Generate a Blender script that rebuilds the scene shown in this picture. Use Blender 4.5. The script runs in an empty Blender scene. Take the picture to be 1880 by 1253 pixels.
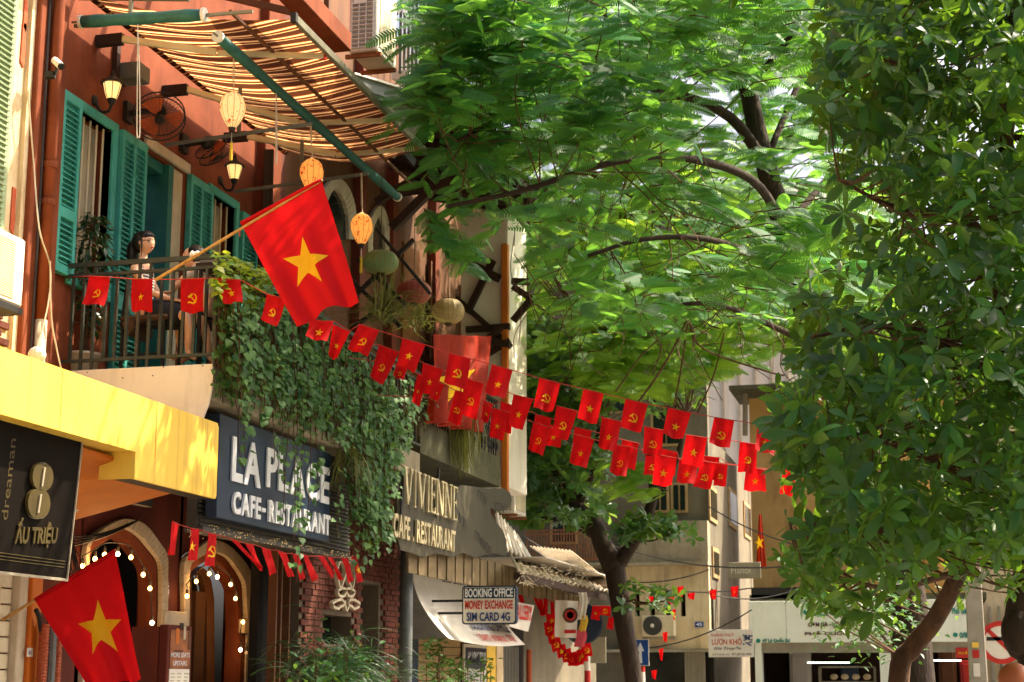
import bpy, bmesh, math, random
import numpy as np
from mathutils import Vector, Matrix, Quaternion
random.seed(7); RNG = np.random.default_rng(7)
S = bpy.context.scene
COL = S.collection

# ------------------------------------------------------------------ camera, sky, sun, exposure
FPX, CX, CY, VPX, VPY = 3045.0, 940.0, 626.5, 1730.0, 1245.0      # the photograph's perspective, 1880 px wide
PITCH = math.atan((VPY-CY)/FPX); YAW = math.atan((VPX-CX)/math.hypot(FPX, VPY-CY))
EYE = Vector((0, 0, 1.6))
cam = bpy.data.cameras.new('camera'); camo = bpy.data.objects.new('camera', cam); COL.objects.link(camo)
camo.location = EYE; camo.rotation_euler = (math.pi/2+PITCH, 0, YAW)
cam.sensor_width = 36; cam.lens = FPX/1880*36; cam.clip_end = 600; cam.clip_start = .1
cam.dof.use_dof = True; cam.dof.focus_distance = 15.6; cam.dof.aperture_fstop = 4.0
S.camera = camo
SUN_TO = Vector((0.56, 0.36, 0.80)).normalized()
w = bpy.data.worlds.new('World'); S.world = w; w.use_nodes = True
nt = w.node_tree; sky = nt.nodes.new('ShaderNodeTexSky'); sky.sky_type = 'NISHITA'; sky.sun_disc = False
sky.sun_elevation = math.asin(SUN_TO.z); sky.sun_rotation = math.atan2(SUN_TO.x, SUN_TO.y)
sky.air_density = .5; sky.dust_density = 10.0; sky.ozone_density = .3
nt.links.new(sky.outputs[0], nt.nodes['Background'].inputs[0]); nt.nodes['Background'].inputs[1].default_value = .15
sun = bpy.data.lights.new('sun', 'SUN'); suno = bpy.data.objects.new('sun', sun); COL.objects.link(suno)
sun.energy = 4.6; sun.angle = math.radians(.5); sun.color = (1, .86, .64)
suno.rotation_euler = SUN_TO.to_track_quat('Z', 'Y').to_euler(); suno.location = (10, 0, 30)
S.view_settings.view_transform = 'Standard'; S.view_settings.look = 'None'; S.view_settings.gamma = 1
S.view_settings.use_curve_mapping = False; S.view_settings.exposure = 1.45
S.render.engine = 'CYCLES'
S.cycles.max_bounces = 8; S.cycles.transmission_bounces = 4; S.cycles.transparent_max_bounces = 6

# ------------------------------------------------------------------ helpers
RM = camo.rotation_euler.to_matrix()
def P(x, y, X=None, Y=None, Z=None):
    """point of a real plane (X=, Y= or Z=) that the photograph's pixel x, y looks at"""
    d = RM @ Vector(((x-CX)/FPX, -(y-CY)/FPX, -1))
    if X is not None: t = (X-EYE.x)/d.x
    elif Y is not None: t = (Y-EYE.y)/d.y
    else: t = (Z-EYE.z)/d.z
    return EYE + d*t
def V(*a): return Vector(a)

def hexc(h):
    h = h.lstrip('#'); out = []
    for i in (0, 2, 4):
        v = int(h[i:i+2], 16)/255; out.append(v/12.92 if v <= .04045 else ((v+.055)/1.055)**2.4)
    return (*out, 1)

def mat(name, c1, c2=None, scale=6, rough=.75, bump=.15, bscale=60, metal=0, stretch=(1, 1, 1), grime=None, gscale=2.2,
        gstretch=(1, 1, .15), gamt=.5, trans=0, emit=0, spec=.4, glo=.5, ghi=.75):
    """noise-varied paint / plaster / metal; grime = a second dirt tint laid on in streaks"""
    m = bpy.data.materials.new(name); m.use_nodes = True; n = m.node_tree.nodes; l = m.node_tree.links
    b = n['Principled BSDF']; c1 = hexc(c1) if isinstance(c1, str) else c1
    c2 = hexc(c2) if isinstance(c2, str) else (c2 or tuple(v*.72 for v in c1[:3])+(1,))
    tc = n.new('ShaderNodeTexCoord'); mp = n.new('ShaderNodeMapping'); l.new(tc.outputs['Object'], mp.inputs[0]); mp.inputs['Scale'].default_value = stretch
    oi = n.new('ShaderNodeObjectInfo'); ad = n.new('ShaderNodeVectorMath'); ad.operation = 'ADD'
    cmb = n.new('ShaderNodeCombineXYZ'); mul = n.new('ShaderNodeMath'); mul.operation = 'MULTIPLY'; mul.inputs[1].default_value = 37
    l.new(oi.outputs['Random'], mul.inputs[0]); l.new(mul.outputs[0], cmb.inputs[0]); l.new(mul.outputs[0], cmb.inputs[2])
    l.new(mp.outputs[0], ad.inputs[0]); l.new(cmb.outputs[0], ad.inputs[1])
    nz = n.new('ShaderNodeTexNoise'); nz.inputs['Scale'].default_value = scale; nz.inputs['Detail'].default_value = 7; nz.inputs['Roughness'].default_value = .65
    l.new(ad.outputs[0], nz.inputs['Vector'])
    rp = n.new('ShaderNodeValToRGB'); rp.color_ramp.elements[0].position = .33; rp.color_ramp.elements[1].position = .68
    rp.color_ramp.elements[0].color = c2; rp.color_ramp.elements[1].color = c1; l.new(nz.outputs['Fac'], rp.inputs[0])
    out = rp.outputs[0]
    if grime:
        mp2 = n.new('ShaderNodeMapping'); mp2.inputs['Scale'].default_value = gstretch; l.new(ad.outputs[0], mp2.inputs[0])
        n2 = n.new('ShaderNodeTexNoise'); n2.inputs['Scale'].default_value = gscale; n2.inputs['Detail'].default_value = 8; n2.inputs['Roughness'].default_value = .7
        l.new(mp2.outputs[0], n2.inputs['Vector'])
        r2 = n.new('ShaderNodeMapRange'); r2.inputs[1].default_value = glo; r2.inputs[2].default_value = ghi; r2.inputs[4].default_value = gamt
        l.new(n2.outputs['Fac'], r2.inputs[0]); mx = n.new('ShaderNodeMix'); mx.data_type = 'RGBA'
        l.new(r2.outputs[0], mx.inputs['Factor']); l.new(out, mx.inputs['A']); mx.inputs['B'].default_value = hexc(grime); out = mx.outputs['Result']
    l.new(out, b.inputs['Base Color']); b.inputs['Roughness'].default_value = rough; b.inputs['Metallic'].default_value = metal
    b.inputs['Specular IOR Level'].default_value = spec
    if bump:
        nb = n.new('ShaderNodeTexNoise'); nb.inputs['Scale'].default_value = bscale; nb.inputs['Detail'].default_value = 5
        l.new(ad.outputs[0], nb.inputs['Vector']); bp = n.new('ShaderNodeBump'); bp.inputs['Strength'].default_value = bump; bp.inputs['Distance'].default_value = .02
        l.new(nb.outputs['Fac'], bp.inputs['Height']); l.new(bp.outputs[0], b.inputs['Normal'])
    if emit:
        b.inputs['Emission Strength'].default_value = emit; l.new(out, b.inputs['Emission Color'])
    if trans:
        t = n.new('ShaderNodeBsdfTranslucent'); l.new(out, t.inputs[0]); ms = n.new('ShaderNodeMixShader'); ms.inputs[0].default_value = trans
        l.new(b.outputs[0], ms.inputs[1]); l.new(t.outputs[0], ms.inputs[2]); l.new(ms.outputs[0], n['Material Output'].inputs[0])
    m.diffuse_color = c1
    return m

def leafmat(name, dark, light, back, trans=.4, rough=.38, spec=.5):
    """leaf: hue varies leaf by leaf (attribute 'var' or the object's own random number), light comes through"""
    m = bpy.data.materials.new(name); m.use_nodes = True; n = m.node_tree.nodes; l = m.node_tree.links; b = n['Principled BSDF']
    at = n.new('ShaderNodeAttribute'); at.attribute_name = 'var'; oi = n.new('ShaderNodeObjectInfo')
    a = n.new('ShaderNodeMath'); a.operation = 'ADD'; l.new(at.outputs['Fac'], a.inputs[0]); l.new(oi.outputs['Random'], a.inputs[1])
    f = n.new('ShaderNodeMath'); f.operation = 'FRACT'; l.new(a.outputs[0], f.inputs[0])
    rp = n.new('ShaderNodeValToRGB'); e = rp.color_ramp.elements; e[0].color = hexc(dark); e[1].color = hexc(light); e[0].position = .1
    mid = rp.color_ramp.elements.new(.7); mid.color = tuple((p*.6+q*.4) for p, q in zip(hexc(dark), hexc(light)))
    l.new(f.outputs[0], rp.inputs[0]); l.new(rp.outputs[0], b.inputs['Base Color'])
    b.inputs['Roughness'].default_value = rough; b.inputs['Specular IOR Level'].default_value = spec
    t = n.new('ShaderNodeBsdfTranslucent'); mx = n.new('ShaderNodeMix'); mx.data_type = 'RGBA'; mx.inputs['Factor'].default_value = .35
    l.new(rp.outputs[0], mx.inputs['A']); mx.inputs['B'].default_value = hexc(back); mx.inputs['Factor'].default_value = .7
    l.new(mx.outputs['Result'], t.inputs[0]); ms = n.new('ShaderNodeMixShader'); ms.inputs[0].default_value = trans
    l.new(b.outputs[0], ms.inputs[1]); l.new(t.outputs[0], ms.inputs[2]); l.new(ms.outputs[0], n['Material Output'].inputs[0])
    return m

WL = {}                                                             # world origin of every object made
def thing(name, label, cat, loc=(0, 0, 0), group=None):
    o = bpy.data.objects.new(name, None); COL.objects.link(o); o.location = loc; o.empty_display_size = .1
    o['label'] = label; o['category'] = cat
    if group: o['group'] = group
    WL[o.name] = Vector(loc); return o
def tag(o, label, cat, group=None):
    o['label'] = label; o['category'] = cat
    if group: o['group'] = group
    return o

ORD = ['', 'first', 'second', 'third', 'fourth', 'fifth', 'sixth', 'seventh', 'eighth', 'ninth', 'tenth', 'eleventh', 'twelfth', 'thirteenth', 'fourteenth', 'fifteenth', 'sixteenth', 'seventeenth', 'eighteenth', 'nineteenth', 'twentieth', 'twenty-first', 'twenty-second', 'twenty-third', 'twenty-fourth']
class MB:
    def __init__(s): s.v = []; s.f = []
    def poly(s, pts):
        k = len(s.v); s.v += [Vector(p) for p in pts]; s.f.append(tuple(range(k, k+len(pts)))); return s
    def hexa(s, p8):
        k = len(s.v); s.v += [Vector(p) for p in p8]
        for q in ((3, 2, 1, 0), (4, 5, 6, 7), (0, 1, 5, 4), (1, 2, 6, 5), (2, 3, 7, 6), (3, 0, 4, 7)): s.f.append(tuple(k+i for i in q))
        return s
    def box(s, a, b):
        x0, x1 = sorted((a[0], b[0])); y0, y1 = sorted((a[1], b[1])); z0, z1 = sorted((a[2], b[2]))
        return s.hexa([(x0, y0, z0), (x1, y0, z0), (x1, y1, z0), (x0, y1, z0), (x0, y0, z1), (x1, y0, z1), (x1, y1, z1), (x0, y1, z1)])
    def cbox(s, c, sx, sy, sz, M=None):
        p = [Vector((x*sx/2, y*sy/2, z*sz/2)) for z in (-1, 1) for x, y in ((-1, -1), (1, -1), (1, 1), (-1, 1))]
        if M: p = [M @ q for q in p]
        return s.hexa([Vector(c)+q for q in p])
    def bar(s, p, q, w, h=None, up=(0, 0, 1)):
        p, q = Vector(p), Vector(q); h = h or w; d = (q-p).normalized(); u = Vector(up)
        if abs(d.dot(u)) > .98: u = Vector((1, 0, 0))
        r = d.cross(u).normalized(); u = r.cross(d)
        c = [r*(-w/2)-u*(h/2), r*(w/2)-u*(h/2), r*(w/2)+u*(h/2), r*(-w/2)+u*(h/2)]
        return s.hexa([p+k for k in c]+[q+k for k in c])
    def tube(s, pts, r, n=6, cap=True):
        pts = [Vector(p) for p in pts]; m = len(pts); rs = r if isinstance(r, (list, tuple)) else [r]*m
        k = len(s.v); t = None; u = None
        for i, p in enumerate(pts):
            d = (pts[min(i+1, m-1)]-pts[max(i-1, 0)]).normalized() if m > 1 else V(0, 0, 1)
            if u is None:
                u = d.cross(V(0, 0, 1) if abs(d.z) < .95 else V(1, 0, 0)).normalized()
            else:
                u = (u-d*u.dot(d)).normalized()
            v = d.cross(u)
            for j in range(n):
                a = 2*math.pi*j/n; s.v.append(p+u*(math.cos(a)*rs[i])+v*(math.sin(a)*rs[i]))
        for i in range(m-1):
            for j in range(n): s.f.append((k+i*n+j, k+i*n+(j+1) % n, k+(i+1)*n+(j+1) % n, k+(i+1)*n+j))
        if cap: s.f.append(tuple(k+j for j in range(n))[::-1]); s.f.append(tuple(k+(m-1)*n+j for j in range(n)))
        return s
    def lathe(s, c, prof, n=16, axis=(0, 0, 1)):
        q = Vector((0, 0, 1)).rotation_difference(Vector(axis)); k = len(s.v); m = len(prof)
        for r, z in prof:
            for j in range(n):
                a = 2*math.pi*j/n; s.v.append(Vector(c)+q @ Vector((math.cos(a)*r, math.sin(a)*r, z)))
        for i in range(m-1):
            for j in range(n): s.f.append((k+i*n+j, k+i*n+(j+1) % n, k+(i+1)*n+(j+1) % n, k+(i+1)*n+j))
        s.f.append(tuple(k+j for j in range(n))[::-1]); s.f.append(tuple(k+(m-1)*n+j for j in range(n))); return s
    def ball(s, c, rx, ry=None, rz=None, n=10, m=7):
        ry = ry or rx; rz = rz or rx; k = len(s.v)
        for i in range(m+1):
            t = math.pi*i/m
            for j in range(n):
                a = 2*math.pi*j/n; s.v.append(Vector(c)+V(rx*math.sin(t)*math.cos(a), ry*math.sin(t)*math.sin(a), -rz*math.cos(t)))
        for i in range(m):
            for j in range(n): s.f.append((k+i*n+j, k+i*n+(j+1) % n, k+(i+1)*n+(j+1) % n, k+(i+1)*n+j))
        return s
    def prism(s, pts, ex):
        pts = [Vector(p) for p in pts]; ex = Vector(ex); k = len(s.v); n = len(pts)
        s.v += pts+[p+ex for p in pts]; s.f.append(tuple(range(k, k+n))[::-1]); s.f.append(tuple(range(k+n, k+2*n)))
        for i in range(n): s.f.append((k+i, k+(i+1) % n, k+n+(i+1) % n, k+n+i))
        return s
    def band(s, outer, inner, ex):
        """strip between two open polylines of equal length, given thickness"""
        o = [Vector(p) for p in outer]; i_ = [Vector(p) for p in inner]; ex = Vector(ex)
        for a in range(len(o)-1): s.hexa([o[a], o[a+1], i_[a+1], i_[a], o[a]+ex, o[a+1]+ex, i_[a+1]+ex, i_[a]+ex])
        return s
    def grid(s, fn, nu, nv):
        k = len(s.v)
        for j in range(nv+1):
            for i in range(nu+1): s.v.append(Vector(fn(i/nu, j/nv)))
        for j in range(nv):
            for i in range(nu):
                a = k+j*(nu+1)+i; s.f.append((a, a+nu+1, a+nu+2, a+1))
        return s
    def build(s, name, m, parent=None, smooth=False, bevel=0, fix=True):
        if not s.v: return None
        lo = Vector((min(v.x for v in s.v), min(v.y for v in s.v), min(v.z for v in s.v)))
        hi = Vector((max(v.x for v in s.v), max(v.y for v in s.v), max(v.z for v in s.v))); c = (lo+hi)/2
        me = bpy.data.meshes.new(name); me.from_pydata([v-c for v in s.v], [], s.f)
        if fix or bevel:
            bm = bmesh.new(); bm.from_mesh(me)
            if bevel:
                bm.normal_update(); e = [k for k in bm.edges if len(k.link_faces) == 2 and k.calc_face_angle(0) > .6]
                bmesh.ops.bevel(bm, geom=e, offset=bevel, segments=1, affect='EDGES', clamp_overlap=True)
            bmesh.ops.recalc_face_normals(bm, faces=bm.faces); bm.to_mesh(me); bm.free()
        if smooth: me.polygons.foreach_set('use_smooth', [True]*len(me.polygons))
        return link(name, me, m, parent, c)

def link(name, me, m, parent=None, c=(0, 0, 0)):
    if m: me.materials.append(m)
    o = bpy.data.objects.new(name, me); COL.objects.link(o); c = Vector(c); WL[o.name] = c
    if parent: o.parent = parent; o.location = c-WL[parent.name]
    else: o.location = c
    return o
def struct(o): o['kind'] = 'structure'; return o
def stuff(o): o['kind'] = 'stuff'; return o
def inst(src, name, parent, c, rot=None, scale=None):
    """another object on the same mesh"""
    o = src.copy(); o.name = name; COL.objects.link(o); o.parent = parent; c = Vector(c); WL[o.name] = c
    o.location = c-(WL[parent.name] if parent else V(0, 0, 0))
    if rot is not None: o.rotation_mode = 'XYZ'; o.rotation_euler = rot
    if scale is not None: o.scale = scale
    return o
def copy_tree(root, loc, label=None, rotz=0):
    r = root.copy(); COL.objects.link(r); r.location = loc; r.rotation_euler.z = rotz; WL[r.name] = Vector(loc)
    if label: r['label'] = label
    for ch in list(root.children):
        c = ch.copy(); COL.objects.link(c); c.parent = r
        for g in ch.children:
            d = g.copy(); COL.objects.link(d); d.parent = c
    return r
def wire(pts, r, n=5): return MB().tube(pts, r, n)
def sag(a, b, s, n=10):
    a, b = Vector(a), Vector(b); return [a.lerp(b, i/n)-V(0, 0, 4*s*(i/n)*(1-i/n)) for i in range(n+1)]
def curve3(pts, n=6):
    """Catmull-Rom through the points"""
    p = [Vector(q) for q in pts]; p = [p[0]*2-p[1]]+p+[p[-1]*2-p[-2]]; out = []
    for i in range(1, len(p)-2):
        for k in range(n):
            t = k/n; out.append(.5*((2*p[i])+(p[i+1]-p[i-1])*t+(2*p[i-1]-5*p[i]+4*p[i+1]-p[i+2])*t*t+(3*p[i]-p[i-1]-3*p[i+1]+p[i+2])*t**3))
    out.append(p[-2]); return out

_tc = {}
def glyphs(text, bold=0.0, depth=0.0, shear=0.0):
    """outline of a word in Blender's own font: (vertices, faces), unit scaled to its own bounding box"""
    key = (text, bold, depth, shear)
    if key in _tc: return _tc[key]
    cu = bpy.data.curves.new('lettering', 'FONT'); cu.body = text; cu.offset = bold; cu.extrude = 0; cu.resolution_u = 3; cu.shear = shear
    o = bpy.data.objects.new('lettering', cu); COL.objects.link(o); dg = bpy.context.evaluated_depsgraph_get(); dg.update()
    me = bpy.data.meshes.new_from_object(o.evaluated_get(dg)); vs = [Vector((v.co.x, v.co.y, 0)) for v in me.vertices]; fs = [tuple(p.vertices) for p in me.polygons]
    bpy.data.objects.remove(o); bpy.data.curves.remove(cu); bpy.data.meshes.remove(me)
    if vs:
        x0 = min(v.x for v in vs); x1 = max(v.x for v in vs); y0 = min(v.y for v in vs); y1 = max(v.y for v in vs)
    else: x0 = y0 = 0; x1 = y1 = 1
    _tc[key] = (vs, fs, x0, x1, y0, y1); return _tc[key]
def lettering(name, text, O, r, u, w, h, m, parent, bold=.02, depth=.0, lift=.004, shear=0):
    """text laid in the rectangle O, O+r*w, O+u*h; depth > 0 gives raised letters"""
    vs, fs, x0, x1, y0, y1 = glyphs(text, bold, 0, shear)
    if not vs: return None
    O, r, u = Vector(O), Vector(r).normalized(), Vector(u).normalized(); n = r.cross(u).normalized()
    q = [O+r*((v.x-x0)/(x1-x0)*w)+u*((v.y-y0)/(y1-y0)*h)+n*(lift+depth) for v in vs]
    b = MB(); b.v = list(q); b.f = list(fs)
    if depth:
        cnt = {}
        for f in fs:
            for a, c in zip(f, f[1:]+f[:1]): cnt[(a, c)] = 1
        k = len(b.v); b.v += [p-n*depth for p in q]
        for (a, c) in cnt:
            if (c, a) not in cnt: b.f.append((a, a+k, c+k, c))
    return b.build(name, m, parent, fix=False)
def letter_row(text, O, r, u, w, h, m, parent, bold=.02, depth=.03, gap=.12, name='letter', lift=.004):
    """every letter of the row a part of its own"""
    ws = []
    for ch in text:
        if ch == ' ': ws.append(.34); continue
        g = glyphs(ch, bold); ws.append(g[3]-g[2])
    H = glyphs('E', bold); capy0, capy1 = H[4], H[5]
    tot = sum(ws)+gap*(len(text)-1); x = 0; r_, u_ = Vector(r).normalized(), Vector(u).normalized(); O = Vector(O); out = []
    for ch, cw in zip(text, ws):
        if ch != ' ':
            g = glyphs(ch, bold); sy = h/(capy1-capy0)
            out.append(lettering(name, ch, O+r_*(x/tot*w)+u_*((g[4]-capy0)*sy), r, u, cw/tot*w, (g[5]-g[4])*sy, m, parent, bold, depth, lift))
        x += cw+gap
    return out

# ---- foliage helpers
def leaf_tpl(prof, fold=.12, bend=.12):
    """leaf blade along +Y, unit length; prof = half widths at even stations"""
    n = len(prof); v = []; f = []
    for i, wd in enumerate(prof):
        t = i/(n-1); z = -bend*t*t
        v += [(-wd, t, z+fold*wd), (0, t, z), (wd, t, z+fold*wd)]
    for i in range(n-1):
        a = i*3; f += [(a, a+1, a+4, a+3), (a+1, a+2, a+5, a+4)]
    return np.array(v, float), np.array(f)
def frond_tpl(pairs=13, half=.2, tooth=.07, droop=.18, arch=.16):
    v = []; f = []
    def z(t): return -arch*t*t
    for k in range(pairs):
        t = .06+.92*k/(pairs-1); L = half*(math.sin(math.pi*(.16+.8*t)))**.55
        for s in (-1, 1):
            b = len(v); dx = s*L; dy = L*.35; w_ = tooth*.5
            v += [(0, t-w_, z(t)), (dx, t+dy-w_*.75, z(t)-droop*L), (dx*.97, t+dy+w_*.55, z(t)-droop*L), (0, t+w_, z(t))]
            f.append((b, b+1, b+2, b+3) if s > 0 else (b+3, b+2, b+1, b))
    for k in range(4):
        b = len(v); t0, t1 = k/4, (k+1)/4
        v += [(-.006, t0, z(t0)+.003), (.006, t0, z(t0)+.003), (.004, t1, z(t1)+.003), (-.004, t1, z(t1)+.003)]; f.append((b, b+1, b+2, b+3))
    return np.array(v, float), np.array(f)
def frames(dirs, ups, roll=None):
    d = dirs/np.linalg.norm(dirs, axis=1, keepdims=True); s = np.cross(d, ups); s /= np.linalg.norm(s, axis=1, keepdims=True)+1e-9; n = np.cross(s, d)
    if roll is not None:
        c, q = np.cos(roll)[:, None], np.sin(roll)[:, None]; s, n = s*c+n*q, n*c-s*q
    return np.stack([s, d, n], axis=2)                                # columns side, along, normal
def bulk(name, tpl, pos, R, sc, m, parent, smooth=True):
    tv, tf = tpl; N = len(pos)
    v = np.einsum('nij,kj->nki', R, tv)*sc[:, None, None]+pos[:, None, :]; v = v.reshape(-1, 3)
    c = Vector(v.mean(0)); v = v-np.array(c)
    f = (tf[None]+(np.arange(N)*len(tv))[:, None, None]).reshape(-1, 4)
    me = bpy.data.meshes.new(name); me.vertices.add(len(v)); me.vertices.foreach_set('co', v.astype(np.float32).ravel())
    me.loops.add(f.size); me.loops.foreach_set('vertex_index', f.astype(np.int32).ravel())
    me.polygons.add(len(f)); me.polygons.foreach_set('loop_start', (np.arange(len(f))*4).astype(np.int32)); me.update(calc_edges=True)
    me.polygons.foreach_set('use_smooth', np.full(len(f), smooth))
    a = me.attributes.new('var', 'FLOAT', 'POINT'); a.data.foreach_set('value', np.repeat(RNG.random(N), len(tv)).astype(np.float32))
    return link(name, me, m, parent, c)
def tpl_mesh(name, tpl, m):
    me = bpy.data.meshes.new(name); me.from_pydata(tpl[0].tolist(), [], tpl[1].tolist()); me.polygons.foreach_set('use_smooth', [True]*len(me.polygons)); me.materials.append(m); return me
RMn = np.array(RM)
def project(pos):
    c = (pos-np.array(EYE)) @ RMn; return CX+FPX*c[:, 0]/-c[:, 2], CY-FPX*c[:, 1]/-c[:, 2], -c[:, 2]
def foliage(leafname, bulkname, tpl, pos, dirs, ups, sc, m, parent, roll=None, n_obj=300):
    """the n_obj leaves that show largest are objects of their own, the rest one mesh"""
    pos = np.array(pos, float); dirs = np.array(dirs, float); ups = np.array(ups, float); sc = np.array(sc, float)
    R = frames(dirs, ups, roll); px, py, dp = project(pos)
    vis = (px > -20) & (px < 1900) & (py > -20) & (py < 1270) & (dp > 0)
    score = np.where(vis, sc/np.maximum(dp, .1)**2, -1); idx = np.argsort(-score)[:n_obj]; rest = np.ones(len(pos), bool); rest[idx] = False
    if n_obj:
        me = tpl_mesh(leafname, tpl, m); po = WL[parent.name]
        for i in idx:
            o = bpy.data.objects.new(leafname, me); COL.objects.link(o); o.parent = parent
            M = Matrix.Identity(4)
            for r_ in range(3):
                for c_ in range(3): M[r_][c_] = R[i][r_, c_]*sc[i]
                M[r_][3] = pos[i][r_]-po[r_]
            o.matrix_local = M
    if rest.any(): stuff(bulk(bulkname, tpl, pos[rest], R[rest], sc[rest], m, parent))

def skin(nodes, edges, sub=2):
    """one continuous surface grown round a skeleton; nodes: name -> (point, radius)"""
    names = list(nodes); me = bpy.data.meshes.new('skeleton'); me.from_pydata([nodes[k][0] for k in names], [(names.index(a), names.index(b)) for a, b in edges], [])
    o = bpy.data.objects.new('skeleton', me); COL.objects.link(o); md = o.modifiers.new('s', 'SKIN'); md.use_smooth_shade = True
    for i, k in enumerate(names):
        r = nodes[k][1]; me.skin_vertices[0].data[i].radius = (r, r) if not isinstance(r, tuple) else r
    me.skin_vertices[0].data[0].use_root = True
    if sub: q = o.modifiers.new('u', 'SUBSURF'); q.levels = sub; q.render_levels = sub
    dg = bpy.context.evaluated_depsgraph_get(); dg.update(); out = bpy.data.meshes.new_from_object(o.evaluated_get(dg))
    v = [x.co.copy() for x in out.vertices]; f = [tuple(p.vertices) for p in out.polygons]
    bpy.data.objects.remove(o); bpy.data.meshes.remove(me); bpy.data.meshes.remove(out); b = MB(); b.v = v; b.f = f; return b

# ------------------------------------------------------------------ materials
M_ = {}
def mk(k, *a, **kw): M_[k] = mat(k, *a, **kw)
mk('asphalt', '#6b6862', scale=3, rough=.9); mk('paving', '#a89e8c', scale=4, rough=.9, grime='#4b463d')
mk('rust_plaster', '#86462a', '#6a341d', scale=1.6, rough=.9, grime='#43200f', gscale=3, gamt=.6, glo=.48, ghi=.75, spec=.2)
mk('maroon_plaster', '#6b2a1c', '#54200f', scale=2, rough=.85, grime='#2a120b')
mk('brick_red', '#6a3321', '#4c2417', scale=5, rough=.9, bump=.5)
mk('mortar', '#6a5c4c', scale=9, rough=.95)
mk('cream_plaster', '#dcc9a2', '#c4aa7c', scale=2.5, rough=.9, bump=.4, grime='#7a5a3a', gscale=3, gamt=.65)
mk('old_paint', '#c05a34', '#a04a2a', scale=6, rough=.9)
mk('trim', '#cfc2a8', '#b5a688', scale=3, rough=.8, grime='#6f6350')
mk('teal', '#4cb0a2', '#3a9485', scale=3, rough=.55, grime='#205c52', gscale=7, gamt=.5)
mk('teal_dark', '#1f6f63', '#185a50', scale=3, rough=.6)
mk('sage', '#9fb08a', '#879a72', scale=3, rough=.7, grime='#5d6b4c')
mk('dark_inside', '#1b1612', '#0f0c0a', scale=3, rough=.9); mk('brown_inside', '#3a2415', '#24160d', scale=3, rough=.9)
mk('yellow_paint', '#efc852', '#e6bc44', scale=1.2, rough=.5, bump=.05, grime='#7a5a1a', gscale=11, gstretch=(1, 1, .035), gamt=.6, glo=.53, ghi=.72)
mk('orange_paint_and_shade', '#d6781a', '#c06410', scale=1.4, rough=.6, bump=.05)
mk('board_brown', '#140c06', '#0d0804', scale=2, rough=.7, spec=.1, bump=.03); mk('gold', '#544720', '#433818', scale=6, rough=.5)
mk('ivory_edge', '#b0a48c', rough=.5)
mk('white_panel', '#f0e8dc', '#e2d8c9', scale=1.5, rough=.5, bump=.04, grime='#8c7a64', gscale=4, gamt=.35)
mk('concrete', '#a59a82', '#857a64', scale=2.5, rough=.9, bump=.4, grime='#433f33', gamt=.7)
mk('mossy', '#5d5a3e', '#3f3f2c', scale=3, rough=.9, bump=.4, grime='#23251a', gamt=.7)
mk('iron', '#3a4038', '#2a2f29', scale=12, rough=.55, grime='#5a3d28', gamt=.4); mk('iron_black', '#1d1c19', '#141310', scale=9, rough=.6)
mk('steel', '#8a8572', '#716c5b', scale=8, rough=.45, metal=.35, grime='#5a4530', gamt=.5); mk('grey_steel', '#6a6f6c', '#555a58', scale=6, rough=.5)
mk('green_vinyl', '#2c6a60', '#1f5048', scale=5, rough=.55, bump=.4, bscale=25)
mk('white_plastic', '#e8e4d8', '#d8d2c2', scale=3, rough=.45, bump=.03, grime='#8d8267', gamt=.3); mk('grey_plastic', '#8c897e', '#747168', scale=4, rough=.5)
mk('cream_plastic', '#d9ccab', '#c5b792', scale=3, rough=.5)
mk('navy', '#17324a', '#132a40', scale=1.5, rough=.4, bump=.03); mk('white_letter', '#eef0f2', '#dfe2e6', scale=3, rough=.35, bump=0)
mk('bone_letter', '#c9bc98', '#b3a57f', scale=4, rough=.5, bump=0)
mk('rib_grey', '#4c4a42', '#3b3a33', scale=4, rough=.6, grime='#25231e'); mk('acp_olive', '#454130', '#3a3728', scale=2, rough=.5, bump=.03, grime='#2c2a20')
mk('acp_ink', '#0e0d0a', rough=.6, bump=0)
mk('black_ink', '#1a1a1a', rough=.6, bump=0); mk('red_ink', '#c8281c', '#b02015', rough=.5, bump=0); mk('blue_ink', '#203c78', '#1a3268', rough=.5, bump=0)
mk('green_ink', '#0f8a78', '#0c7566', rough=.5, bump=0); mk('brown_ink', '#5a3424', rough=.6, bump=0); mk('pale_ink', '#b9b3a3', rough=.6, bump=0)
mk('sign_white', '#e6e0d2', '#d6cfbf', scale=2, rough=.45, bump=.03, grime='#9a917d', gamt=.4); mk('sign_blue', '#1d4f9a', '#184386', scale=3, rough=.35, bump=.02)
mk('sign_red', '#c3261b', rough=.4, bump=.02); mk('sign_pale', '#f4f6e6', '#e8ebd8', scale=2, rough=.5, bump=.03, grime='#8f927f', gamt=.3)
mk('flag_red', '#d81418', '#c00e12', scale=8, rough=.7, bump=.25, bscale=420, trans=.42, spec=.15)
mk('flag_big', '#d5141c', '#c20f16', scale=2, rough=.65, bump=.3, bscale=9, trans=.4, spec=.15, stretch=(1, 1, .6))
mk('flag_star', '#f2c21c', '#e6b414', scale=8, rough=.6, bump=.1, bscale=420, trans=.25, spec=.2)
mk('cloth_orange', '#a82c0e', '#86200a', scale=3, rough=.7, bump=.1, bscale=300, trans=.25, spec=.15)
mk('cord_red', '#c0362a', rough=.7, bump=0); mk('cord_white', '#d9d2c2', rough=.7, bump=0); mk('cable', '#2a2622', rough=.6, bump=0); mk('cable_cream', '#d6c7a8', rough=.6, bump=0)
mk('bamboo', '#c89a56', '#a97b3c', scale=5, rough=.5, stretch=(3, 3, 3), grime='#6d4a22')
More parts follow.
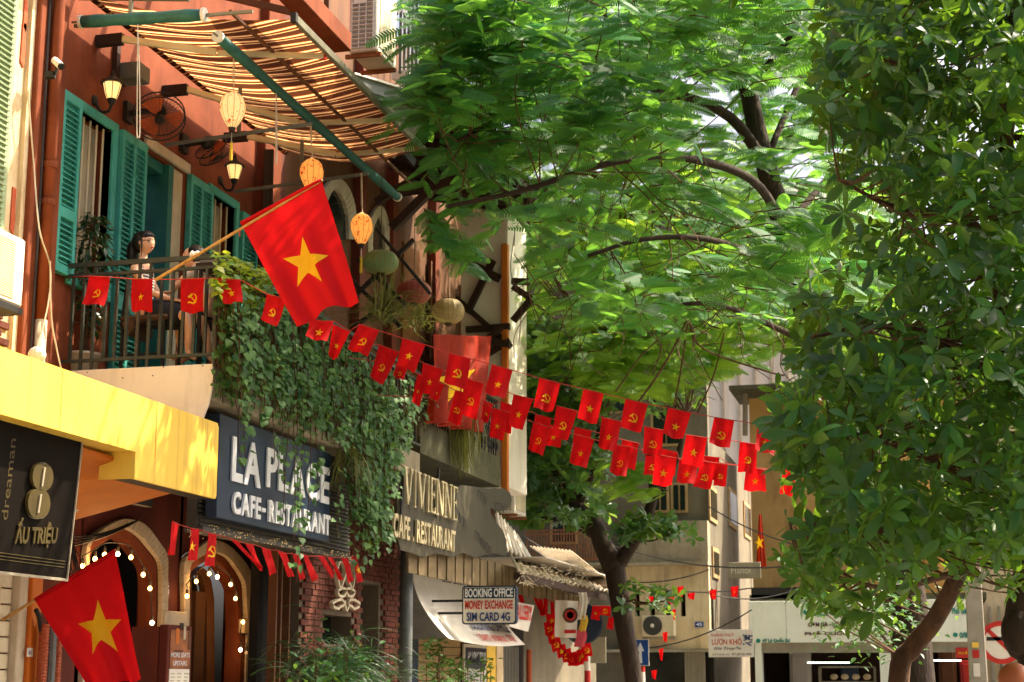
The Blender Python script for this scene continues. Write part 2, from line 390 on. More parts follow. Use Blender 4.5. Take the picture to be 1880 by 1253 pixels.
mk('wood_dark', '#3b2415', '#2a190e', scale=4, rough=.7, stretch=(1, 1, .2)); mk('wood_red', '#7a3417', '#5d2610', scale=4, rough=.65, stretch=(1, 1, .2)); mk('wood_brown', '#6d4526', '#523219', scale=4, rough=.75, stretch=(1, .3, .3))
mk('timber_wall', '#6f4522', '#573416', scale=3, rough=.8, stretch=(1, 1, .3), grime='#3f2712'); mk('amber_wall', '#94632c', '#7a4e20', scale=2, rough=.85, grime='#6b4520')
mk('lamp_glass', '#f5cd84', '#e8b868', scale=4, rough=.3, emit=.55); mk('lamp_glass_unlit', '#d9c08e', rough=.3); mk('bulb_glow', '#ffc26a', '#ffba60', rough=.3, bump=0, emit=5); mk('bulb_cool', '#ffe9bc', '#ffe4b0', rough=.3, bump=0, emit=7)
mk('bulb_off', '#d8d0bf', rough=.2, bump=0); mk('tube_light', '#f4fff2', '#f4fff2', rough=.3, bump=0, emit=1.6)
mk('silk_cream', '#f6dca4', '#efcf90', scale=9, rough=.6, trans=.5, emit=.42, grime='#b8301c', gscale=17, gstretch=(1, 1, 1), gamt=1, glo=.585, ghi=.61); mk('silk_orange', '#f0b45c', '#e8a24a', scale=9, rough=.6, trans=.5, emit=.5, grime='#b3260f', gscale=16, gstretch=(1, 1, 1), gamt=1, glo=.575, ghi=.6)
mk('silk_green', '#8fae7c', '#7c9c69', scale=6, rough=.6, trans=.45); mk('silk_pink', '#b0605a', '#9c4f4a', scale=6, rough=.6, trans=.45); mk('silk_ecru', '#c2b186', '#ac9b70', scale=6, rough=.6, trans=.45)
mk('tassel', '#d9b92c', '#c2a01e', scale=20, rough=.8); mk('skin', '#e6b592', '#dca782', scale=5, rough=.5, bump=.02); mk('hair', '#14100e', '#0c0a09', scale=20, rough=.4, stretch=(1, 1, .2)); mk('skirt', '#22232c', '#191a22', scale=6, rough=.85); mk('shirt_white', '#ddd6cc', rough=.8); mk('lips', '#b5564c', bump=0)
mk('soil', '#2c2119', rough=.95); mk('pot_white', '#d8cfbe', '#c7bca8', scale=3, rough=.5, grime='#8a7a62'); mk('seat_leather', '#5a4030', '#48321f', scale=5, rough=.5)
mk('bark', '#5b4530', '#3a2a1c', scale=7, rough=.95, bump=1, bscale=30, stretch=(1, 1, .35)); mk('bark_dark', '#3d3024', '#261c14', scale=7, rough=.95, bump=1, bscale=30, stretch=(1, 1, .35)); mk('bark_warm', '#5c4029', '#3a281a', scale=7, rough=.95, bump=1, bscale=30, stretch=(1, 1, .4)); mk('twig', '#5d4028', '#452d1a', scale=9, rough=.9, bump=0)
mk('rust_iron', '#a0673c', '#7c4a28', scale=10, rough=.8, grime='#4a2a16'); mk('tin', '#c9bba2', '#ab9a7d', scale=4, rough=.55, metal=.1, grime='#7a5a38', gamt=.8); mk('tin_grey', '#8f9288', '#777b72', scale=4, rough=.5, grime='#55503f')
mk('beige_wall', '#dcc9a4', '#c8b288', scale=1.2, rough=.9, bump=.3, grime='#5d4c34', gscale=1.6, gamt=.85, glo=.46, ghi=.72); mk('grey_wall', '#756c58', '#5c5545', scale=1.2, rough=.9, bump=.3, grime='#3a362b', gscale=1.2, gamt=.7)
mk('white_wall', '#f4eee0', '#e9dfca', scale=1, rough=.9, grime='#a4957a', gamt=.5); mk('ochre_wall', '#cfae72', '#bb955a', scale=1, rough=.9, bump=.3, grime='#5d4526', gscale=1.6, gstretch=(1, 1, .3), gamt=.7)
mk('old_board', '#857250', '#65553a', scale=3, rough=.85, grime='#3a301f', gamt=.7); mk('shutter_steel', '#a29b86', '#8c8671', scale=3, rough=.6, grime='#5a5342'); mk('shutter_wood', '#b09468', '#967a50', scale=3, rough=.8, stretch=(1, .3, 1), grime='#5c4528'); mk('grille', '#7d7a70', rough=.5)
mk('glass_dark', '#1d2622', '#151c1a', scale=2, rough=.15, bump=0); mk('hose', '#b35a35', '#98482a', rough=.6); mk('poster_sea', '#9fb0ba', '#d8aca2', scale=2, rough=.4, bump=0, stretch=(1, 1, 3)); mk('poster_rock', '#3c454a', rough=.5, bump=0); mk('photo_warm', '#b06a3a', '#5a2a18', scale=7, rough=.4, bump=0)
mk('pole_concrete', '#a7a08f', '#938c7b', scale=3, rough=.9, bump=.3, grime='#6d6656'); mk('poly_roof', '#b9bcae', '#a3a798', scale=3, rough=.4, trans=.4, grime='#6a6c5e'); mk('orange_ball', '#b0623a', '#98502c', scale=4, rough=.5); mk('pink_cloth', '#d05a66', '#c04a58', rough=.8, trans=.3); mk('yellow_cloth', '#e8c34a', rough=.8, trans=.3)
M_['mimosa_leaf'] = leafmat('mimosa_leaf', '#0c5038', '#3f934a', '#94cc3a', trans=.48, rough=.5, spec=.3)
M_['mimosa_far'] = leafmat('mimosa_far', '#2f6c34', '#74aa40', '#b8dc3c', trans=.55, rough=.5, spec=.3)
M_['broad_leaf'] = leafmat('broad_leaf', '#123d1b', '#37772f', '#98c42c', trans=.38, rough=.38, spec=.42)
M_['mid_leaf'] = leafmat('mid_leaf', '#1d4f2a', '#3f7a3c', '#8fb030', trans=.35, rough=.45)
M_['ivy_leaf'] = leafmat('ivy_leaf', '#1c4f28', '#6a9650', '#a4c23c', trans=.3, rough=.5, spec=.25)
M_['ivy_sun_tint'] = leafmat('ivy_sun_tint', '#3f7a24', '#a8b838', '#c8d030', trans=.4, rough=.4)
M_['ficus_leaf'] = leafmat('ficus_leaf', '#17321c', '#2b4f28', '#6f9030', trans=.2, rough=.35)
M_['grass_leaf'] = leafmat('grass_leaf', '#3c4a24', '#8a8a48', '#a0a040', trans=.3, rough=.5)

# striped awning cloth: brown, cream and orange bands woven across the slope
m = mat('awning_cloth', '#ffffff', rough=.8, bump=.05); n = m.node_tree.nodes; l = m.node_tree.links; b = n['Principled BSDF']
tc = n.new('ShaderNodeTexCoord'); sx = n.new('ShaderNodeSeparateXYZ'); l.new(tc.outputs['Object'], sx.inputs[0])
ml = n.new('ShaderNodeMath'); ml.operation = 'MULTIPLY'; ml.inputs[1].default_value = 4.5; l.new(sx.outputs['Y'], ml.inputs[0])
fr = n.new('ShaderNodeMath'); fr.operation = 'FRACT'; l.new(ml.outputs[0], fr.inputs[0]); rp = n.new('ShaderNodeValToRGB'); rp.color_ramp.interpolation = 'CONSTANT'
for i, (pos, c) in enumerate(((0, '#4a2817'), (.5, '#b8662c'), (.56, '#dcbc88'), (.7, '#9c5626'), (.76, '#4a2817'), (.9, '#c07a3a'), (.95, '#dcbc88'))):
    e = rp.color_ramp.elements[i] if i < 2 else rp.color_ramp.elements.new(pos); e.position = pos; e.color = hexc(c)
l.new(fr.outputs[0], rp.inputs[0]); l.new(rp.outputs[0], b.inputs['Base Color']); t = n.new('ShaderNodeBsdfTranslucent'); l.new(rp.outputs[0], t.inputs[0])
ms = n.new('ShaderNodeMixShader'); ms.inputs[0].default_value = .65; l.new(b.outputs[0], ms.inputs[1]); l.new(t.outputs[0], ms.inputs[2]); l.new(ms.outputs[0], n['Material Output'].inputs[0]); M_['awning_cloth'] = m
# striped blouse
m = mat('striped_jersey', '#ffffff', rough=.85, bump=0); n = m.node_tree.nodes; l = m.node_tree.links; b = n['Principled BSDF']
tc = n.new('ShaderNodeTexCoord'); sx = n.new('ShaderNodeSeparateXYZ'); l.new(tc.outputs['Object'], sx.inputs[0])
ml = n.new('ShaderNodeMath'); ml.operation = 'MULTIPLY'; ml.inputs[1].default_value = 32; l.new(sx.outputs['Z'], ml.inputs[0])
fr = n.new('ShaderNodeMath'); fr.operation = 'FRACT'; l.new(ml.outputs[0], fr.inputs[0]); rp = n.new('ShaderNodeValToRGB'); rp.color_ramp.interpolation = 'CONSTANT'
rp.color_ramp.elements[0].color = hexc('#e2dacd'); rp.color_ramp.elements[1].color = hexc('#1b1b20'); rp.color_ramp.elements[1].position = .5
l.new(fr.outputs[0], rp.inputs[0]); l.new(rp.outputs[0], b.inputs['Base Color']); M_['striped_jersey'] = m

# ------------------------------------------------------------------ the setting
XW, XE, Y0, ZF = -8.22, -6.57, 14.3, 4.52                            # wall plane, balcony edge, near end of the balcony, balcony floor
struct(MB().box((-28, -20, -.3), (28, 66, 0)).build('ground', M_['asphalt']))
struct(MB().box((-9, -10, .004), (-5.4, 37, .14)).build('pavement', M_['paving'], bevel=.02))
struct(MB().box((1.8, -10, .004), (5.0, 37, .14)).build('pavement', M_['paving'], bevel=.02))
struct(MB().box((-9, 37.0, .004), (5, 38.2, .143)).build('pavement', M_['paving'], bevel=.02))

def wall_open(b, x0, x1, y0, y1, z0, z1, ops):
    """wall slab in the street plane with openings (ya, yb, za, zb) left out"""
    ys = y0
    for ya, yb, za, zb in sorted(ops):
        b.box((x0, ys, z0), (x1, ya, z1))
        if za > z0: b.box((x0, ya, z0), (x1, yb, za))
        if zb < z1: b.box((x0, ya, zb), (x1, yb, z1))
        ys = yb
    b.box((x0, ys, z0), (x1, y1, z1)); return b

# ---- leftmost building: peeling cream plaster over brick, sage shutter
t = thing('plaster_building', 'peeling cream plaster building at the left edge with exposed brick below its air conditioner', 'building', (-8.4, 13.2, 0))
yl = P(46, 300, X=XW+.02).y; ysh = P(17, 300, X=XW+.05).y
wall_open(MB(), XW-.3, XW, 9.0, yl, 0, 11, [(12.2, ysh-.1, 5.2, 8.9)]).build('wall', M_['cream_plaster'], t)
b = MB()
for zz in (5.7, 7.35, 7.7, 8.6):                                       # ragged edges of lost plaster
    r_ = random.random; MB().prism([(XW+.003, yl-.16-r_()*.05, zz), (XW+.003, yl-.12+r_()*.03, zz-.05), (XW+.003, yl-.1, zz+.1), (XW+.003, yl-.13+r_()*.03, zz+.2+r_()*.1), (XW+.003, yl-.11, zz+.4), (XW+.003, yl-.17, zz+.3+r_()*.2)], (.012, 0, 0)).build('bare_patch', M_['old_paint'], t)

b = MB(); b.box((XW+.0, yl-.075, 0), (XW+.045, yl, 11)); b.build('corner_band', M_['cream_plaster'], t)
sh = MB().box((XW-.02, ysh-.66, 5.15), (XW+.045, ysh, 8.95)).build('shutter', M_['sage'], t, bevel=.006)
sl = None
for k in range(60):
    c = (XW+.05, ysh-.33, 5.4+k*.055)
    if sl is None: sl = MB().cbox(c, .035, .52, .01, Matrix.Rotation(.6, 3, 'Y')).build('slat', M_['sage'], sh)
    else: inst(sl, 'slat', sh, c)
bb = None
for r in range(9):
    for k in range(5):
        y = yl-.12-.235*k-(.11 if r % 2 else 0); z = 4.62+.078*r
        if r > 5 and k < (r-5): continue
        c = (XW+.004+random.uniform(-.006, .008), y-.1, z)
        if bb is None: bb = MB().cbox(c, .05, .215, .066).build('brick', M_['brick_red'], t, bevel=.006)
        else: inst(bb, 'brick', t, c, (0, random.uniform(-.03, .03), random.uniform(-.03, .03)))
# air conditioner hung on it
def ac_unit(name, label, o, sx, sy, sz, group=None, face='y', fan=False):
    """outdoor unit; o = low corner; face = side that carries the grille or fan"""
    x, y, z = o; t = thing(name, label, 'air conditioner', o, group)
    MB().box(o, (x+sx, y+sy, z+sz)).build('casing', M_['white_plastic'], t, bevel=.015)
    b = MB()
    if face == 'y':
        for i in range(16): b.box((x+.04, y-.012, z+.05+i*(sz-.1)/16), (x+sx-.05, y-.002, z+.05+(i+.62)*(sz-.1)/16))
        b.build('vent', M_['grey_plastic'], t); g = MB()
        for i in range(4): g.box((x+.035+i*(sx-.09)/3, y-.02, z+.03), (x+.045+i*(sx-.09)/3, y-.013, z+sz-.03))
        for i in range(17): g.box((x+.03, y-.019, z+.045+i*(sz-.1)/16), (x+sx-.04, y-.0125, z+.053+i*(sz-.1)/16))
        g.box((x+.06, y-.024, z+sz*.6), (x+sx*.62, y-.0205, z+sz*.7)); g.build('grille', M_['white_plastic'], t)
        q = MB(); q.box((x+sx+.001, y+.08, z+.07), (x+sx+.012, y+sy-.1, z+sz-.06)); q.build('mesh_panel', M_['cream_plastic'], t)
    for q_ in (.05, sy-.12): MB().box((x-.06, y+q_, z-.05), (x+sx+.03, y+q_+.04, z-.003)).build('bracket', M_['rust_iron'], t)
    return t
yb = P(45, 500, X=XW+.42).y
za, zb = P(45, 568, X=XW+.42).z, P(45, 440, X=XW+.42).z
t = thing('air_conditioner', 'white air conditioner cut by the left edge of the photo, above the yellow canopy', 'air conditioner', (XW+.2, yb-.5, za))
MB().box((XW+.06, yb-.85, za), (XW+.42, yb, zb)).build('casing', M_['white_plastic'], t, bevel=.02)
b = MB()
for i in range(26): b.box((XW+.421, yb-.8, za+.05+i*(zb-za-.1)/26), (XW+.43, yb-.17, za+.05+(i+.5)*(zb-za-.1)/26))
b.build('grille', M_['cream_plastic'], t)
MB().box((XW, yb-.8, za-.07), (XW+.44, yb-.02, za-.012)).build('shadow_slab', M_['iron_black'], t)  # black slab stands in for the shadow under the casing

# ---- the cafe: rust plaster house over arches
cafe = thing('cafe_house', 'rust red cafe house with teal shutters above two lit arches', 'house', (-8.5, 16.5, 0))
W1 = (14.47, 15.17, 5.5, 7.26); D1 = (15.9, 16.86, ZF, 7.3); W2 = (17.66, 18.36, 5.5, 7.3)
wall_open(MB(), XW-.35, XW, 14.02, 19.0, 4.18, 12, [W1, D1, W2]).build('upper_wall', M_['rust_plaster'], cafe)
MB().box((XW-.35, yl, 3.25), (XW+.1, 14.018, 12)).build('pilaster', M_['rust_plaster'], cafe, bevel=.01)
MB().box((XW-.3, 19.0, 4.2), (XW+.12, 19.55, 12)).build('pilaster', M_['rust_plaster'], cafe, bevel=.01)
MB().box((XW-.6, 19.553, 4.2), (XW+.06, 19.85, 12)).build('pilaster', M_['brick_red'], cafe, bevel=.01)
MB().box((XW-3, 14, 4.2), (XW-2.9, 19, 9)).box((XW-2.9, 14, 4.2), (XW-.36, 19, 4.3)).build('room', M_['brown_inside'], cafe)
def win(ya, yb, za, zb, bars=5):
    f = MB(); q = .06
    f.box((XW-.12, ya-.09, za-.08), (XW+.035, ya, zb+.1)).box((XW-.12, yb, za-.08), (XW+.035, yb+.1, zb+.1)).box((XW-.12, ya, zb), (XW+.035, yb, zb+.1)).box((XW-.12, ya, za-.08), (XW+.06, yb, za))
    fr_ = f.build('window', M_['teal'], cafe, bevel=.008)
    MB().box((XW-.2, ya, za), (XW-.17, ya+(yb-ya)*.45, zb)).build('pane', M_['glass_dark'], fr_)
    MB().box((XW-.2, ya+(yb-ya)*.45+.01, za), (XW-.16, yb, zb)).build('curtain', M_['trim'], fr_)
    for k in range(bars):
        y = ya+(yb-ya)*(k+.5)/bars; MB().tube([(XW-.06, y, za), (XW-.06, y, zb)], .012, 6).build('bar', M_['cream_plastic'], fr_)
    MB().tube([(XW-.045, ya, za+.5), (XW-.045, yb, za+.5)], .011, 6).build('bar', M_['cream_plastic'], fr_)
win(*W1); win(*W2, bars=4)
def shutter(ya, yb, za, zb, cols=2, lab=None):
    X = XW+.03; s = MB(); e = .055
    gap = [(ya+e+(yb-ya-e)*k/cols, ya+(yb-ya-e)*(k+1)/cols) for k in range(cols)]
    s.box((X, ya, za), (X+.045, ya+e, zb)); zm = [za+.09, za+(zb-za)*.3, za+(zb-za)*.36, zb-.1]
    for a, c in gap:
        s.box((X, c, za), (X+.045, c+e, zb))
        for z0, z1 in ((za, za+.09), (zm[1], zm[2]), (zb-.1, zb)): s.box((X, a, z0), (X+.045, c, z1))
    s.box((X-.02, ya, za), (X-.002, yb, zb))
    o = s.build('shutter', M_['teal'], cafe, bevel=.004); src = None
    if lab: o['label'] = lab
    for a, c in gap:
        for z0, z1 in ((zm[0], zm[1]), (zm[2], zm[3])):
            for k in range(int((z1-z0)/.055)):
                ctr = (X+.022, (a+c)/2, z0+.03+k*.055)
                if src is None: src = MB().cbox(ctr, .05, c-a, .008, Matrix.Rotation(.75, 3, 'Y')).build('slat', M_['teal'], o)
                else: inst(src, 'slat', o, ctr)
shutter(14.05, 14.42, 5.48, 7.33, 1); shutter(15.3, 15.87, ZF+.02, 7.32, 2); shutter(16.98, 17.6, ZF+.5, 7.33, 2); shutter(18.48, 18.97, 5.0, 7.3, 1)
b = MB(); b.box((XW-.3, 16.5, ZF), (XW+.02, 16.62, 7.3)).box((XW-.3, 15.9, 7.18), (XW-.05, 16.5, 7.3)); b.build('door_frame', M_['teal_dark'], cafe)
MB().box((XW-.34, 16.63, ZF), (XW+.015, 16.86, 7.29)).build('door_jamb', M_['trim'], cafe)
MB().box((XW+.002, 15.88, 7.33), (XW+.05, 17.0, 7.45)).build('lintel', M_['trim'], cafe, bevel=.01)
MB().box((XW-.28, 16.0, ZF), (XW-.2, 16.5, ZF+1.0)).build('door_panel', M_['teal_dark'], cafe)
# ground floor arches
def poly_w(px, X=XW): return [P(x, y, X=X) for x, y in px]
def arch(outer, inner, zt, lab):
    X = XW+.02; o = poly_w(outer, X); i_ = poly_w(inner, X)
    o = [V(X, o[0].y, .2)]+o+[V(X, o[-1].y, 1.2)] ; i_ = [V(X, i_[0].y, .2)]+i_+[V(X, i_[-1].y, 1.2)]
    oc = [o[0]]+curve3(o[1:-1], 4)+[o[-1]]; ic = [i_[0]]+curve3(i_[1:-1], 4)+[i_[-1]]; k = min(len(oc), len(ic)); oc, ic = oc[:k-1]+[oc[-1]], ic[:k-1]+[ic[-1]]
    tr = MB().band(oc, ic, (.06, 0, 0)).build('arch_trim', M_['trim'], cafe, bevel=.006)
    top = [V(X, p.y, zt) for p in oc]; MB().band([p+V(-.004, 0, 0) for p in top], [p+V(-.004, 0, 0) for p in oc], (-.3, 0, 0)).build('lower_wall', M_['maroon_plaster'], cafe)
    inn = [V(X-.005, p.y+.0, p.z) for p in ic]; mid = sum((p.y for p in ic), 0)/len(ic)
    inn2 = [V(p.x, mid+(p.y-mid)*.86, p.z-.09 if p.z > 1.3 else p.z) for p in inn]
    MB().band(inn, inn2, (-.17, 0, 0)).build('arch_reveal', M_['rust_plaster'], cafe)
    return oc, ic
O1 = [(150, 1090), (150, 1003), (175, 975), (204, 958), (227, 953), (258, 963), (282, 992), (299, 1020), (300, 1060), (300, 1121)]
I1 = [(156, 1090), (157, 1005), (178, 984), (200, 973), (219, 969), (247, 984), (270, 1010), (286, 1033), (289, 1065), (289, 1121)]
O2 = [(330, 1121), (330, 1033), (352, 1010), (372, 995), (384, 991), (405, 997), (425, 1012), (451, 1046), (453, 1085), (454, 1139)]
I2 = [(340, 1121), (341, 1045), (356, 1026), (374, 1017), (387, 1015), (403, 1019), (419, 1033), (441, 1068), (444, 1095), (446, 1139)]
a1, _ = arch(O1, I1, 4.16, 0); a2, _ = arch(O2, I2, 4.16, 0)
y1, y2, y3, y4 = max(p.y for p in a1), min(p.y for p in a2), max(p.y for p in a2), min(p.y for p in a1)
MB().box((XW-.3, y1, 0), (XW+.015, y2, 4.16)).box((XW-.3, y3, 0), (XW+.015, 19.6, 4.16)).box((XW-.3, yl, 0), (XW+.015, y4, 4.16)).build('lower_wall', M_['maroon_plaster'], cafe)
za = P(310, 1149, X=XW+.06).z; zb = P(310, 1122, X=XW+.06).z
MB().box((XW+.017, y1-.12, za), (XW+.1, y2+.1, zb)).build('capital', M_['trim'], cafe, bevel=.01)
c0, c1 = P(443, 1163, X=XW+.06), P(473, 1139, X=XW+.06); MB().box((XW+.017, c0.y, c0.z), (XW+.1, c1.y, c1.z)).build('capital', M_['trim'], cafe, bevel=.01)
MB().box((XW+.017, y1-.1, 0), (XW+.06, y2+.08, za-.004)).build('pier', M_['rust_plaster'], cafe); MB().box((XW+.017, c0.y, 0), (XW+.06, c1.y, c0.z-.004)).build('pier', M_['rust_plaster'], cafe)
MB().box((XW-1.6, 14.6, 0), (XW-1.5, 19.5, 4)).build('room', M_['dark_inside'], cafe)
b = MB()
for y in (15.62, 16.1): b.box((XW-.5, y, 0), (XW-.42, y+.42, 2.75))
b.build('door_leaf', M_['wood_dark'], cafe, bevel=.01); MB().box((XW-.46, 16.45, 0), (XW-.38, 16.62, 2.5)).build('door_post', M_['wood_brown'], cafe)
pts = poly_w([(339, 1253), (340, 1062), (350, 1048), (359, 1041), (368, 1048), (377, 1068), (382, 1100), (383, 1253)], XW-.3)
pin = [V(p.x, 17.66+(p.y-17.66)*.8, p.z-.07) for p in pts]; MB().band(pts, pin, (.08, 0, 0)).build('pointed_frame', M_['wood_brown'], cafe)
q = [V(XW-.32, p.y, p.z) for p in pin]; MB().prism(q, (-.03, 0, 0)).build('door_leaf', M_['glass_dark'], cafe)
MB().box((XW-.3, 18.15, 0), (XW-.22, 18.42, 2.6)).build('door_post', M_['wood_brown'], cafe)
MB().box((XW-.29, 17.4, 2.0), (XW-.21, 17.9, 2.06)).build('door_rail', M_['wood_red'], cafe)
# house number
o = P(301, 1098, X=XW+.02); e = P(309, 1070, X=XW+.02)
t = thing('house_number', 'small blue enamel plate with the number 6 between the two arches', 'number plate', o)
MB().box((XW+.016, o.y, o.z), (XW+.03, e.y, e.z)).build('plate', M_['sign_blue'], t); lettering('numeral', '6', (XW+.03, o.y+.04, o.z+.04), (0, 1, 0), (0, 0, 1), (e.y-o.y)*.6, (e.z-o.z)*.6, M_['white_letter'], t)

# ---- rain pipe and cables on the pilaster
yp = P(85, 400, X=XW+.16).y
t = thing('rain_pipe', 'rust painted rain pipe running down the corner of the cafe', 'pipe', (XW+.16, yp, 4.3))
MB().tube([(XW+.17, yp, 4.9), (XW+.17, yp, 11)], .055, 12).build('pipe', M_['rust_plaster'], t, smooth=True)
MB().tube([(XW+.17, yp, 3.6), (XW+.17, yp, 4.9)], .056, 12).build('lower_pipe', M_['trim'], t, smooth=True)
for z in (6.05, 6.42, 8.9): MB().lathe((XW+.17, yp, z), [(.068, -.03), (.072, 0), (.068, .03)], 12).build('collar', M_['rust_plaster'], t)
t = thing('wall_cable', 'dark and cream cables clipped down beside the rust rain pipe', 'cable', (XW+.12, yp-.09, 4.6))
wire(curve3([(XW+.13, yp-.1, 11), (XW+.12, yp-.09, 8), (XW+.14, yp-.1, 6), (XW+.13, yp-.09, 4.5)]), .012).build('cable', M_['cable'], t)
wire(curve3([P(52, 180, X=XW+.12), P(62, 300, X=XW+.13), P(72, 420, X=XW+.24), P(92, 490, X=XW+.25), P(88, 560, X=XW+.26), P(68, 640, X=XW+.25)]), .008).build('cable', M_['cable_cream'], t)
wire(curve3([P(92, 480, X=XW+.26), P(94, 580, X=XW+.27), P(104, 640, X=XW+.3), P(112, 676, X=XW+.34)]), .008).build('cable', M_['cable_cream'], t)
b = MB(); b.ball(P(68, 652, X=XW+.25), .09, .07, .08); b.build('bundle', M_['white_panel'], t)

# ---- balcony
bal = thing('balcony', 'cafe balcony with a dark iron railing and a pale curved end panel', 'balcony', (XE+.8, Y0, ZF))
YE = 20.9
MB().box((XW+.002, Y0+.03, 4.18), (XE, YE, ZF)).build('slab', M_['concrete'], bal, bevel=.015)
pan = [(130, 681), (390, 668), (391, 690), (389, 715), (383, 742), (372, 770), (250, 800), (130, 790)]
MB().prism([P(x, y, Y=Y0) for x, y in pan], (0, .025, 0)).build('end_panel', M_['white_panel'], bal, bevel=.004)
b = MB()
for x, y in ((160, 684), (220, 676), (300, 674), (372, 672), (225, 694), (280, 690)): b.lathe(P(x, y, Y=Y0-.004), [(.006, -.004), (.006, .004)], 8, (0, 1, 0))
b.build('screw', M_['iron_black'], bal)
ir = M_['iron']; zt, zs, zl = ZF+1.06, ZF+.955, ZF+.1
for z, h in ((zt, .045), (zs, .03), (zl, .03)):
    MB().box((XW+.02, Y0+.001, z-h/2), (XE-.024, Y0+.04, z+h/2)).build('rail', ir, bal); MB().box((XE-.02, Y0, z-h/2), (XE+.022, YE, z+h/2)).build('rail', ir, bal)
sb = sl_ = None; k = 0
xs = [XW+.13+.1185*i for i in range(14)]
for i, x in enumerate(xs[:13]):
    lo, hi = (ZF, zt-.023) if i in (1, 2, 6, 7) else (zl+.016, zs-.016)
    MB().box((x-.014, Y0+.008, lo), (x+.014, Y0+.034, hi)).build('baluster', ir, bal)
for i in range(48):
    y = Y0+.02+.135*i
    if i % 6 == 0: MB().box((XE-.016, y-.018, ZF), (XE+.018, y+.018, zt-.023)).build('post', ir, bal)
    else: MB().box((XE-.011, y-.011, zl+.016), (XE+.013, y+.011, zs-.016)).build('baluster', ir, bal)
for i in range(6):
    y = Y0+.9+i*.9; MB().tube([(XE-.004, y, zl+.02), (XE-.004, y+.4, zs-.02)], .01, 5).build('brace', ir, bal)

# ---- awning over the balcony
aw = thing('awning', 'brown and cream striped awning stretched above the cafe balcony', 'awning', (-7, 17, 8.2))
XR, XB, YA, YZ = XW+.27, -6.05, 14.1, 19.2; ZR, ZB = 8.3, 8.17
def cloth(u, v):                                                     # u out from the wall, v along the street
    y = YA+(YZ-YA)*v; yo = .85*(1-v)*u
    return (XR+(XB-XR)*u, y+yo*.9, ZR+(ZB-ZR)*u-.16*math.sin(math.pi*u)*(.6+.5*v)-.03*math.sin(v*math.pi*9)*math.sin(math.pi*u))
c = MB().grid(cloth, 22, 60).build('canvas', M_['awning_cloth'], aw, smooth=True, fix=False)
MB().tube([(XR, YA-.7, ZR+.02), (XR, YZ+.1, ZR+.02)], .05, 12).build('roller', M_['awning_cloth'], aw, smooth=True)
b = MB(); b.bar((XB, YA+.75, ZB), (XB, YZ+.15, ZB), .05, .09); b.build('front_bar', M_['steel'], aw, bevel=.008)
MB().bar((XB, YA+.69, ZB), (XB, YA+.748, ZB), .06, .1).build('bar_cap', M_['iron_black'], aw)
for ya, ym, yb_ in ((14.75, 15.05, 15.75), (16.3, 17.35, 17.9), (18.0, 18.6, 19.0)):
    e = V(-7.0, ym, ZR-.32)
    MB().bar((XR+.02, ya, ZR-.2), e, .045, .07).build('folding_arm', M_['cream_plastic'], aw, bevel=.006); MB().bar(e+V(.0, .03, .0), (XB-.02, yb_, ZB-.06), .04, .06).build('folding_arm', M_['cream_plastic'], aw, bevel=.006)
    MB().cbox((XB-.04, yb_, ZB-.06), .07, .05, .07).build('arm_joint', M_['sign_red'], aw)
    MB().box((XW+.002, ya-.03, ZR-.26), (XR+.03, ya+.04, ZR-.14)).build('wall_bracket', M_['iron_black'], aw)
t = thing('blind_frame', 'thin steel pipe frame that carries the rolled green side blinds', 'frame', (-7.2, 14.12, 8))
zc = 8.03
MB().bar((XW+.1, 14.12, zc-.02), (-6.2, 14.12, zc-.06), .03).build('pipe', M_['steel'], t); MB().bar((XW+.1, 14.16, zc+.3), (-6.9, 14.16, zc+.16), .04).build('pipe', M_['steel'], t)
MB().bar((XW+.7, 14.14, zc-.03), (XW+.7, 14.14, zc+.25), .035).build('strut', M_['steel'], t)
MB().bar((-6.52, 14.3, zc+.05), (-6.52, 20.2, zc+.0), .03).build('pipe', M_['wood_brown'], t)
for y in (16.4, 18.3):
    MB().bar((XW+.02, y, 7.5), (-6.45, y, 7.6), .035).build('pipe', M_['grey_steel'], t); MB().bar((XW+.9, y, 7.55), (XW+.9, y, 8.1), .035).build('strut', M_['grey_steel'], t)
def rolled(name, label, a, b_, r):
    t = thing(name, label, 'blind', a, 'rolled green vinyl blinds'); a, b_ = Vector(a), Vector(b_); d = (b_-a).normalized()
    MB().tube([a.lerp(b_, i/8) for i in range(9)], [r*(1+.1*math.sin(i*2.1)) for i in range(9)], 14).build('roll', M_['green_vinyl'], t, smooth=True)
    MB().tube([a-d*.03, a-d*.001], r*1.15, 12).tube([b_+d*.001, b_+d*.03], r*1.15, 12).build('end_cap', M_['white_plastic'], t)
    MB().tube([a-d*.12, a-d*.03], .012, 6).build('spindle', M_['steel'], t); return t
rolled('rolled_blind', 'rolled green vinyl blind across the near end of the awning', (XW+.2, 14.1, 8.04), (-6.72, 14.1, 7.98), .062)
rolled('rolled_blind', 'long rolled green vinyl blind running along the street side of the awning', (-6.68, 14.4, 7.86), (-6.68, 20.1, 7.84), .055)
MB().cbox((-6.68, 14.2, 7.9), .1, .1, .12)
for px, top, bot, wdt, Yq in ((253, 45, 250, 5, 14.05), (507, 160, 300, 2, 15.9)):
    a, e = P(px, top, Y=Yq), P(px, bot, Y=Yq)
    loop = [a, a.lerp(e, .5)+V(wdt*.004, 0, 0), e+V(wdt*.004, 0, .03), e, e+V(-wdt*.002, 0, .03), a.lerp(e, .5)+V(-wdt*.001, 0, 0), a]
    tag(wire(curve3(loop, 5), .0055).build('pull_cord', M_['cord_white']), 'white looped pull cord hanging from the near green blind' if px < 300 else 'thin white pull cord hanging under the middle of the striped awning', 'cord')

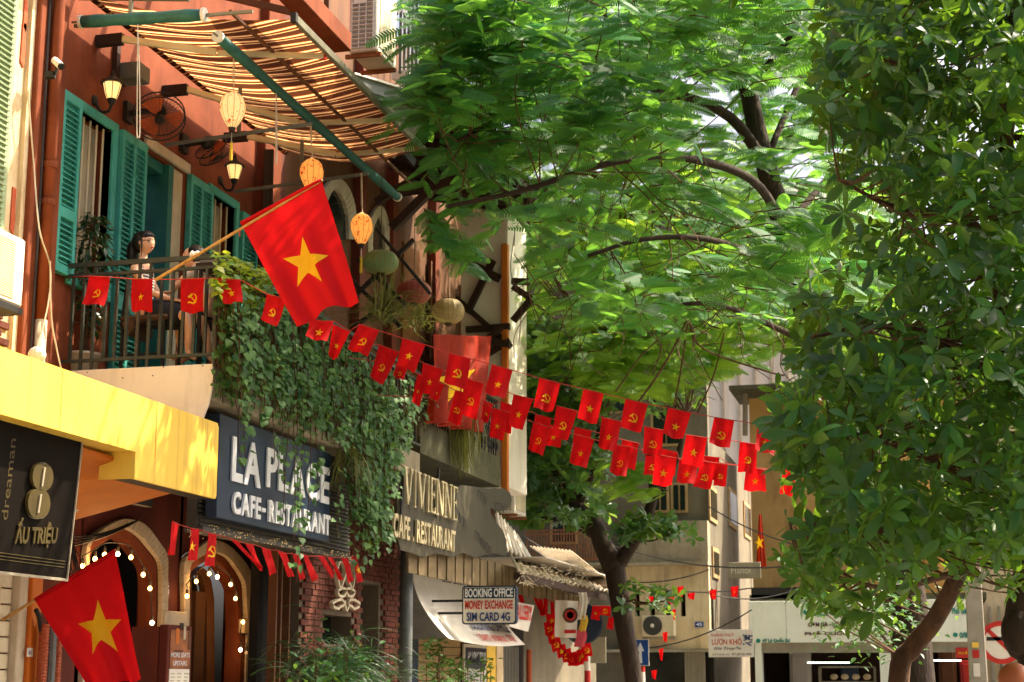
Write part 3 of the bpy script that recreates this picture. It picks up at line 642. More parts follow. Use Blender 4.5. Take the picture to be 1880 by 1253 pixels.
# ---- upper storey edge, air conditioner and glass roof above the awning
t = thing('upper_beam', 'rust red floor beam of the storey above the awning', 'beam', (-6.2, 16, 8.9))
e = P(645, 95, X=-6.15)
MB().box((-6.4, 13.5, e.z-.0), (-6.15, e.y, e.z+.22)).build('beam', M_['rust_plaster'], t, bevel=.01)
for i in range(3): MB().bar((XW+.02, 14.6+i*.7, e.z+.75), (-6.42, 14.5+i*.7, e.z+.12), .07).build('brace', M_['wood_brown'], t)
MB().bar(V(-6.3, e.y-.4, e.z+.22), V(-6.3, e.y-.4, e.z+2.2), .06).build('post', M_['wood_brown'], t)
q = P(692, 92, Y=17.6); q0 = P(640, 92, Y=17.6); far = P(727, 128, X=q.x)
ac_unit('air_conditioner', 'big white air conditioner with grille standing above the striped awning', (q0.x, 17.6, q.z), q.x-q0.x, far.y-17.6, 1.0)
t = thing('glass_roof', 'sloping dark steel and glass canopy behind the big air conditioner', 'canopy', (-6.2, 18.6, 8.3))
a, c = P(645, 150, Y=18.9), P(800, 196, Y=20.6)
MB().bar(a, c, .05, .16).build('rafter', M_['grey_steel'], t); MB().bar(a+V(0, 0, .1), c+V(0, 0, .1), .12, .025).build('flashing', M_['white_panel'], t)
a2_, c2_ = P(640, 165, Y=19.2), P(760, 300, Y=20.6); MB().bar(a2_, c2_, .05, .12).build('rafter', M_['iron_black'], t)
MB().prism([a+V(-.05, .02, -.1), c+V(-.05, .02, -.1), c2_+V(-.3, .05, .1), a2_+V(-.4, .1, .02)], (0, .01, .012)).build('pane', M_['poly_roof'], t)
t = thing('cage_balcony', 'upstairs balcony with slim vertical bars behind the mimosa leaves', 'balcony', (-6.4, 22, 9))
a, c = P(735, 130, Y=21.0), P(842, 190, Y=26.0)
for i in range(18):
    p = a.lerp(c, i/17); MB().bar(p-V(0, 0, .05), p+V(0, 0, 1.5), .04).build('bar', M_['grey_steel'], t)
MB().bar(a-V(0, 0, .06), c-V(0, 0, .06), .25, .12).build('edge_beam', M_['white_panel'], t); MB().bar(a+V(0, 0, .9), c+V(0, 0, .9), .05).build('rail', M_['grey_steel'], t)
MB().bar(P(727, 25, Y=20.5), P(765, -30, Y=20.8), .06).bar(P(780, -5, Y=20.8), P(800, 20, Y=21), .05).build('brace', M_['grey_steel'], t)

# ------------------------------------------------------------------ yellow shop canopy, board with the 8, ground floor of the left shop
XC = -6.45
t = thing('yellow_canopy', 'deep yellow metal shop canopy with stepped lower edge, sunlit at the left', 'canopy', (XC-.5, 12, 3.2))
ye = P(402, 778, X=XC).y; yn = P(249, 830, X=XC).y; zt = P(402, 778, X=XC).z; zb1 = P(249, 830, X=XC).z; zb2 = P(398, 918, X=XC).z; zn = P(249, 879, X=XC).z
zb2 = (zb2+zn)/2
f = MB(); f.prism([(XC, 8.5, zb1), (XC, yn, zb1), (XC, yn, zb2), (XC, ye-.02, zb2), (XC, ye, zb2+.03), (XC, ye, zt-.04), (XC, ye-.03, zt), (XC, 8.5, zt)], (-.03, 0, 0)).build('fascia', M_['yellow_paint'], t)
b = MB(); b.box((XC-.33, yn, zb2+.003), (XC-.031, yn+.02, zb1+.02)); b.build('step_panel', M_['yellow_paint'], t)
b = MB(); b.box((XC-.42, 8.5, zb1+.001), (XC-.031, yn-.002, zb1+.02)); b.build('lower_lip', M_['yellow_paint'], t)
MB().box((XC-.2, yn+.022, zb2+.0), (XC-.031, ye-.01, zb2+.02)).build('dark_lip', M_['iron_black'], t)
s0, s1 = P(134, 979, X=XW+.03), P(330, 925, X=XC-.35)
MB().hexa([(XC-.2, 8.5, zb1+.03), (XC-.2, ye-.02, zb2+.12), (XW+.11, ye-.02, s0.z+.02), (XW+.11, 8.5, s0.z+.02), (XC-.2, 8.5, zb1+.06), (XC-.2, ye-.02, zb2+.15), (XW+.11, ye-.02, s0.z+.05), (XW+.11, 8.5, s0.z+.05)]).build('soffit', M_['orange_paint_and_shade'], t)  # orange here is warm shade put into the yellow canopy's underside colour
MB().box((XW+.12, 8.5, zt-.03), (XC-.032, ye-.012, zt-.006)).build('top_sheet', M_['yellow_paint'], t)
for k in range(3): MB().box((XC+.0005, 9.7+k*1.62, zb1+.002), (XC+.003, 9.706+k*1.62, zt-.002)).build('seam', M_['orange_paint_and_shade'], t)
# hanging board
bt, bb_ = P(150, 812, X=XC-.16), P(122, 1065, X=XC-.38); tl, bl = P(-60, 770, X=XC-.16), P(-60, 1052, X=XC-.38)
tl.z = bt.z; bl.z = bb_.z
t = thing('shop_board', 'dark brown hanging shop board with a golden 8 under the yellow canopy', 'signboard', bb_)
nrm = (bt-tl).cross(bt-bb_).normalized(); nrm = nrm if nrm.x > 0 else -nrm
MB().prism([tl, bt, bb_, bl], -nrm*.06).build('board', M_['board_brown'], t); up = (bt-bb_).normalized()
MB().bar(bt+nrm*.002, bb_+nrm*.002, .012, .02, nrm).bar(bb_+nrm*.002, bl+nrm*.002, .02, .03, nrm).build('edge', M_['ivory_edge'], t)
for off in (.1, .125, .15): MB().bar(bb_+up*off+nrm*.003-V(0, .06, 0), bl+up*off+nrm*.003, .006, .004, nrm).build('border_line', M_['gold'], t)
def on_board(x, y, lift=.0):
    d = RM @ Vector(((x-CX)/FPX, -(y-CY)/FPX, -1)); k = ((bt+nrm*lift)-EYE).dot(nrm)/d.dot(nrm); return EYE+d*k
for (cx, cy, rx_, ry_) in ((79, 876, 19, 25), (72, 925, 20.5, 27)):
    for nm, lf, mm, sc in (('numeral_edge', .004, 'ivory_edge', 1.06), ('numeral', .034, 'gold', 1)):
        ring = [on_board(cx+sc*rx_*(abs(math.cos(a))**.75)*(1 if math.cos(a) > 0 else -1)-(3 if sc > 1 else 0), cy+sc*ry_*math.sin(a), lf) for a in [2*math.pi*i/28 for i in range(28)]]
        MB().prism(ring, -nrm*.028).build(nm, M_[mm], t)
    MB().bar(on_board(cx+3, cy-17, .04), on_board(cx-2, cy+17, .04), .022, .01, nrm).build('numeral_slot', M_['ivory_edge'], t)
rr = (on_board(60, 1000)-on_board(30, 1000)).normalized()
lettering('wording', 'ẤU TRIỆU', on_board(23, 1006), rr, up, (on_board(99, 1010)-on_board(23, 1006)).length, .235, M_['gold'], t, .03, .012)
lettering('wording', 'dreaman', on_board(13, 955), up, -rr, .62, .09, M_['gold'], t, .0, .0)
# camera under the soffit, lower front of the left shop
c = P(146, 930, Y=13.9)
t = thing('security_camera', 'round white security camera under the orange soffit beside the brown board', 'camera', c)
MB().ball(c+V(0, 0, .03), .04, .04, .045).build('dome', M_['white_plastic'], t, smooth=True); MB().tube([c+V(0, -.02, -.0), c+V(-.01, -.08, -.04)], .032, 12).build('barrel', M_['white_plastic'], t, smooth=True); MB().tube([c+V(-.01, -.081, -.04), c+V(-.012, -.092, -.046)], .024, 12).build('lens', M_['iron_black'], t)
t = thing('roller_shutter', 'closed cream roller front of the shop under the brown hanging board', 'shutter', (XW, 12.5, 0))
yA, yB = P(-30, 1200, X=XW+.05).y, P(17, 1200, X=XW+.05).y
src = None
for k in range(20):
    c = (XW+.03, (yA-1.5+yB)/2, .15+k*.145)
    if src is None: src = MB().cbox(c, .03, yB-yA+1.5, .132).build('slat', M_['cream_plastic'], t, bevel=.008)
    else: inst(src, 'slat', t, c)
y = yB
for px, m_, d in ((46, 'trim', .12), (73, 'orange_paint_and_shade', .16)):
    yq = P(px, 1200, X=XW+d).y; MB().box((XW-.1, y+.004, 0), (XW+d, yq, s0.z)).build('column', M_[m_], t, bevel=.01); y = yq
MB().box((XW-.12, yA-2, 0), (XW-.11, yB, 3.3)).build('backing', M_['dark_inside'], t); e = P(55, 1198, X=XW+.165)
MB().box((XW+.161, e.y-.05, e.z-.04), (XW+.168, e.y+.05, e.z+.04)).build('plate', M_['white_plastic'], t)
lettering('wording', '81', (XW+.169, e.y-.03, e.z-.02), (0, 1, 0), (0, 0, 1), .055, .035, M_['blue_ink'], t, .01, 0, .001)
y = P(80, 1180, X=XW+.25).y
for px, rr_, m_, zt_, lab in ((80, .05, 'hose', 2.15, 'orange ribbed hose standing against the orange column'), (94, .05, 'grey_steel', 2.25, 'grey smooth pipe between two orange hoses'), (106, .045, 'hose', 2.05, 'orange ribbed hose half covered by the lower flag')):
    p = P(px, 1180, X=XW+.24); pr = []
    if m_ == 'hose':
        for i in range(70): pr += [(rr_, i*.03), (rr_*.82, i*.03+.015)]
    else: pr = [(rr_, 0), (rr_, 2.2)]
    tag(MB().lathe((p.x, p.y, 0), pr, 10).build('hose' if m_ == 'hose' else 'pipe', M_[m_]), lab, 'hose' if m_ == 'hose' else 'pipe')
p = P(66, 1120, X=XW+.22); tag(wire(curve3([p, p+V(0, .06, -.06), p+V(0, .1, -.16), p+V(.02, .12, -.25)]), .022, 8).build('elbow_pipe', M_['iron_black'], smooth=True), 'black bent pipe on the orange column', 'pipe')
t = thing('cable_tangle', 'tangle of dark cables running from the arch down behind the brown board', 'cable', P(125, 1050, X=XW+.2))
for i in range(14):
    a = P(random.uniform(118, 135), random.uniform(985, 1000), X=XW+.2); e = P(random.uniform(112, 150), random.uniform(1060, 1200), X=XW+.22); mpt = a.lerp(e, .5)+V(random.uniform(0, .1), random.uniform(-.12, .12), random.uniform(-.1, .1))
    wire(curve3([a, mpt, e], 5), .006, 4).build('cable', M_['cable'], t)
for i in range(4):
    a, e = P(128, 985+i*6, X=XW+.2), P(235+i*8, 962-i*3, X=XW+.12); wire(sag(a, e, .04), .008, 4).build('cable', M_['cable'], t)

# ------------------------------------------------------------------ signs of the cafe
XS = XE-.1
t = thing('cafe_sign', 'navy cafe sign with raised white letters reading LA PLACE below the ivy', 'sign', (XS, 16, 3))
a, e = P(402, 752, X=XS), P(397, 950, X=XS); g = P(604, 999, X=XS)
ya, yb_, zlo, zhi = e.y, g.y, e.z-.0, 4.12
MB().box((XS-.12, ya, zlo), (XS, yb_, zhi)).build('board', M_['navy'], t, bevel=.008)
def prow(text, tl, bl, tr, br, m_, bold, depth, gap, X=XS+.001):
    T0, B0, T1, B1 = [P(*q, X=X) for q in (tl, bl, tr, br)]; z0 = (B0.z+B1.z)/2; z1 = (T0.z+T1.z)/2
    letter_row(text, (X, B0.y, z0), (0, 1, 0), (0, 0, 1), B1.y-B0.y, z1-z0, M_[m_], t, bold, depth, gap)
prow('LA', (422, 799), (422, 885), (475, 819), (475, 895), 'white_letter', .03, .018, .06)
prow('PLACE', (486, 821), (486, 894), (601, 860), (601, 927), 'white_letter', .03, .018, .07)
prow('CAFE', (423, 901), (423, 943), (474, 915), (474, 954), 'white_letter', .035, .025, .07)
prow('RESTAURANT', (489, 918), (489, 958), (602, 947), (602, 984), 'white_letter', .035, .025, .07)
p = P(477, 936, X=XS); MB().box((XS+.001, p.y, p.z-.02), (XS+.025, p.y+.1, p.z+.02)).build('hyphen', M_['white_letter'], t)
t = thing('ribbed_panel', 'dark ribbed metal panel carrying the navy cafe sign', 'panel', (XS-.2, 16.5, 3))
a, e = P(305, 976, X=XS-.35), P(648, 1028, X=XS-.2); zp = P(400, 976, X=XS-.13).z
y0 = P(305, 950, X=XS-.35).y; y1_ = P(648, 1020, X=XS-.13).y
MB().box((XS-.3, ya-.02, zp+.02), (XS-.2, y1_, 4.15)).build('box', M_['rib_grey'], t); n = int((4.1-zp)/.045)
MB().box((XS-.9, y0, zp+.25), (XS-.82, ya+.3, 4.15)).build('return_panel', M_['rib_grey'], t)
b = MB()
for i in range(n): b.box((XS-.198, ya+.02, zp+.03+i*.045), (XS-.17, y1_-.01, zp+.053+i*.045))
b.build('rib', M_['rib_grey'], t); MB().box((XS-.32, ya-.02, zp-.03), (XS-.125, y1_, zp+.018)).build('bottom_rail', M_['rib_grey'], t)
b = MB()
for i in range(150):
    yy = random.uniform(ya-.4, y1_); b.ball((XS-.11, yy, zp+random.uniform(-.03, .05)-(.08 if yy < ya else 0)), .004, n=4, m=2)
stuff(b.build('fairy_light', M_['lamp_glass'], t))

# ------------------------------------------------------------------ lamps, fans and small things on the wall
def wall_lamp(px, py, lab, lit=True, s=1.0):
    p = P(px, py, X=XW+.2); t = thing('wall_lantern', lab, 'wall lamp', (XW, p.y-.02, p.z-.1), 'carriage lamps on the red wall')
    c = V(XW+.2*s, p.y, p.z)
    pr = [(.02, -.16), (.045, -.13), (.055, -.12)]; MB().lathe(c, [(.012, -.19), (.03, -.17), (.045, -.125), (.05, -.12)], 10).build('cup', M_['iron_black'], t)
    MB().lathe(c, [(.05, -.119), (.07, -.06), (.09, .03), (.092, .045)], 12).build('glass', M_['lamp_glass' if lit else 'lamp_glass_unlit'], t, smooth=True)
    MB().lathe(c, [(.125, .046), (.12, .062), (.06, .1), (.03, .13), (.02, .17), (.008, .2)], 12).build('roof', M_['iron_black'], t); b = MB()
    for k in range(6):
        a = k*math.pi/3; b.tube([c+V(math.cos(a)*.052, math.sin(a)*.052, -.119), c+V(math.cos(a)*.073, math.sin(a)*.073, -.06), c+V(math.cos(a)*.094, math.sin(a)*.094, .045)], .004, 4)
    b.build('rib', M_['iron_black'], t); MB().lathe((XW+.002, c.y, c.z-.12), [(.06, 0), (.055, .02), (.03, .03)], 10, (1, 0, 0)).build('backplate', M_['iron_black'], t)
    wire(curve3([(XW+.02, c.y, c.z-.14), (XW+.08, c.y, c.z-.24), (XW+.17*s, c.y, c.z-.25), (c.x, c.y, c.z-.185)]), .016, 6).build('arm', M_['iron_black'], t, smooth=True)
wall_lamp(206, 162, 'black carriage lamp glowing warm above the first teal window'); wall_lamp(432, 312, 'black carriage lamp beyond the second wall fan, further along the red wall', True, .95)
def wall_fan(c, r, nrm_, lab):
    t = thing('wall_fan', lab, 'fan', c, 'wall fans'); c = Vector(c); nrm_ = Vector(nrm_).normalized(); q = Vector((0, 0, 1)).rotation_difference(nrm_)
    def pt(a, rad, h): return c+q @ V(math.cos(a)*rad, math.sin(a)*rad, h)
    for h, rr_ in ((.0, 1), (-.1, 1)): MB().tube([pt(2*math.pi*i/32, r*rr_, h) for i in range(33)], .008, 5, False).build('guard_ring', M_['iron_black'], t)
    b = MB()
    for i in range(36):
        a = 2*math.pi*i/36; b.tube([pt(a, .04, .05), pt(a, r*.6, .045), pt(a, r, 0)], .0022, 3, False).tube([pt(a, r, -.1), pt(a, r*.5, -.13), pt(a, .06, -.13)], .0022, 3, False)
    b.build('guard_wire', M_['iron_black'], t)
    for k in range(3):
        a0 = k*2.094+.5
        MB().grid(lambda u, v: pt(a0+(v-.5)*(1.25-.2*u), .05+(r*.88-.05)*u, -.06+.05*(v-.5)), 5, 5).build('blade', M_['old_paint'], t, smooth=True)
    MB().lathe(c, [(.05, -.03), (.05, .03), (.03, .05)], 12, nrm_).build('hub', M_['iron_black'], t); MB().lathe(c-nrm_*.24, [(.05, 0), (.08, .04), (.08, .1), (.05, .12)], 12, nrm_).build('motor', M_['iron_black'], t, smooth=True)
    k = c-nrm_*.2; MB().bar(k, V(XW+.02, k.y, k.z-.02), .05).build('arm', M_['iron_black'], t); MB().box((XW+.002, k.y-.08, k.z-.12), (XW+.05, k.y+.08, k.z+.1)).build('wall_plate', M_['iron_black'], t)
wall_fan(P(293, 219, X=XW+.45), .27, (.35, -.55, -.78), 'black caged wall fan with orange blades tilted down above the door')
fc = P(395, 285, X=XW+.35); wall_fan(fc, .2, (.2, .75, -.6), 'smaller black wall fan turned away beside the second lamp')
c = P(106, 119, X=XW+.3)
t = thing('wall_camera', 'small white bullet camera on the pilaster below the blind frame', 'camera', c)
MB().tube([c+V(-.04, 0, .05), c+V(.05, -.03, -.03)], .035, 10).build('body', M_['white_plastic'], t, smooth=True); MB().tube([c+V(.05, -.03, -.03), c+V(.065, -.035, -.043)], .034, 10).build('hood', M_['iron_black'], t); MB().bar(c+V(-.03, 0, -.1), c+V(-.12, 0, -.1), .06).bar(c, c+V(-.02, 0, -.1), .02).build('bracket', M_['iron_black'], t)
a = P(262, 130, X=XW+.25); t = thing('junction_box', 'dark metal box under the awning roller left of the caged fan', 'box', a)
MB().box((XW+.002, a.y-.14, a.z-.12), (XW+.28, a.y+.12, a.z+.06)).build('box', M_['grey_steel'], t, bevel=.01); MB().box((XW+.002, a.y-.22, a.z-.14), (XW+.06, a.y-.145, a.z+.24)).build('bracket', M_['wood_dark'], t)
# bundle of cables and white conduit on the far pilaster
t = thing('riser_cables', 'bundle of dark cables running down the far end of the red wall', 'cable', (XW+.2, 19.5, 6))
for i in range(6):
    a = P(486+i*3, 275, X=XW+.2); wire([a, a+V(.01, random.uniform(-.03, .03), -1), V(a.x, a.y, 4.5)], .018, 5).build('cable', M_['cable' if i % 2 else 'wood_dark'], t)

# ------------------------------------------------------------------ silk lanterns
def teardrop(c, w, h, m_, lab, top, tas=True):
    t = thing('silk_lantern', lab, 'lantern', c, 'flowered silk lanterns'); c = Vector(c); r = w/2; n = 14
    prof = [(.28, .5), (.55, .45), (.85, .33), (1, .15), (.97, -.02), (.8, -.2), (.55, -.37), (.3, -.5)]
    v = MB(); k = 12; pr2 = []
    for i in range(len(prof)-1):
        for q in range(2):
            u = q/2; pr2.append((prof[i][0]*(1-u)+prof[i+1][0]*u, prof[i][1]*(1-u)+prof[i+1][1]*u))
    pr2.append(prof[-1])
    def pt(a, j):
        rr_ = pr2[j][0]*r*(1-.035*abs(math.sin(a*k/2))); return c+V(math.cos(a)*rr_, math.sin(a)*rr_, pr2[j][1]*h)
    m2 = len(pr2)-1; v.grid(lambda u, w_: pt(2*math.pi*u, round(w_*m2)), 48, m2).build('silk', M_[m_], t, smooth=True, fix=False)
    b = MB()
    for q in range(k): b.tube([pt(2*math.pi*q/k, j)+V(0, 0, 0) for j in range(m2+1)], .0028, 4, False)
    b.build('rib', M_['bamboo'], t)
    MB().lathe(c-V(0, 0, h*.5), [(.012, -.05), (.03, -.045), (.04, 0), (.03, .01)], 10).build('base', M_['wood_dark'], t)
    MB().lathe(c+V(0, 0, h*.5), [(r*.3, -.012), (r*.3, .0), (.01, .02)], 10).build('cap', M_['silk_cream'], t)
    b = MB().tube([c+V(.006, 0, h*.5), top], .006, 5).tube([c+V(-.012, 0, h*.5+.1), Vector(top)+V(-.01, 0, 0)], .003, 4); b.build('cord', M_['cable_cream'], t)
    if tas:
        e = c-V(0, 0, h*.5+.05); MB().tube([e, e-V(0, 0, .09)], .003, 4).build('tassel_cord', M_['cord_white'], t); MB().ball(e-V(0, 0, .1), .012, n=8, m=5).build('bead', M_['grey_plastic'], t)
        MB().tube([e-V(0, 0, .11), e-V(0, 0, .3)], [.014, .018], 8).build('tassel', M_['tassel'], t)
def pxm(y): return y/3107
c = P(427, 203, Y=15.2); teardrop(c, .27, .38, 'silk_cream', 'cream silk lantern with red flowers and yellow tassel, nearest to the wall lamp', P(430, 95, Y=15.2))
c = P(572, 322, Y=16.8); teardrop(c, .27, .37, 'silk_orange', 'orange flowered silk lantern above the tip of the big flag', P(571, 232, Y=16.8), False)
c = P(664, 421, Y=18); teardrop(c, .265, .37, 'silk_orange', 'orange flowered silk lantern with tassel, just above the green lantern', P(664, 318, Y=18))
def disc_lantern(c, w, h, m_, lab, up):
    t = thing('round_lantern', lab, 'lantern', c, 'flat silk lanterns'); c = Vector(c); r = w/2; k = 20; n = 9
    pr = [(math.sin(math.pi*(.06+.88*i/n))**.7*r, -math.cos(math.pi*(.06+.88*i/n))*h/2) for i in range(n+1)]
    MB().grid(lambda u, v: c+V(math.cos(2*math.pi*u)*pr[round(v*n)][0]*(1-.02*abs(math.sin(u*math.pi*k))), math.sin(2*math.pi*u)*pr[round(v*n)][0]*(1-.02*abs(math.sin(u*math.pi*k))), pr[round(v*n)][1]), 80, n).build('silk', M_[m_], t, smooth=True, fix=False)
    b = MB()
    for q in range(k): b.tube([c+V(math.cos(6.2832*q/k)*p_[0], math.sin(6.2832*q/k)*p_[0], p_[1]) for p_ in pr], .0025, 3, False)
    b.build('rib', M_['bamboo'], t); MB().lathe(c+V(0, 0, h/2), [(.05, -.01), (.05, .015)], 10).lathe(c-V(0, 0, h/2), [(.05, -.02), (.05, .012)], 10).build('ring', M_['wood_dark'], t)
    MB().tube([c+V(0, 0, h/2), c+V(0, 0, h/2+up)], .004, 4).build('cord', M_['cable'], t)
disc_lantern(P(699, 482, Y=18.7), .44, .29, 'silk_green', 'flat green silk lantern beside the big flag', 1.0)
disc_lantern(P(760, 537, Y=19.6), .44, .30, 'silk_pink', 'flat faded pink silk lantern between the green and the ecru one', 1.2)
disc_lantern(P(823, 572, Y=21), .44, .34, 'silk_ecru', 'flat ecru silk lantern above the hanging orange cloth', 1.0)

# ------------------------------------------------------------------ bulbs on the arches
def lamp_light(p, t):                                                 # the bulb's own warm light
    L = bpy.data.lights.new('bulb_light', 'POINT'); L.energy = .55; L.color = (1, .5, .18); L.shadow_soft_size = .03
    o = bpy.data.objects.new('bulb_light', L); COL.objects.link(o); o.parent = t; o.location = Vector(p)-WL[t.name]
def bulbs(name, lab, pts, X, off=()):
    t = thing(name, lab, 'string lights', P(*pts[0], X=X), 'festoon lights on the arches'); tops = []
    src = None
    for i, (x, y) in enumerate(pts):
        p = P(x, y, X=X); m_ = M_['bulb_off'] if i in off else M_['bulb_cool' if i % 4 == 3 else 'bulb_glow']
        MB().ball(p, .023, .023, .026, 10, 7).build('bulb', m_, t, smooth=True); MB().tube([p+V(0, 0, .026), p+V(0, 0, .075)], .016, 8).build('socket', M_['cable'], t)
        if i not in off: lamp_light(p+V(.05, -.02, 0), t)
        tops.append(p+V(-.01, 0, .075+random.uniform(.02, .06)))
    b = MB()
    for q in tops: b.tube([q-V(-.01, 0, .04), q], .005, 4)
    b.tube(curve3(tops, 4), .007, 5); b.build('cable', M_['cable'], t)
s = 3.88
bulbs('string_lights', 'glowing bulbs strung round the first arch behind the lower flag', [(590/s, 930+425/s), (677/s, 930+375/s), (745/s, 930+345/s), (838/s, 930+340/s), (933/s, 930+363/s), (1020/s, 930+487/s), (1068/s, 930+585/s), (1083/s, 930+830/s)], XW+.14)
bulbs('string_lights', 'glowing bulbs strung round the second arch above the menu board', [(1332/s, 930+640/s), (1398/s, 930+535/s), (1490/s, 930+480/s), (1548/s, 930+503/s), (1643/s, 930+557/s), (1677/s, 930+657/s), (1730/s, 930+825/s), (1713/s, 930+1022/s), (1755/s, 930+1045/s)], XW+.14, (8,))
# menu board
t = thing('menu_board', 'red framed standing menu board reading MORE SEATS UPSTAIRS', 'menu board', P(325, 1253, X=XW+.5))
X = XW+.5; a, e = P(293, 1149, X=X), P(352, 1253, X=X); y0, y1_, zt = P(309, 1150, X=X).y, P(353, 1160, X=X).y, P(309, 1147, X=X).z
MB().box((X-.1, y0-.0, .2), (X, y1_, zt)).build('frame', M_['maroon_plaster'], t, bevel=.01); MB().box((X-.4, y0-.02, .2), (X-.101, y0+.06, zt-.02)).build('side', M_['wood_red'], t)
pz = P(330, 1228, X=X).z
MB().box((X+.002, y0+.05, pz), (X+.008, y1_-.05, zt-.05)).build('picture', M_['photo_warm'], t); MB().box((X+.002, y0+.05, .3), (X+.008, y1_-.05, pz-.004)).build('sheet', M_['sign_white'], t)
for yy, zz, w_, h_, m_ in ((.12, .25, .1, .16, 'orange_paint_and_shade'), (.3, .3, .07, .14, 'trim'), (.2, .42, .12, .05, 'wood_dark'), (.1, .16, .25, .03, 'wood_red'), (.42, .2, .06, .2, 'wood_brown')):
    MB().box((X+.009, y0+.05+yy, pz+zz), (X+.011, y0+.05+yy+w_*.8, pz+zz+h_)).build('picture_detail', M_[m_], t)
wq = y1_-y0-.14
lettering('wording', 'MORE SEATS', (X+.009, y0+.07, pz+.115), (0, 1, 0), (0, 0, 1), wq, .05, M_['white_letter'], t, .01); lettering('wording', 'UPSTAIRS', (X+.009, y0+.12, pz+.03), (0, 1, 0), (0, 0, 1), wq*.75, .05, M_['white_letter'], t, .01)
b = MB()
for i in range(7):
    for q in range(3): b.box((X+.0085, y0+.08+q*.16, pz-.06-i*.035), (X+.0095, y0+.08+q*.16+random.uniform(.07, .13), pz-.045-i*.035))
b.build('printed_lines', M_['pale_ink'], t)
# meter boxes by the second arch
t = thing('meter_box', 'grey electric boxes and conduit on the wall right of the second arch', 'meter box', P(495, 1150, X=XW+.2))
for (x0, y0_, x1, y1_, d) in ((477, 1055, 493, 1080, .18), (483, 1083, 510, 1120, .2), (491, 1143, 518, 1212, .22), (470, 1045, 478, 1078, .1)):
    a, e = P(x0, y1_, X=XW+d), P(x1, y0_, X=XW+d); MB().box((XW+.017, a.y, a.z), (XW+d, e.y, e.z)).build('box', M_['trim'], t, bevel=.012)
    MB().box((XW+d+.001, a.y+.05, a.z+.05), (XW+d+.008, e.y-.05, e.z-.05)).build('cover', M_['cream_plastic'], t)
a = P(515, 1020, X=XW+.12); wire([a, P(514, 1055, X=XW+.12), P(505, 1075, X=XW+.12), P(503, 1150, X=XW+.12)], .05, 8).build('conduit', M_['trim'], t); wire(curve3([P(484, 1090, X=XW+.2), P(480, 1150, X=XW+.2), P(490, 1250, X=XW+.2)]), .015).build('cable', M_['cable'], t)

# ------------------------------------------------------------------ balcony life: chair, table, plant, two guests
Yw = 14.82
def B(x, y, Y=Yw): return P(x, y, Y=Y)
t = thing('balcony_chair', 'dark metal chair with brown leather seat that the woman sits on', 'chair', (-7.35, Yw, ZF))
zs_ = B(270, 585).z; x0, x1 = B(235, 600).x, B(322, 600).x
MB().box((x0, Yw-.2, zs_-.06), (x1, Yw+.22, zs_-.005)).build('seat', M_['seat_leather'], t, bevel=.02)
MB().prism([B(222, 592, Yw-.2), B(246, 580, Yw-.2), B(246, 605, Yw-.2), B(230, 616, Yw-.2)], (0, .42, 0)).build('back_cushion', M_['seat_leather'], t, bevel=.01)
for x, yy in ((x0+.03, Yw-.17), (x1-.04, Yw-.17), (x0+.03, Yw+.19), (x1-.04, Yw+.19)): MB().bar((x, yy, ZF), (x, yy, zs_-.062), .026).build('leg', M_['iron_black'], t)
MB().bar(B(222, 600, Yw-.18), B(236, 505, Yw-.18), .022).bar(B(222, 600, Yw+.2), B(236, 505, Yw+.2), .022).build('back_frame', M_['iron_black'], t); MB().box((x0+.04, Yw-.15, ZF+.2), (x1-.06, Yw-.13, ZF+.22)).build('stretcher', M_['iron_black'], t)
t = thing('balcony_table', 'narrow dark bar table along the inside of the balcony railing', 'table', (-6.75, 15.2, ZF))
zt_ = B(350, 500, 15.1).z
MB().box((-7.0, 14.75, zt_-.05), (-6.62, 16.2, zt_)).build('tabletop', M_['wood_dark'], t, bevel=.006)
for x, yy in ((-6.96, 14.8), (-6.66, 14.8), (-6.96, 16.1), (-6.66, 16.1)): MB().bar((x, yy, ZF), (x, yy, zt_-.052), .03).build('leg', M_['iron_black'], t)
MB().box((-6.98, 14.8, zt_+.001), (-6.7, 15.0, zt_+.05)).build('ledge', M_['grey_plastic'], t)

def head_mesh(b, c, r, f):
    """head facing f (horizontal): skull, jaw, nose, brow, lips"""
    f = Vector(f).normalized(); sd = Vector((-f.y, f.x, 0)); k = len(b.v); n, m = 20, 16
    for i in range(m+1):
        th = math.pi*i/m
        for j in range(n):
            a = 2*math.pi*j/n; x, y, z = math.sin(th)*math.cos(a), math.sin(th)*math.sin(a), -math.cos(th)
            rx_, ry_, rz_ = .94, .78, 1.12
            if z < 0: ry_ *= 1-.28*z*z*1.0; rx_ *= 1+.02*(x > 0)-.1*(x < 0)*abs(z)
            px = x*rx_; pz = z*rz_
            if x > .5:
                if abs(y) < .22 and -.28 < z < .12: px += .16*(1-abs(y)/.22)*(1-abs(z+.13)/.2 if abs(z+.13) < .2 else 0)
                if abs(y) < .3 and -.62 < z < -.42: px += .05*(1-abs(y)/.3)
                if abs(y) < .3 and z < -.8: px += .1
                if .08 < z < .25 and .12 < abs(y) < .45: px -= .05
            b.v.append(Vector(c)+f*(px*r)+sd*(y*ry_*r)+V(0, 0, pz*r))
    for i in range(m):
        for j in range(n): b.f.append((k+i*n+j, k+i*n+(j+1) % n, k+(i+1)*n+(j+1) % n, k+(i+1)*n+j))
    for s_ in (-1, 1): b.ball(Vector(c)+sd*(s_*.79*r)-f*(.02*r)+V(0, 0, -.08*r), .13*r, .08*r, .22*r, 8, 5)
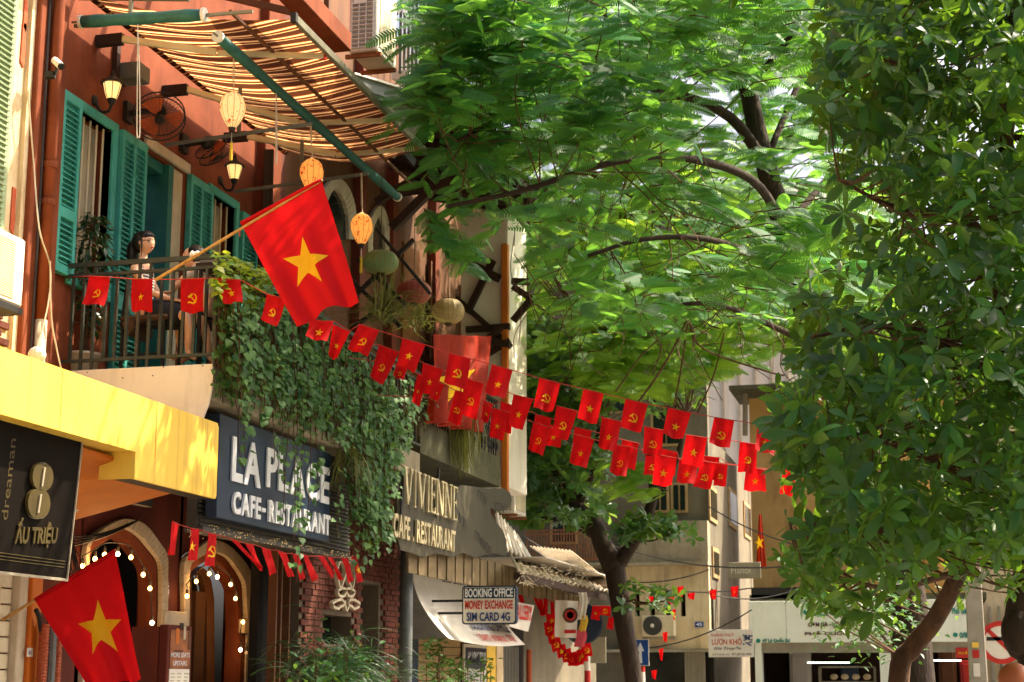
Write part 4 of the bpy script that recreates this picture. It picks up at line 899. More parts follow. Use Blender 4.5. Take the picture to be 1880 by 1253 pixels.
def hand(b, w_, d, u):
    """palm with five bent fingers; w_ wrist, d pointing direction, u back of the hand"""
    d, u = Vector(d).normalized(), Vector(u).normalized(); s_ = d.cross(u).normalized(); w_ = Vector(w_)
    b.hexa([w_-s_*.022-u*.01, w_+s_*.022-u*.01, w_+s_*.036+d*.085-u*.01, w_-s_*.036+d*.085-u*.01, w_-s_*.022+u*.012, w_+s_*.022+u*.012, w_+s_*.036+d*.085+u*.01, w_-s_*.036+d*.085+u*.01])
    for i, L in enumerate((.062, .074, .07, .055)):
        o = w_+d*.08+s_*(-.028+.019*i); b.tube([o, o+d*L*.45, o+d*L*.75-u*L*.25, o+d*L*.9-u*L*.55], [.0095, .009, .008, .006], 6)
    o = w_+d*.025-s_*.028; b.tube([o, o-s_*.025+d*.03, o-s_*.03+d*.058-u*.012], [.011, .0095, .007], 6)
# woman in profile
wo = thing('person', 'woman with black ponytail and striped sleeveless top sitting in profile on the balcony', 'person', (B(350, 665).x, Yw, ZF))
hp = B(263, 577); nk = B(259, 480); sh_y = .17
J = {'pelvis': (hp, (.14, .13)), 'waist': (B(262, 545), (.115, .1)), 'chest': (B(264, 512), (.125, .1)), 'collar': (B(261, 492), (.075, .07)), 'neck': (B(262, 478), (.045, .045)), 'skull': (B(264, 462), (.045, .045))}
for s_, nm in ((-1, 'a'), (1, 'b')):
    dy = V(0, .16*s_, 0); ky = V(0, .09*s_, 0)
    J['sh'+nm] = (B(258, 500)+dy, (.05, .05)); J['el'+nm] = (B(287 if s_ < 0 else 280, 543)+dy*1.15, (.036, .036)); J['wr'+nm] = (B(322 if s_ < 0 else 318, 553)+dy*.6, (.025, .025))
    J['hi'+nm] = (hp+V(.03, .08*s_, 0), (.095, .09)); J['kn'+nm] = (B(348 if s_ < 0 else 362, 582)+ky, (.06, .06)); J['ca'+nm] = (B(356 if s_ < 0 else 372, 612)+ky, (.055, .052)); J['an'+nm] = (B(352 if s_ < 0 else 376, 652)+ky, (.034, .034)); J['to'+nm] = (B(368 if s_ < 0 else 392, 664)+ky, (.03, .025))
E_ = [('pelvis', 'waist'), ('waist', 'chest'), ('chest', 'collar'), ('collar', 'neck'), ('neck', 'skull')]
for nm in 'ab': E_ += [('collar', 'sh'+nm), ('sh'+nm, 'el'+nm), ('el'+nm, 'wr'+nm), ('pelvis', 'hi'+nm), ('hi'+nm, 'kn'+nm), ('kn'+nm, 'ca'+nm), ('ca'+nm, 'an'+nm), ('an'+nm, 'to'+nm)]
bd = skin(J, E_, 2); hc = B(267, 447); hr = .104
head_mesh(bd, hc, hr, (1, -.25, 0)); hand(bd, J['wra'][0]+V(.01, 0, 0), (1, .1, -.25), (0, -.2, 1)); hand(bd, J['wrb'][0]+V(.01, 0, 0), (1, -.1, -.25), (0, .2, 1))
bd.build('body', M_['skin'], wo, smooth=True)
T = {'waist0': (B(262, 566), (.14, .125)), 'waist': (B(262, 545), (.128, .112)), 'chest': (B(264, 512), (.138, .112)), 'collar': (B(261, 495), (.1, .075))}
for s_, nm in ((-1, 'a'), (1, 'b')): T['sh'+nm] = (B(259, 500)+V(0, .12*s_, 0), (.055, .055))
skin(T, [('waist0', 'waist'), ('waist', 'chest'), ('chest', 'collar'), ('collar', 'sha'), ('collar', 'shb')], 2).build('striped_top', M_['striped_jersey'], wo, smooth=True)
K = {'p': (hp+V(0, 0, .02), (.18, .17)), 'm': (hp.lerp(B(335, 582), .5), (.2, .17)), 'k': (B(335, 580), (.19, .15)), 'h': (B(343, 582), (.18, .13))}
skin(K, [('p', 'm'), ('m', 'k'), ('k', 'h')], 2).build('skirt', M_['skirt'], wo, smooth=True)
f = V(1, -.25, 0).normalized(); sd = V(.25, 1, 0).normalized()
h = MB(); k0 = len(h.v)
h.ball(hc+V(0, 0, .018)-f*.045, .11, .1, .116, 16, 10).build('hair', M_['hair'], wo, smooth=True)
MB().ball(hc+f*.012+V(0, 0, .07), .08, .088, .056, 14, 9).build('hair', M_['hair'], wo, smooth=True)
b = MB(); b.tube(curve3([hc-f*.1+V(0, 0, .03), hc-f*.155+V(0, 0, -.03), hc-f*.165+V(0, 0, -.16), hc-f*.14+V(0, 0, -.32)], 4), [.045, .05, .058, .062, .064, .064, .06, .055, .05, .043, .035, .022, .01], 10)
b.build('ponytail', M_['hair'], wo, smooth=True)
b = MB()
for i in range(6):
    o = hc+f*(.042+.0035*i)-sd*(.078-.016*i)+V(0, 0, .078); b.tube([o-f*.03+V(0, 0, .02), o, o+f*.016-sd*.004+V(0, 0, -.04-.01*(i % 3))], [.006, .006, .002], 5)
b.tube([hc+f*.02-sd*.088+V(0, 0, .03), hc+f*.03-sd*.088+V(0, 0, -.06), hc+f*.028-sd*.08+V(0, 0, -.15)], [.012, .008, .002], 5)
b.build('fringe', M_['hair'], wo, smooth=True)
b = MB(); e1 = hc+f*.088-sd*.04+V(0, 0, .008); ring = [e1+sd*(.026*math.cos(a))+f*(.012*math.sin(a*0))+V(0, 0, .022*math.sin(a)) for a in [6.2832*i/16 for i in range(17)]]; b.tube(ring, .003, 5, False); b.tube([p+sd*.07+f*.0 for p in ring], .0028, 5, False)
b.tube([e1-sd*.026, hc-sd*.086+V(0, 0, .012)-f*.01], .004, 5); b.build('glasses', M_['iron_black'], wo)
b = MB()
for s_ in (-.4, .38): b.ball(hc+f*.083+sd*(s_*.1)+V(0, 0, .006), .01, .012, .007, 8, 5)
b.build('eye', M_['iron_black'], wo); MB().ball(hc+f*.098-sd*.004+V(0, 0, -.053), .008, .02, .008, 8, 5).build('mouth', M_['lips'], wo, smooth=True)
# second guest, mostly behind the pole
Y2 = 15.15; g2 = thing('person', 'guest with dark hair leaning over a phone behind the flag pole on the balcony', 'person', (B(390, 660, Y2).x, Y2, ZF))
def B2(x, y): return P(x, y, Y=Y2)
hp2 = B2(392, 572)
J = {'pelvis': (hp2, (.14, .13)), 'waist': (B2(385, 545), (.12, .1)), 'chest': (B2(374, 515), (.13, .1)), 'collar': (B2(366, 497), (.08, .07)), 'neck': (B2(360, 487), (.045, .045)), 'skull': (B2(354, 478), (.045, .045))}
for s_, nm in ((-1, 'a'), (1, 'b')):
    dy = V(0, .16*s_, 0); ky = V(0, .1*s_, 0)
    J['sh'+nm] = (B2(370, 502)+dy, (.048, .048)); J['el'+nm] = (B2(335 if s_ < 0 else 400, 532 if s_ < 0 else 505)+dy, (.036, .036)); J['wr'+nm] = (B2(322 if s_ < 0 else 392, 540 if s_ < 0 else 482)+dy*.5, (.025, .025))
    J['hi'+nm] = (hp2+V(-.03, .08*s_, 0), (.095, .09)); J['kn'+nm] = (B2(335, 590)+ky, (.06, .06)); J['an'+nm] = (B2(340, 650)+ky, (.035, .035)); J['to'+nm] = (B2(322, 664)+ky, (.03, .025))
bd = skin(J, [e for e in E_ if 'ca' not in e[0] and 'ca' not in e[1]]+[('kna', 'ana'), ('knb', 'anb')], 2); hc = B2(352, 474)
head_mesh(bd, hc, .1, (-.8, -.4, 0)); hand(bd, J['wra'][0], (-1, 0, -.1), (0, 0, 1)); hand(bd, J['wrb'][0], (-.7, -.3, .3), (.3, 0, 1)); bd.build('body', M_['skin'], g2, smooth=True)
T = {'w0': (B2(390, 562), (.14, .125)), 'waist': (B2(385, 545), (.132, .112)), 'chest': (B2(374, 515), (.14, .112)), 'collar': (B2(367, 499), (.1, .075))}
for s_, nm in ((-1, 'a'), (1, 'b')): T['sh'+nm] = (B2(371, 502)+V(0, .14*s_, 0), (.06, .06)); T['ae'+nm] = (B2(350 if s_ < 0 else 388, 517 if s_ < 0 else 504)+V(0, .16*s_, 0), (.055, .055))
skin(T, [('w0', 'waist'), ('waist', 'chest'), ('chest', 'collar'), ('collar', 'sha'), ('collar', 'shb'), ('sha', 'aea'), ('shb', 'aeb')], 2).build('white_shirt', M_['shirt_white'], g2, smooth=True)
K = {'p': (hp2+V(0, 0, .02), (.18, .17)), 'm': (hp2.lerp(B2(345, 584), .5), (.2, .17)), 'h': (B2(345, 586), (.18, .14))}
skin(K, [('p', 'm'), ('m', 'h')], 2).build('dark_skirt', M_['skirt'], g2, smooth=True)
MB().ball(hc+V(.04, .02, .03), .112, .108, .108, 14, 9).build('hair', M_['hair'], g2, smooth=True)
t = thing('phone', 'white phone with square camera bump held up by the leaning guest', 'phone', B2(372, 478))
a = P(372, 478, Y=Y2-.15); MB().cbox(a, .15, .01, .085).build('phone_body', M_['white_plastic'], t, bevel=.004); MB().cbox(a+V(-.045, -.009, .01), .05, .008, .05).build('lens_bump', M_['iron_black'], t, bevel=.004)
t = thing('guest_chair', 'dark metal stool under the leaning guest', 'chair', (hp2.x, Y2, ZF)); z2 = hp2.z-.13
MB().lathe((hp2.x, Y2, z2), [(.17, -.05), (.18, 0)], 14).build('seat', M_['wood_dark'], t)
for a in range(4): MB().bar((hp2.x+.13*math.cos(a*1.57+.8), Y2+.13*math.sin(a*1.57+.8), ZF), (hp2.x+.11*math.cos(a*1.57+.8), Y2+.11*math.sin(a*1.57+.8), z2-.05), .022).build('leg', M_['iron_black'], t)
# potted ficus
c = P(151, 672, Y=14.72); c.z = ZF
fp = thing('potted_ficus', 'tall ficus in a white plastic pot behind the left end of the railing', 'potted plant', c)
MB().lathe(c, [(.135, 0), (.16, .22), (.185, .225), (.19, .255), (.165, .26), (.15, .2)], 20).build('pot', M_['pot_white'], fp, smooth=True); MB().lathe(c, [(.15, .19), (.01, .21)], 14).build('soil', M_['soil'], fp)
tr = curve3([c+V(0, 0, .2), c+V(.02, .02, .6), c+V(-.02, 0, 1.1), c+V(.03, 0, 1.55)], 4); MB().tube(tr, [.03-.0018*i for i in range(len(tr))], 7).build('stem', M_['bark'], fp, smooth=True)
OBO = leaf_tpl([.03, .13, .2, .24, .2, .02], .2, .2); HEART = leaf_tpl([.2, .42, .4, .28, .13, .0], .15, .25); LAN = leaf_tpl([.03, .16, .22, .2, .12, .0], .25, .3); BLADE = leaf_tpl([.02, .022, .02, .012, .002], .3, .9)
pos, dr, up, sc = [], [], [], []
for i in range(430):
    z = .5+1.2*random.random(); r = (.26 if z > 1.0 else .2)*random.random()**.5*(1 if z < 1.55 else .6); a = random.random()*6.283
    pos.append(c+V(math.cos(a)*r, math.sin(a)*r*.8, z)); dr.append((math.cos(a)*.8+random.uniform(-.4, .4), math.sin(a)*.8+random.uniform(-.4, .4), random.uniform(-.9, .3))); up.append((random.uniform(-.4, .4), random.uniform(-.6, .2), 1)); sc.append(random.uniform(.075, .125))
foliage('leaf', 'leaf_mass', LAN, pos, dr, up, sc, M_['ficus_leaf'], fp, n_obj=200)
br = MB()
for p in random.sample(pos, 60): br.tube([tr[min(len(tr)-1, int((p.z-c.z-.3)/1.3*len(tr)))], p], [.006, .003], 4)
stuff(br.build('twig', M_['twig'], fp))

# ------------------------------------------------------------------ flags
def star_pts(rot=0, r=1.0):
    o = []
    for i in range(10):
        a = rot+math.pi/2+i*math.pi/5; q = r if i % 2 == 0 else r*.39; o.append((q*math.cos(a), q*math.sin(a)))
    return o
def star_polys(rot=0):
    p = star_pts(rot); out = []
    for i in range(0, 10, 2): out.append([(0, 0), p[i-1], p[i], p[(i+1) % 10]])
    return out
def sickle_polys():
    out = []; n = 14; o = []; i_ = []
    for k in range(n+1):
        t = k/n; a = math.radians(118-t*250); o.append((.95*math.cos(a)+.02, .95*math.sin(a)))
        w_ = .04+.3*math.sin(math.pi*min(1, t*.62+.0))**1.1 if t < .8 else .27
        i_.append(((.95-w_)*math.cos(a)+.02, (.95-w_)*math.sin(a)))
    for k in range(n): out.append([o[k], o[k+1], i_[k+1], i_[k]])
    a = math.radians(-132); c = (.82*math.cos(a), .82*math.sin(a)); d = (-.78, -.62); m = math.hypot(*d); d = (d[0]/m, d[1]/m); q = (-d[1]*.12, d[0]*.12)
    out.append([(c[0]+q[0], c[1]+q[1]), (c[0]-q[0], c[1]-q[1]), (c[0]-q[0]+d[0]*.42, c[1]-q[1]+d[1]*.42), (c[0]+q[0]+d[0]*.42, c[1]+q[1]+d[1]*.42)])
    def bar2(p, q, w_):
        dx, dy = q[0]-p[0], q[1]-p[1]; m = math.hypot(dx, dy); nx, ny = -dy/m*w_/2, dx/m*w_/2; return [(p[0]+nx, p[1]+ny), (p[0]-nx, p[1]-ny), (q[0]-nx, q[1]-ny), (q[0]+nx, q[1]+ny)]
    for k in range(4): out.append(bar2((-.4+.3*k, .4-.3*k), (-.1+.3*k, .1-.3*k), .2))
    out.append(bar2((-.78, .14), (-.1, .74), .34))
    return out
SICK = sickle_polys()
def flag(name, lab, cat, A, B_, C, D, kind, m_='flag_red', group=None, es=.27, cu=.5, cv=.55, rot=0, amp=.012, folds=1.3, ph=0, nu=7, nv=9, curl=0, drop=0, aspect=None):
    """cloth over the corners A B C D (top left, top right, bottom right, bottom left); the emblem lies on the cloth"""
    A, B_, C, D = map(Vector, (A, B_, C, D)); n = (B_-A).cross(D-A).normalized()
    if n.dot(EYE-A) < 0: n = -n
    def S_(u, v):
        p = A*(1-u)*(1-v)+B_*u*(1-v)+C*u*v+D*(1-u)*v
        return p+n*(amp*math.sin(u*folds*6.283+ph+v*1.3)*(.25+v)+curl*v*v*v)+V(0, 0, -drop*math.sin(math.pi*u)*v)
    t = thing(name, lab, cat, (A+B_)/2, group)
    MB().grid(S_, nu, nv).build('cloth', M_[m_], t, smooth=True, fix=False)
    if kind:
        W = ((B_-A).length+(C-D).length)/2; H = ((D-A).length+(C-B_).length)/2; b = MB()
        for pl in (star_polys(rot) if kind == 'star' else SICK):
            k = len(b.v); sub = []
            for i in range(len(pl)):
                p, q = pl[i], pl[(i+1) % len(pl)]; sub += [p]
            for x, y in sub: b.v.append(S_(cu+x*es, cv-y*es*W/H)+n*.004)
            b.f.append(tuple(range(k, k+len(sub))))
        b.build('star' if kind == 'star' else 'hammer_and_sickle', M_['flag_star'], t, fix=False)
    return t
def bigflag(lab, pole, quad, Y, cu, cv, es, amp, ph, pole_lab):
    tq = [P(x, y, Y=Y) for x, y in quad]; a, e = P(*pole[0], Y=Y), P(*pole[1], Y=Y)
    t = thing('flag_pole', pole_lab, 'pole', a, 'bamboo flag poles'); n = 26; pts = [a.lerp(e, i/n) for i in range(n+1)]
    MB().tube(pts, [.016*(1.12 if i % 5 == 0 else 1)*(1-.25*i/n) for i in range(n+1)], 9).build('shaft', M_['bamboo'], t, smooth=True)
    A, B_, C, D = tq; f = thing('national_flag', lab, 'flag', A, 'big flags on bamboo poles')
    nn = V(0, -1, 0)
    def S_(u, v):
        p = A*(1-u)*(1-v)+B_*u*(1-v)+C*u*v+D*(1-u)*v
        w_ = amp*(math.sin(u*11+ph+1.6*v)*(.1+.9*v)+.6*math.sin(u*23+ph*2-v*2)*(v*.7+.12)+.7*math.sin(v*4+u*2+ph)*v*(1-u*.3))
        return p+nn*w_+V(0, 0, (.05*math.sin(u*3.14)-.02*math.sin(u*9.4))*v*v)
    MB().grid(S_, 34, 44).build('cloth', M_['flag_big'], f, smooth=True, fix=False)
    off = V(0, -.006, .004); MB().tube([S_(i/12, 0)+V(0, -.0, .006) for i in range(13)], .021, 8).build('sleeve', M_['flag_big'], f, smooth=True)
    W = (B_-A).length; H = (D-A).length; b = MB()
    for pl in star_polys(-math.pi/2):
        o = Vector((*pl[0], 0)); pp = [Vector((*q, 0)) for q in pl]; N = 6
        k = len(b.v)
        for i in range(N+1):
            for j in range(N+1):
                u, v = i/N, j/N; q = pp[0]*(1-u)*(1-v)+pp[1]*u*(1-v)+pp[2]*u*v+pp[3]*(1-u)*v; b.v.append(S_(cu+q.x*es, cv-q.y*es*W/H)+nn*.005)
        for i in range(N):
            for j in range(N): c = k+i*(N+1)+j; b.f.append((c, c+1, c+N+2, c+N+1))
    b.build('star', M_['flag_star'], f, smooth=True, fix=False); return f
bigflag('large red flag with yellow star on the bamboo pole tied to the balcony', ((286, 514), (592, 331)), [(443, 412), (590, 332), (660, 556), (545, 600)], 14.0, .49, .56, .3, .028, .4, 'bamboo pole tied to the balcony railing holding the large flag')
p = P(358, 468, Y=14.05)
b = MB(); [b.ball(p+V(.012*q, -.01, random.uniform(-.012, .012)), .014, .024, .03, 7, 5) for q in range(-3, 4)]
tag(b.build('pole_tie', M_['white_plastic']), 'white plastic tie fixing the bamboo pole to the railing top', 'tie')
p = P(440, 424, Y=14.0); tag(wire([p, p+V(.005, -.01, -.06)], .006).build('red_tie', M_['cord_red']), 'short red tie below the hoist of the large flag', 'tie')
bigflag('second red flag with a yellow star hanging in the shade before the first arch', ((-30, 1160), (214, 1010)), [(65, 1103), (212, 1013), (264, 1246), (176, 1290)], 13.55, .55, .5, .31, .04, 2.2, 'thin bamboo pole rising from the lower left edge with the shaded flag')

ROWS = {1: (14.2, 15.5), 2: (16.5, 16.9), 3: (17.5, 17.7), 4: (18.4, 18.5)}
def rowY(r, x): a, b_ = ROWS[r]; return 14.13 if r == 1 and x < 560 else a+(b_-a)*(x-140)/1340
NM = {1: 'uppermost', 2: 'second', 3: 'third', 4: 'hindmost'}
FL = [  # row, kind, TL, TR, BL, BR in the photograph
 (1, 'h', 164, 508, 202, 510, 157, 563, 195, 565), (1, 's', 243, 513, 280, 514, 239, 570, 275, 571), (1, 'h', 332, 514, 376, 512, 331, 570, 371, 570), (1, 's', 397, 512, 441, 515, 414, 561, 447, 556),
 (1, 'h', 490, 541, 524, 550, 481, 588, 511, 601), (1, 's', 570, 587, 613, 590, 563, 621, 601, 630), (1, 's', 611, 596, 643, 609, 603, 652, 619, 659), (1, 'h', 660, 596, 696, 608, 638, 640, 674, 653),
 (1, 's', 739, 622, 781, 634, 728, 667, 760, 682), (2, 'h', 696, 634, 732, 647, 681, 692, 703, 708), (3, 'h', 728, 669, 748, 677, 723, 692, 741, 700), (2, 's', 777, 667, 813, 680, 771, 719, 797, 729),
 (3, 's', 767, 687, 785, 694, 754, 735, 768, 745), (3, 's', 796, 700, 815, 707, 788, 732, 805, 737), (1, 'h', 825, 649, 864, 660, 815, 702, 856, 715), (2, 'h', 854, 695, 888, 705, 844, 756, 873, 768),
 (3, 'h', 835, 717, 856, 723, 821, 771, 846, 780), (1, 's', 903, 670, 941, 681, 890, 723, 927, 734), (2, 's', 943, 725, 979, 734, 932, 777, 958, 788), (3, 's', 904, 750, 932, 757, 897, 800, 923, 808),
 (4, 's', 887, 735, 905, 744, 885, 773, 898, 781), (4, 'n', 919, 738, 941, 745, 915, 790, 938, 794), (1, 'h', 990, 695, 1029, 705, 979, 749, 1016, 758), (1, 's', 1071, 715, 1108, 724, 1060, 766, 1096, 778),
 (1, 'h', 1148, 733, 1189, 743, 1139, 782, 1177, 793), (1, 's', 1227, 750, 1269, 759, 1216, 798, 1253, 809), (1, 'h', 1311, 767, 1348, 773, 1301, 815, 1339, 825), (1, 's', 1391, 780, 1422, 792, 1385, 829, 1420, 836),
 (2, 'h', 1022, 746, 1060, 756, 1013, 798, 1042, 808), (2, 's', 1105, 767, 1140, 775, 1099, 821, 1130, 829), (2, 'h', 1183, 784, 1218, 791, 1181, 835, 1215, 840), (2, 's', 1260, 799, 1298, 805, 1250, 848, 1289, 857),
 (2, 'h', 1358, 812, 1390, 817, 1354, 866, 1388, 870), (3, 'h', 979, 776, 1012, 786, 970, 825, 995, 836), (3, 's', 1055, 798, 1091, 808, 1046, 850, 1076, 860), (3, 'h', 1127, 817, 1158, 822, 1121, 868, 1150, 877),
 (3, 's', 1203, 835, 1241, 842, 1197, 888, 1233, 890), (3, 'h', 1287, 847, 1314, 851, 1273, 896, 1306, 901), (3, 's', 1370, 858, 1405, 864, 1365, 898, 1406, 900), (4, 'n', 983, 760, 1012, 768, 978, 800, 1005, 806),
 (4, 's', 1004, 778, 1032, 786, 1000, 817, 1029, 822), (4, 'n', 1055, 785, 1086, 792, 1050, 830, 1080, 838), (4, 'n', 1142, 808, 1173, 815, 1138, 855, 1165, 862), (4, 'n', 1214, 824, 1243, 830, 1210, 870, 1240, 876),
 (4, 'h', 1185, 836, 1215, 840, 1182, 874, 1212, 877), (4, 's', 1247, 845, 1281, 850, 1243, 886, 1276, 889), (4, 'n', 1293, 837, 1321, 840, 1290, 880, 1318, 884), (4, 'h', 1312, 848, 1336, 852, 1310, 893, 1333, 896),
 (2, 'h', 1440, 850, 1466, 859, 1431, 905, 1460, 911), (4, 'h', 1463, 870, 1482, 875, 1459, 905, 1478, 908), (2, 's', 1708, 862, 1735, 868, 1712, 890, 1740, 892)]
cnt = {}; ends = {1: [P(135, 509, Y=14.3)], 2: [], 3: [], 4: []}
for r, k, *c in FL: pass
for r, k, ax, ay, bx, by, dx, dy, ex, ey in sorted(FL, key=lambda q: (q[0], q[2])):
    cnt[r] = cnt.get(r, 0)+1; A, B_, D, C = P(ax, ay, Y=rowY(r, ax)), P(bx, by, Y=rowY(r, bx)), P(dx, dy, Y=rowY(r, dx)-.03), P(ex, ey, Y=rowY(r, ex)-.06)
    emb = {'h': 'hammer-and-sickle', 's': 'star', 'n': 'no emblem showing'}[k]
    near = 'over the railing' if ax < 400 else 'beside ivy' if ax < 640 else 'before ivy' if ax < 780 else 'before orange cloth' if ax < 900 else 'before lit pillar' if ax < 960 else 'under mimosa' if ax < 1340 else 'among leaves'
    flag('bunting_flag', 'red flag with %s %s, %s on the %s string' % (emb, near, ORD[cnt[r]], NM[r]), 'flag', A, B_, C, D, {'h': 'h', 's': 'star', 'n': None}[k], group='small flags strung across the street', es=.21 if k == 'h' else .2, cv=.58, amp=.013+.016*random.random(), ph=random.random()*6, curl=random.uniform(-.06, .07), drop=random.uniform(-.01, .02))
    ends[r] += [A+V(0, 0, .004), B_+V(0, 0, .004)]
for r in ends:
    pts = sorted(ends[r], key=lambda q: q.x)
    if r > 1: pts = [V(XE-.02, ROWS[r][0], pts[0].z+.12)]+pts
    pts = pts+[P(1750, 868 if r != 1 else 850, Y=ROWS[r][1]+.2)]
    tag(wire(pts, .0045, 4).build('string_line', M_['cord_red']), '%s thin red cord carrying small flags from the balcony to the right tree' % NM[r], 'cord', 'bunting cords')
# streaming flags under the ribbed panel
XQ = XE-.05; SF = [(316, 958, 328, 964, 316, 1020, 307, 1017, None), (350, 971, 365, 973, 359, 1031, 344, 1027, 'star'), (382, 979, 397, 983, 395, 1042, 378, 1038, 'h'), (424, 990, 440, 996, 480, 1046, 473, 1036, None), (451, 999, 466, 1001, 482, 1049, 477, 1040, None), (480, 1006, 497, 1011, 504, 1052, 493, 1060, None), (508, 1011, 525, 1017, 538, 1060, 530, 1058, None), (536, 1017, 549, 1019, 559, 1061, 554, 1066, None), (557, 1019, 566, 1022, 587, 1058, 576, 1068, None), (585, 1022, 596, 1022, 614, 1053, 608, 1062, None), (601, 1024, 611, 1025, 628, 1068, 622, 1060, None), (625, 1025, 638, 1026, 647, 1065, 642, 1072, None), (645, 1025, 654, 1019, 666, 1067, 660, 1070, 'star')]
pts = []
for i, (ax, ay, bx, by, cx, cy, dx, dy, k) in enumerate(SF):
    A, B_, C, D = P(ax, ay, X=XQ), P(bx, by, X=XQ), P(cx, cy, X=XQ+.02), P(dx, dy, X=XQ+.05)
    flag('streaming_flag', 'red flag blown %s below the ribbed sign panel, %s from the left' % ('edgewise' if not k else 'flat', ORD[i+1]), 'flag', A, B_, C, D, k, group='flags streaming under the cafe sign', es=.27, amp=.02, ph=i*1.3, folds=1)
    pts += [A+V(0, 0, .004), B_+V(0, 0, .004)]
tag(wire(pts, .004, 4).build('streamer_cord', M_['cord_red']), 'red cord of the streaming flags below the cafe sign', 'cord')

# ------------------------------------------------------------------ ivy over the balcony front
iv = thing('ivy_curtain', 'thick curtain of hanging ivy spilling over the balcony railing and cafe sign', 'ivy', (XE+.1, 17.5, 4.4))
pos, dr, up, sc = [], [], [], []; st = MB(); tp = []
def strand(y, x, z0, z1, dens=15, size=(.06, .1), spread=.07, sw=.06):
    n = max(3, int((z0-z1)/.12)); pts = []; x0 = x; ph = random.random()*6
    for i in range(n+1):
        u = i/n; pts.append(V(x0+sw*.6*math.sin(ph+u*5)*u+.03*u, y+sw*math.sin(ph*2+u*4)*u, z0+(z1-z0)*u))
    st.tube(pts, .0045, 4)
    for i in range(int((z0-z1)*dens)):
        u = random.random(); k = min(n-1, int(u*n)); p = pts[k].lerp(pts[k+1], u*n-k); a = random.uniform(-1.9, 1.9)
        pos.append(p+V(math.cos(a)*spread*random.random(), math.sin(a)*spread*random.random(), random.uniform(-.02, .02)))
        dr.append((math.cos(a)*.6, math.sin(a)*.6-.15, random.uniform(-1.1, .05))); up.append((.8+random.random()*.3, -.7+random.uniform(-.3, .5), .75+random.uniform(-.2, .5))); sc.append(random.uniform(*size))
BOT = [(400, 720), (430, 760), (445, 860), (455, 780), (480, 780), (500, 820), (520, 960), (545, 1035), (560, 1070), (575, 900), (590, 830), (605, 880), (632, 930), (650, 990), (680, 1020), (695, 1030), (710, 930), (725, 850), (745, 790), (785, 750)]
def ybot(px):
    for (a, b_), (c, d) in zip(BOT, BOT[1:]):
        if a <= px <= c: return b_+(d-b_)*(px-a)/(c-a)
    return 830
for i in range(420):
    px = random.uniform(402, 782); y = P(px, 700, X=XE+.1).y; x = XE+.04+random.random()**1.5*.2
    zb = P(px, ybot(px), X=x).z; full = random.random()
    top = ZF+1.0-random.random()*.5 if px < 640 else ZF+.9-random.random()*.8
    if px < 480: top = ZF+random.uniform(.3, .95)
    # most of the curtain ends at the slab; only some strands hang on over the sign
    stop = ZF+.12-random.random()*.5
    z1 = zb+random.random()*.5 if (full < .035 or px > 640) else max(zb, stop)
    if px < 480: z1 = max(z1, ZF-.15-random.random()*.5) if full > .08 else zb
    strand(y, x, top, z1, 16 if px < 640 else 20, random.choice(((.045, .07), (.06, .1), (.075, .12))))
for px, zb in ((445, 862), (505, 850), (524, 960), (545, 1040), (552, 1070), (562, 960), (585, 890), (630, 980), (655, 1075), (680, 1045)):
    y = P(px, 800, X=XE+.16).y; strand(y, XE+.12, ZF, P(px, zb, X=XE+.16).z, 15, (.06, .1), .07, .05)
for i in range(520):                                                   # railing corner leaves, sunlight put into their brighter colour
    px = random.uniform(392, 500); py = random.uniform(462, 540)+(px-400)*.35; p = P(px, py, X=XE+random.uniform(-.05, .22)); a = random.random()*6.28
    tp.append((p, (math.cos(a), math.sin(a), random.uniform(-.7, .5)), (.4, -.5+random.uniform(-.4, .4), 1), random.uniform(.06, .1)))
st.build('stem', M_['twig'], iv)
foliage('leaf', 'leaf_mass', HEART, pos, dr, up, sc, M_['ivy_leaf'], iv, n_obj=210)
foliage('sun_tinted_leaf', 'sun_tinted_leaf_mass', HEART, [q[0] for q in tp], [q[1] for q in tp], [q[2] for q in tp], [q[3] for q in tp], M_['ivy_sun_tint'], iv, n_obj=90)
gp = thing('spider_plants', 'tufts of thin arching grass leaves sprouting from the ivy and the next balcony', 'plant', P(720, 570, X=XE+.1)); pos, dr, up, sc = [], [], [], []
for (px, py, n, L, w_) in ((720, 570, 130, .5, 1), (700, 590, 90, .45, 1), (650, 840, 120, .4, -.3), (770, 600, 70, .45, 1), (850, 790, 110, .5, -1.2), (862, 770, 80, .5, -1)):
    c = P(px, py, X=XE+.12)
    for i in range(n):
        a = random.random()*6.28; pos.append(c+V(random.uniform(-.1, .1), random.uniform(-.35, .35), random.uniform(-.05, .1))); dr.append((math.cos(a)*.6, math.sin(a)*.6, w_*random.uniform(.4, 1.1))); up.append((math.cos(a), math.sin(a), 1.5)); sc.append(L*random.uniform(.6, 1.1))
foliage('blade', 'blade_mass', BLADE, pos, dr, up, sc, M_['grass_leaf'], gp, n_obj=60)

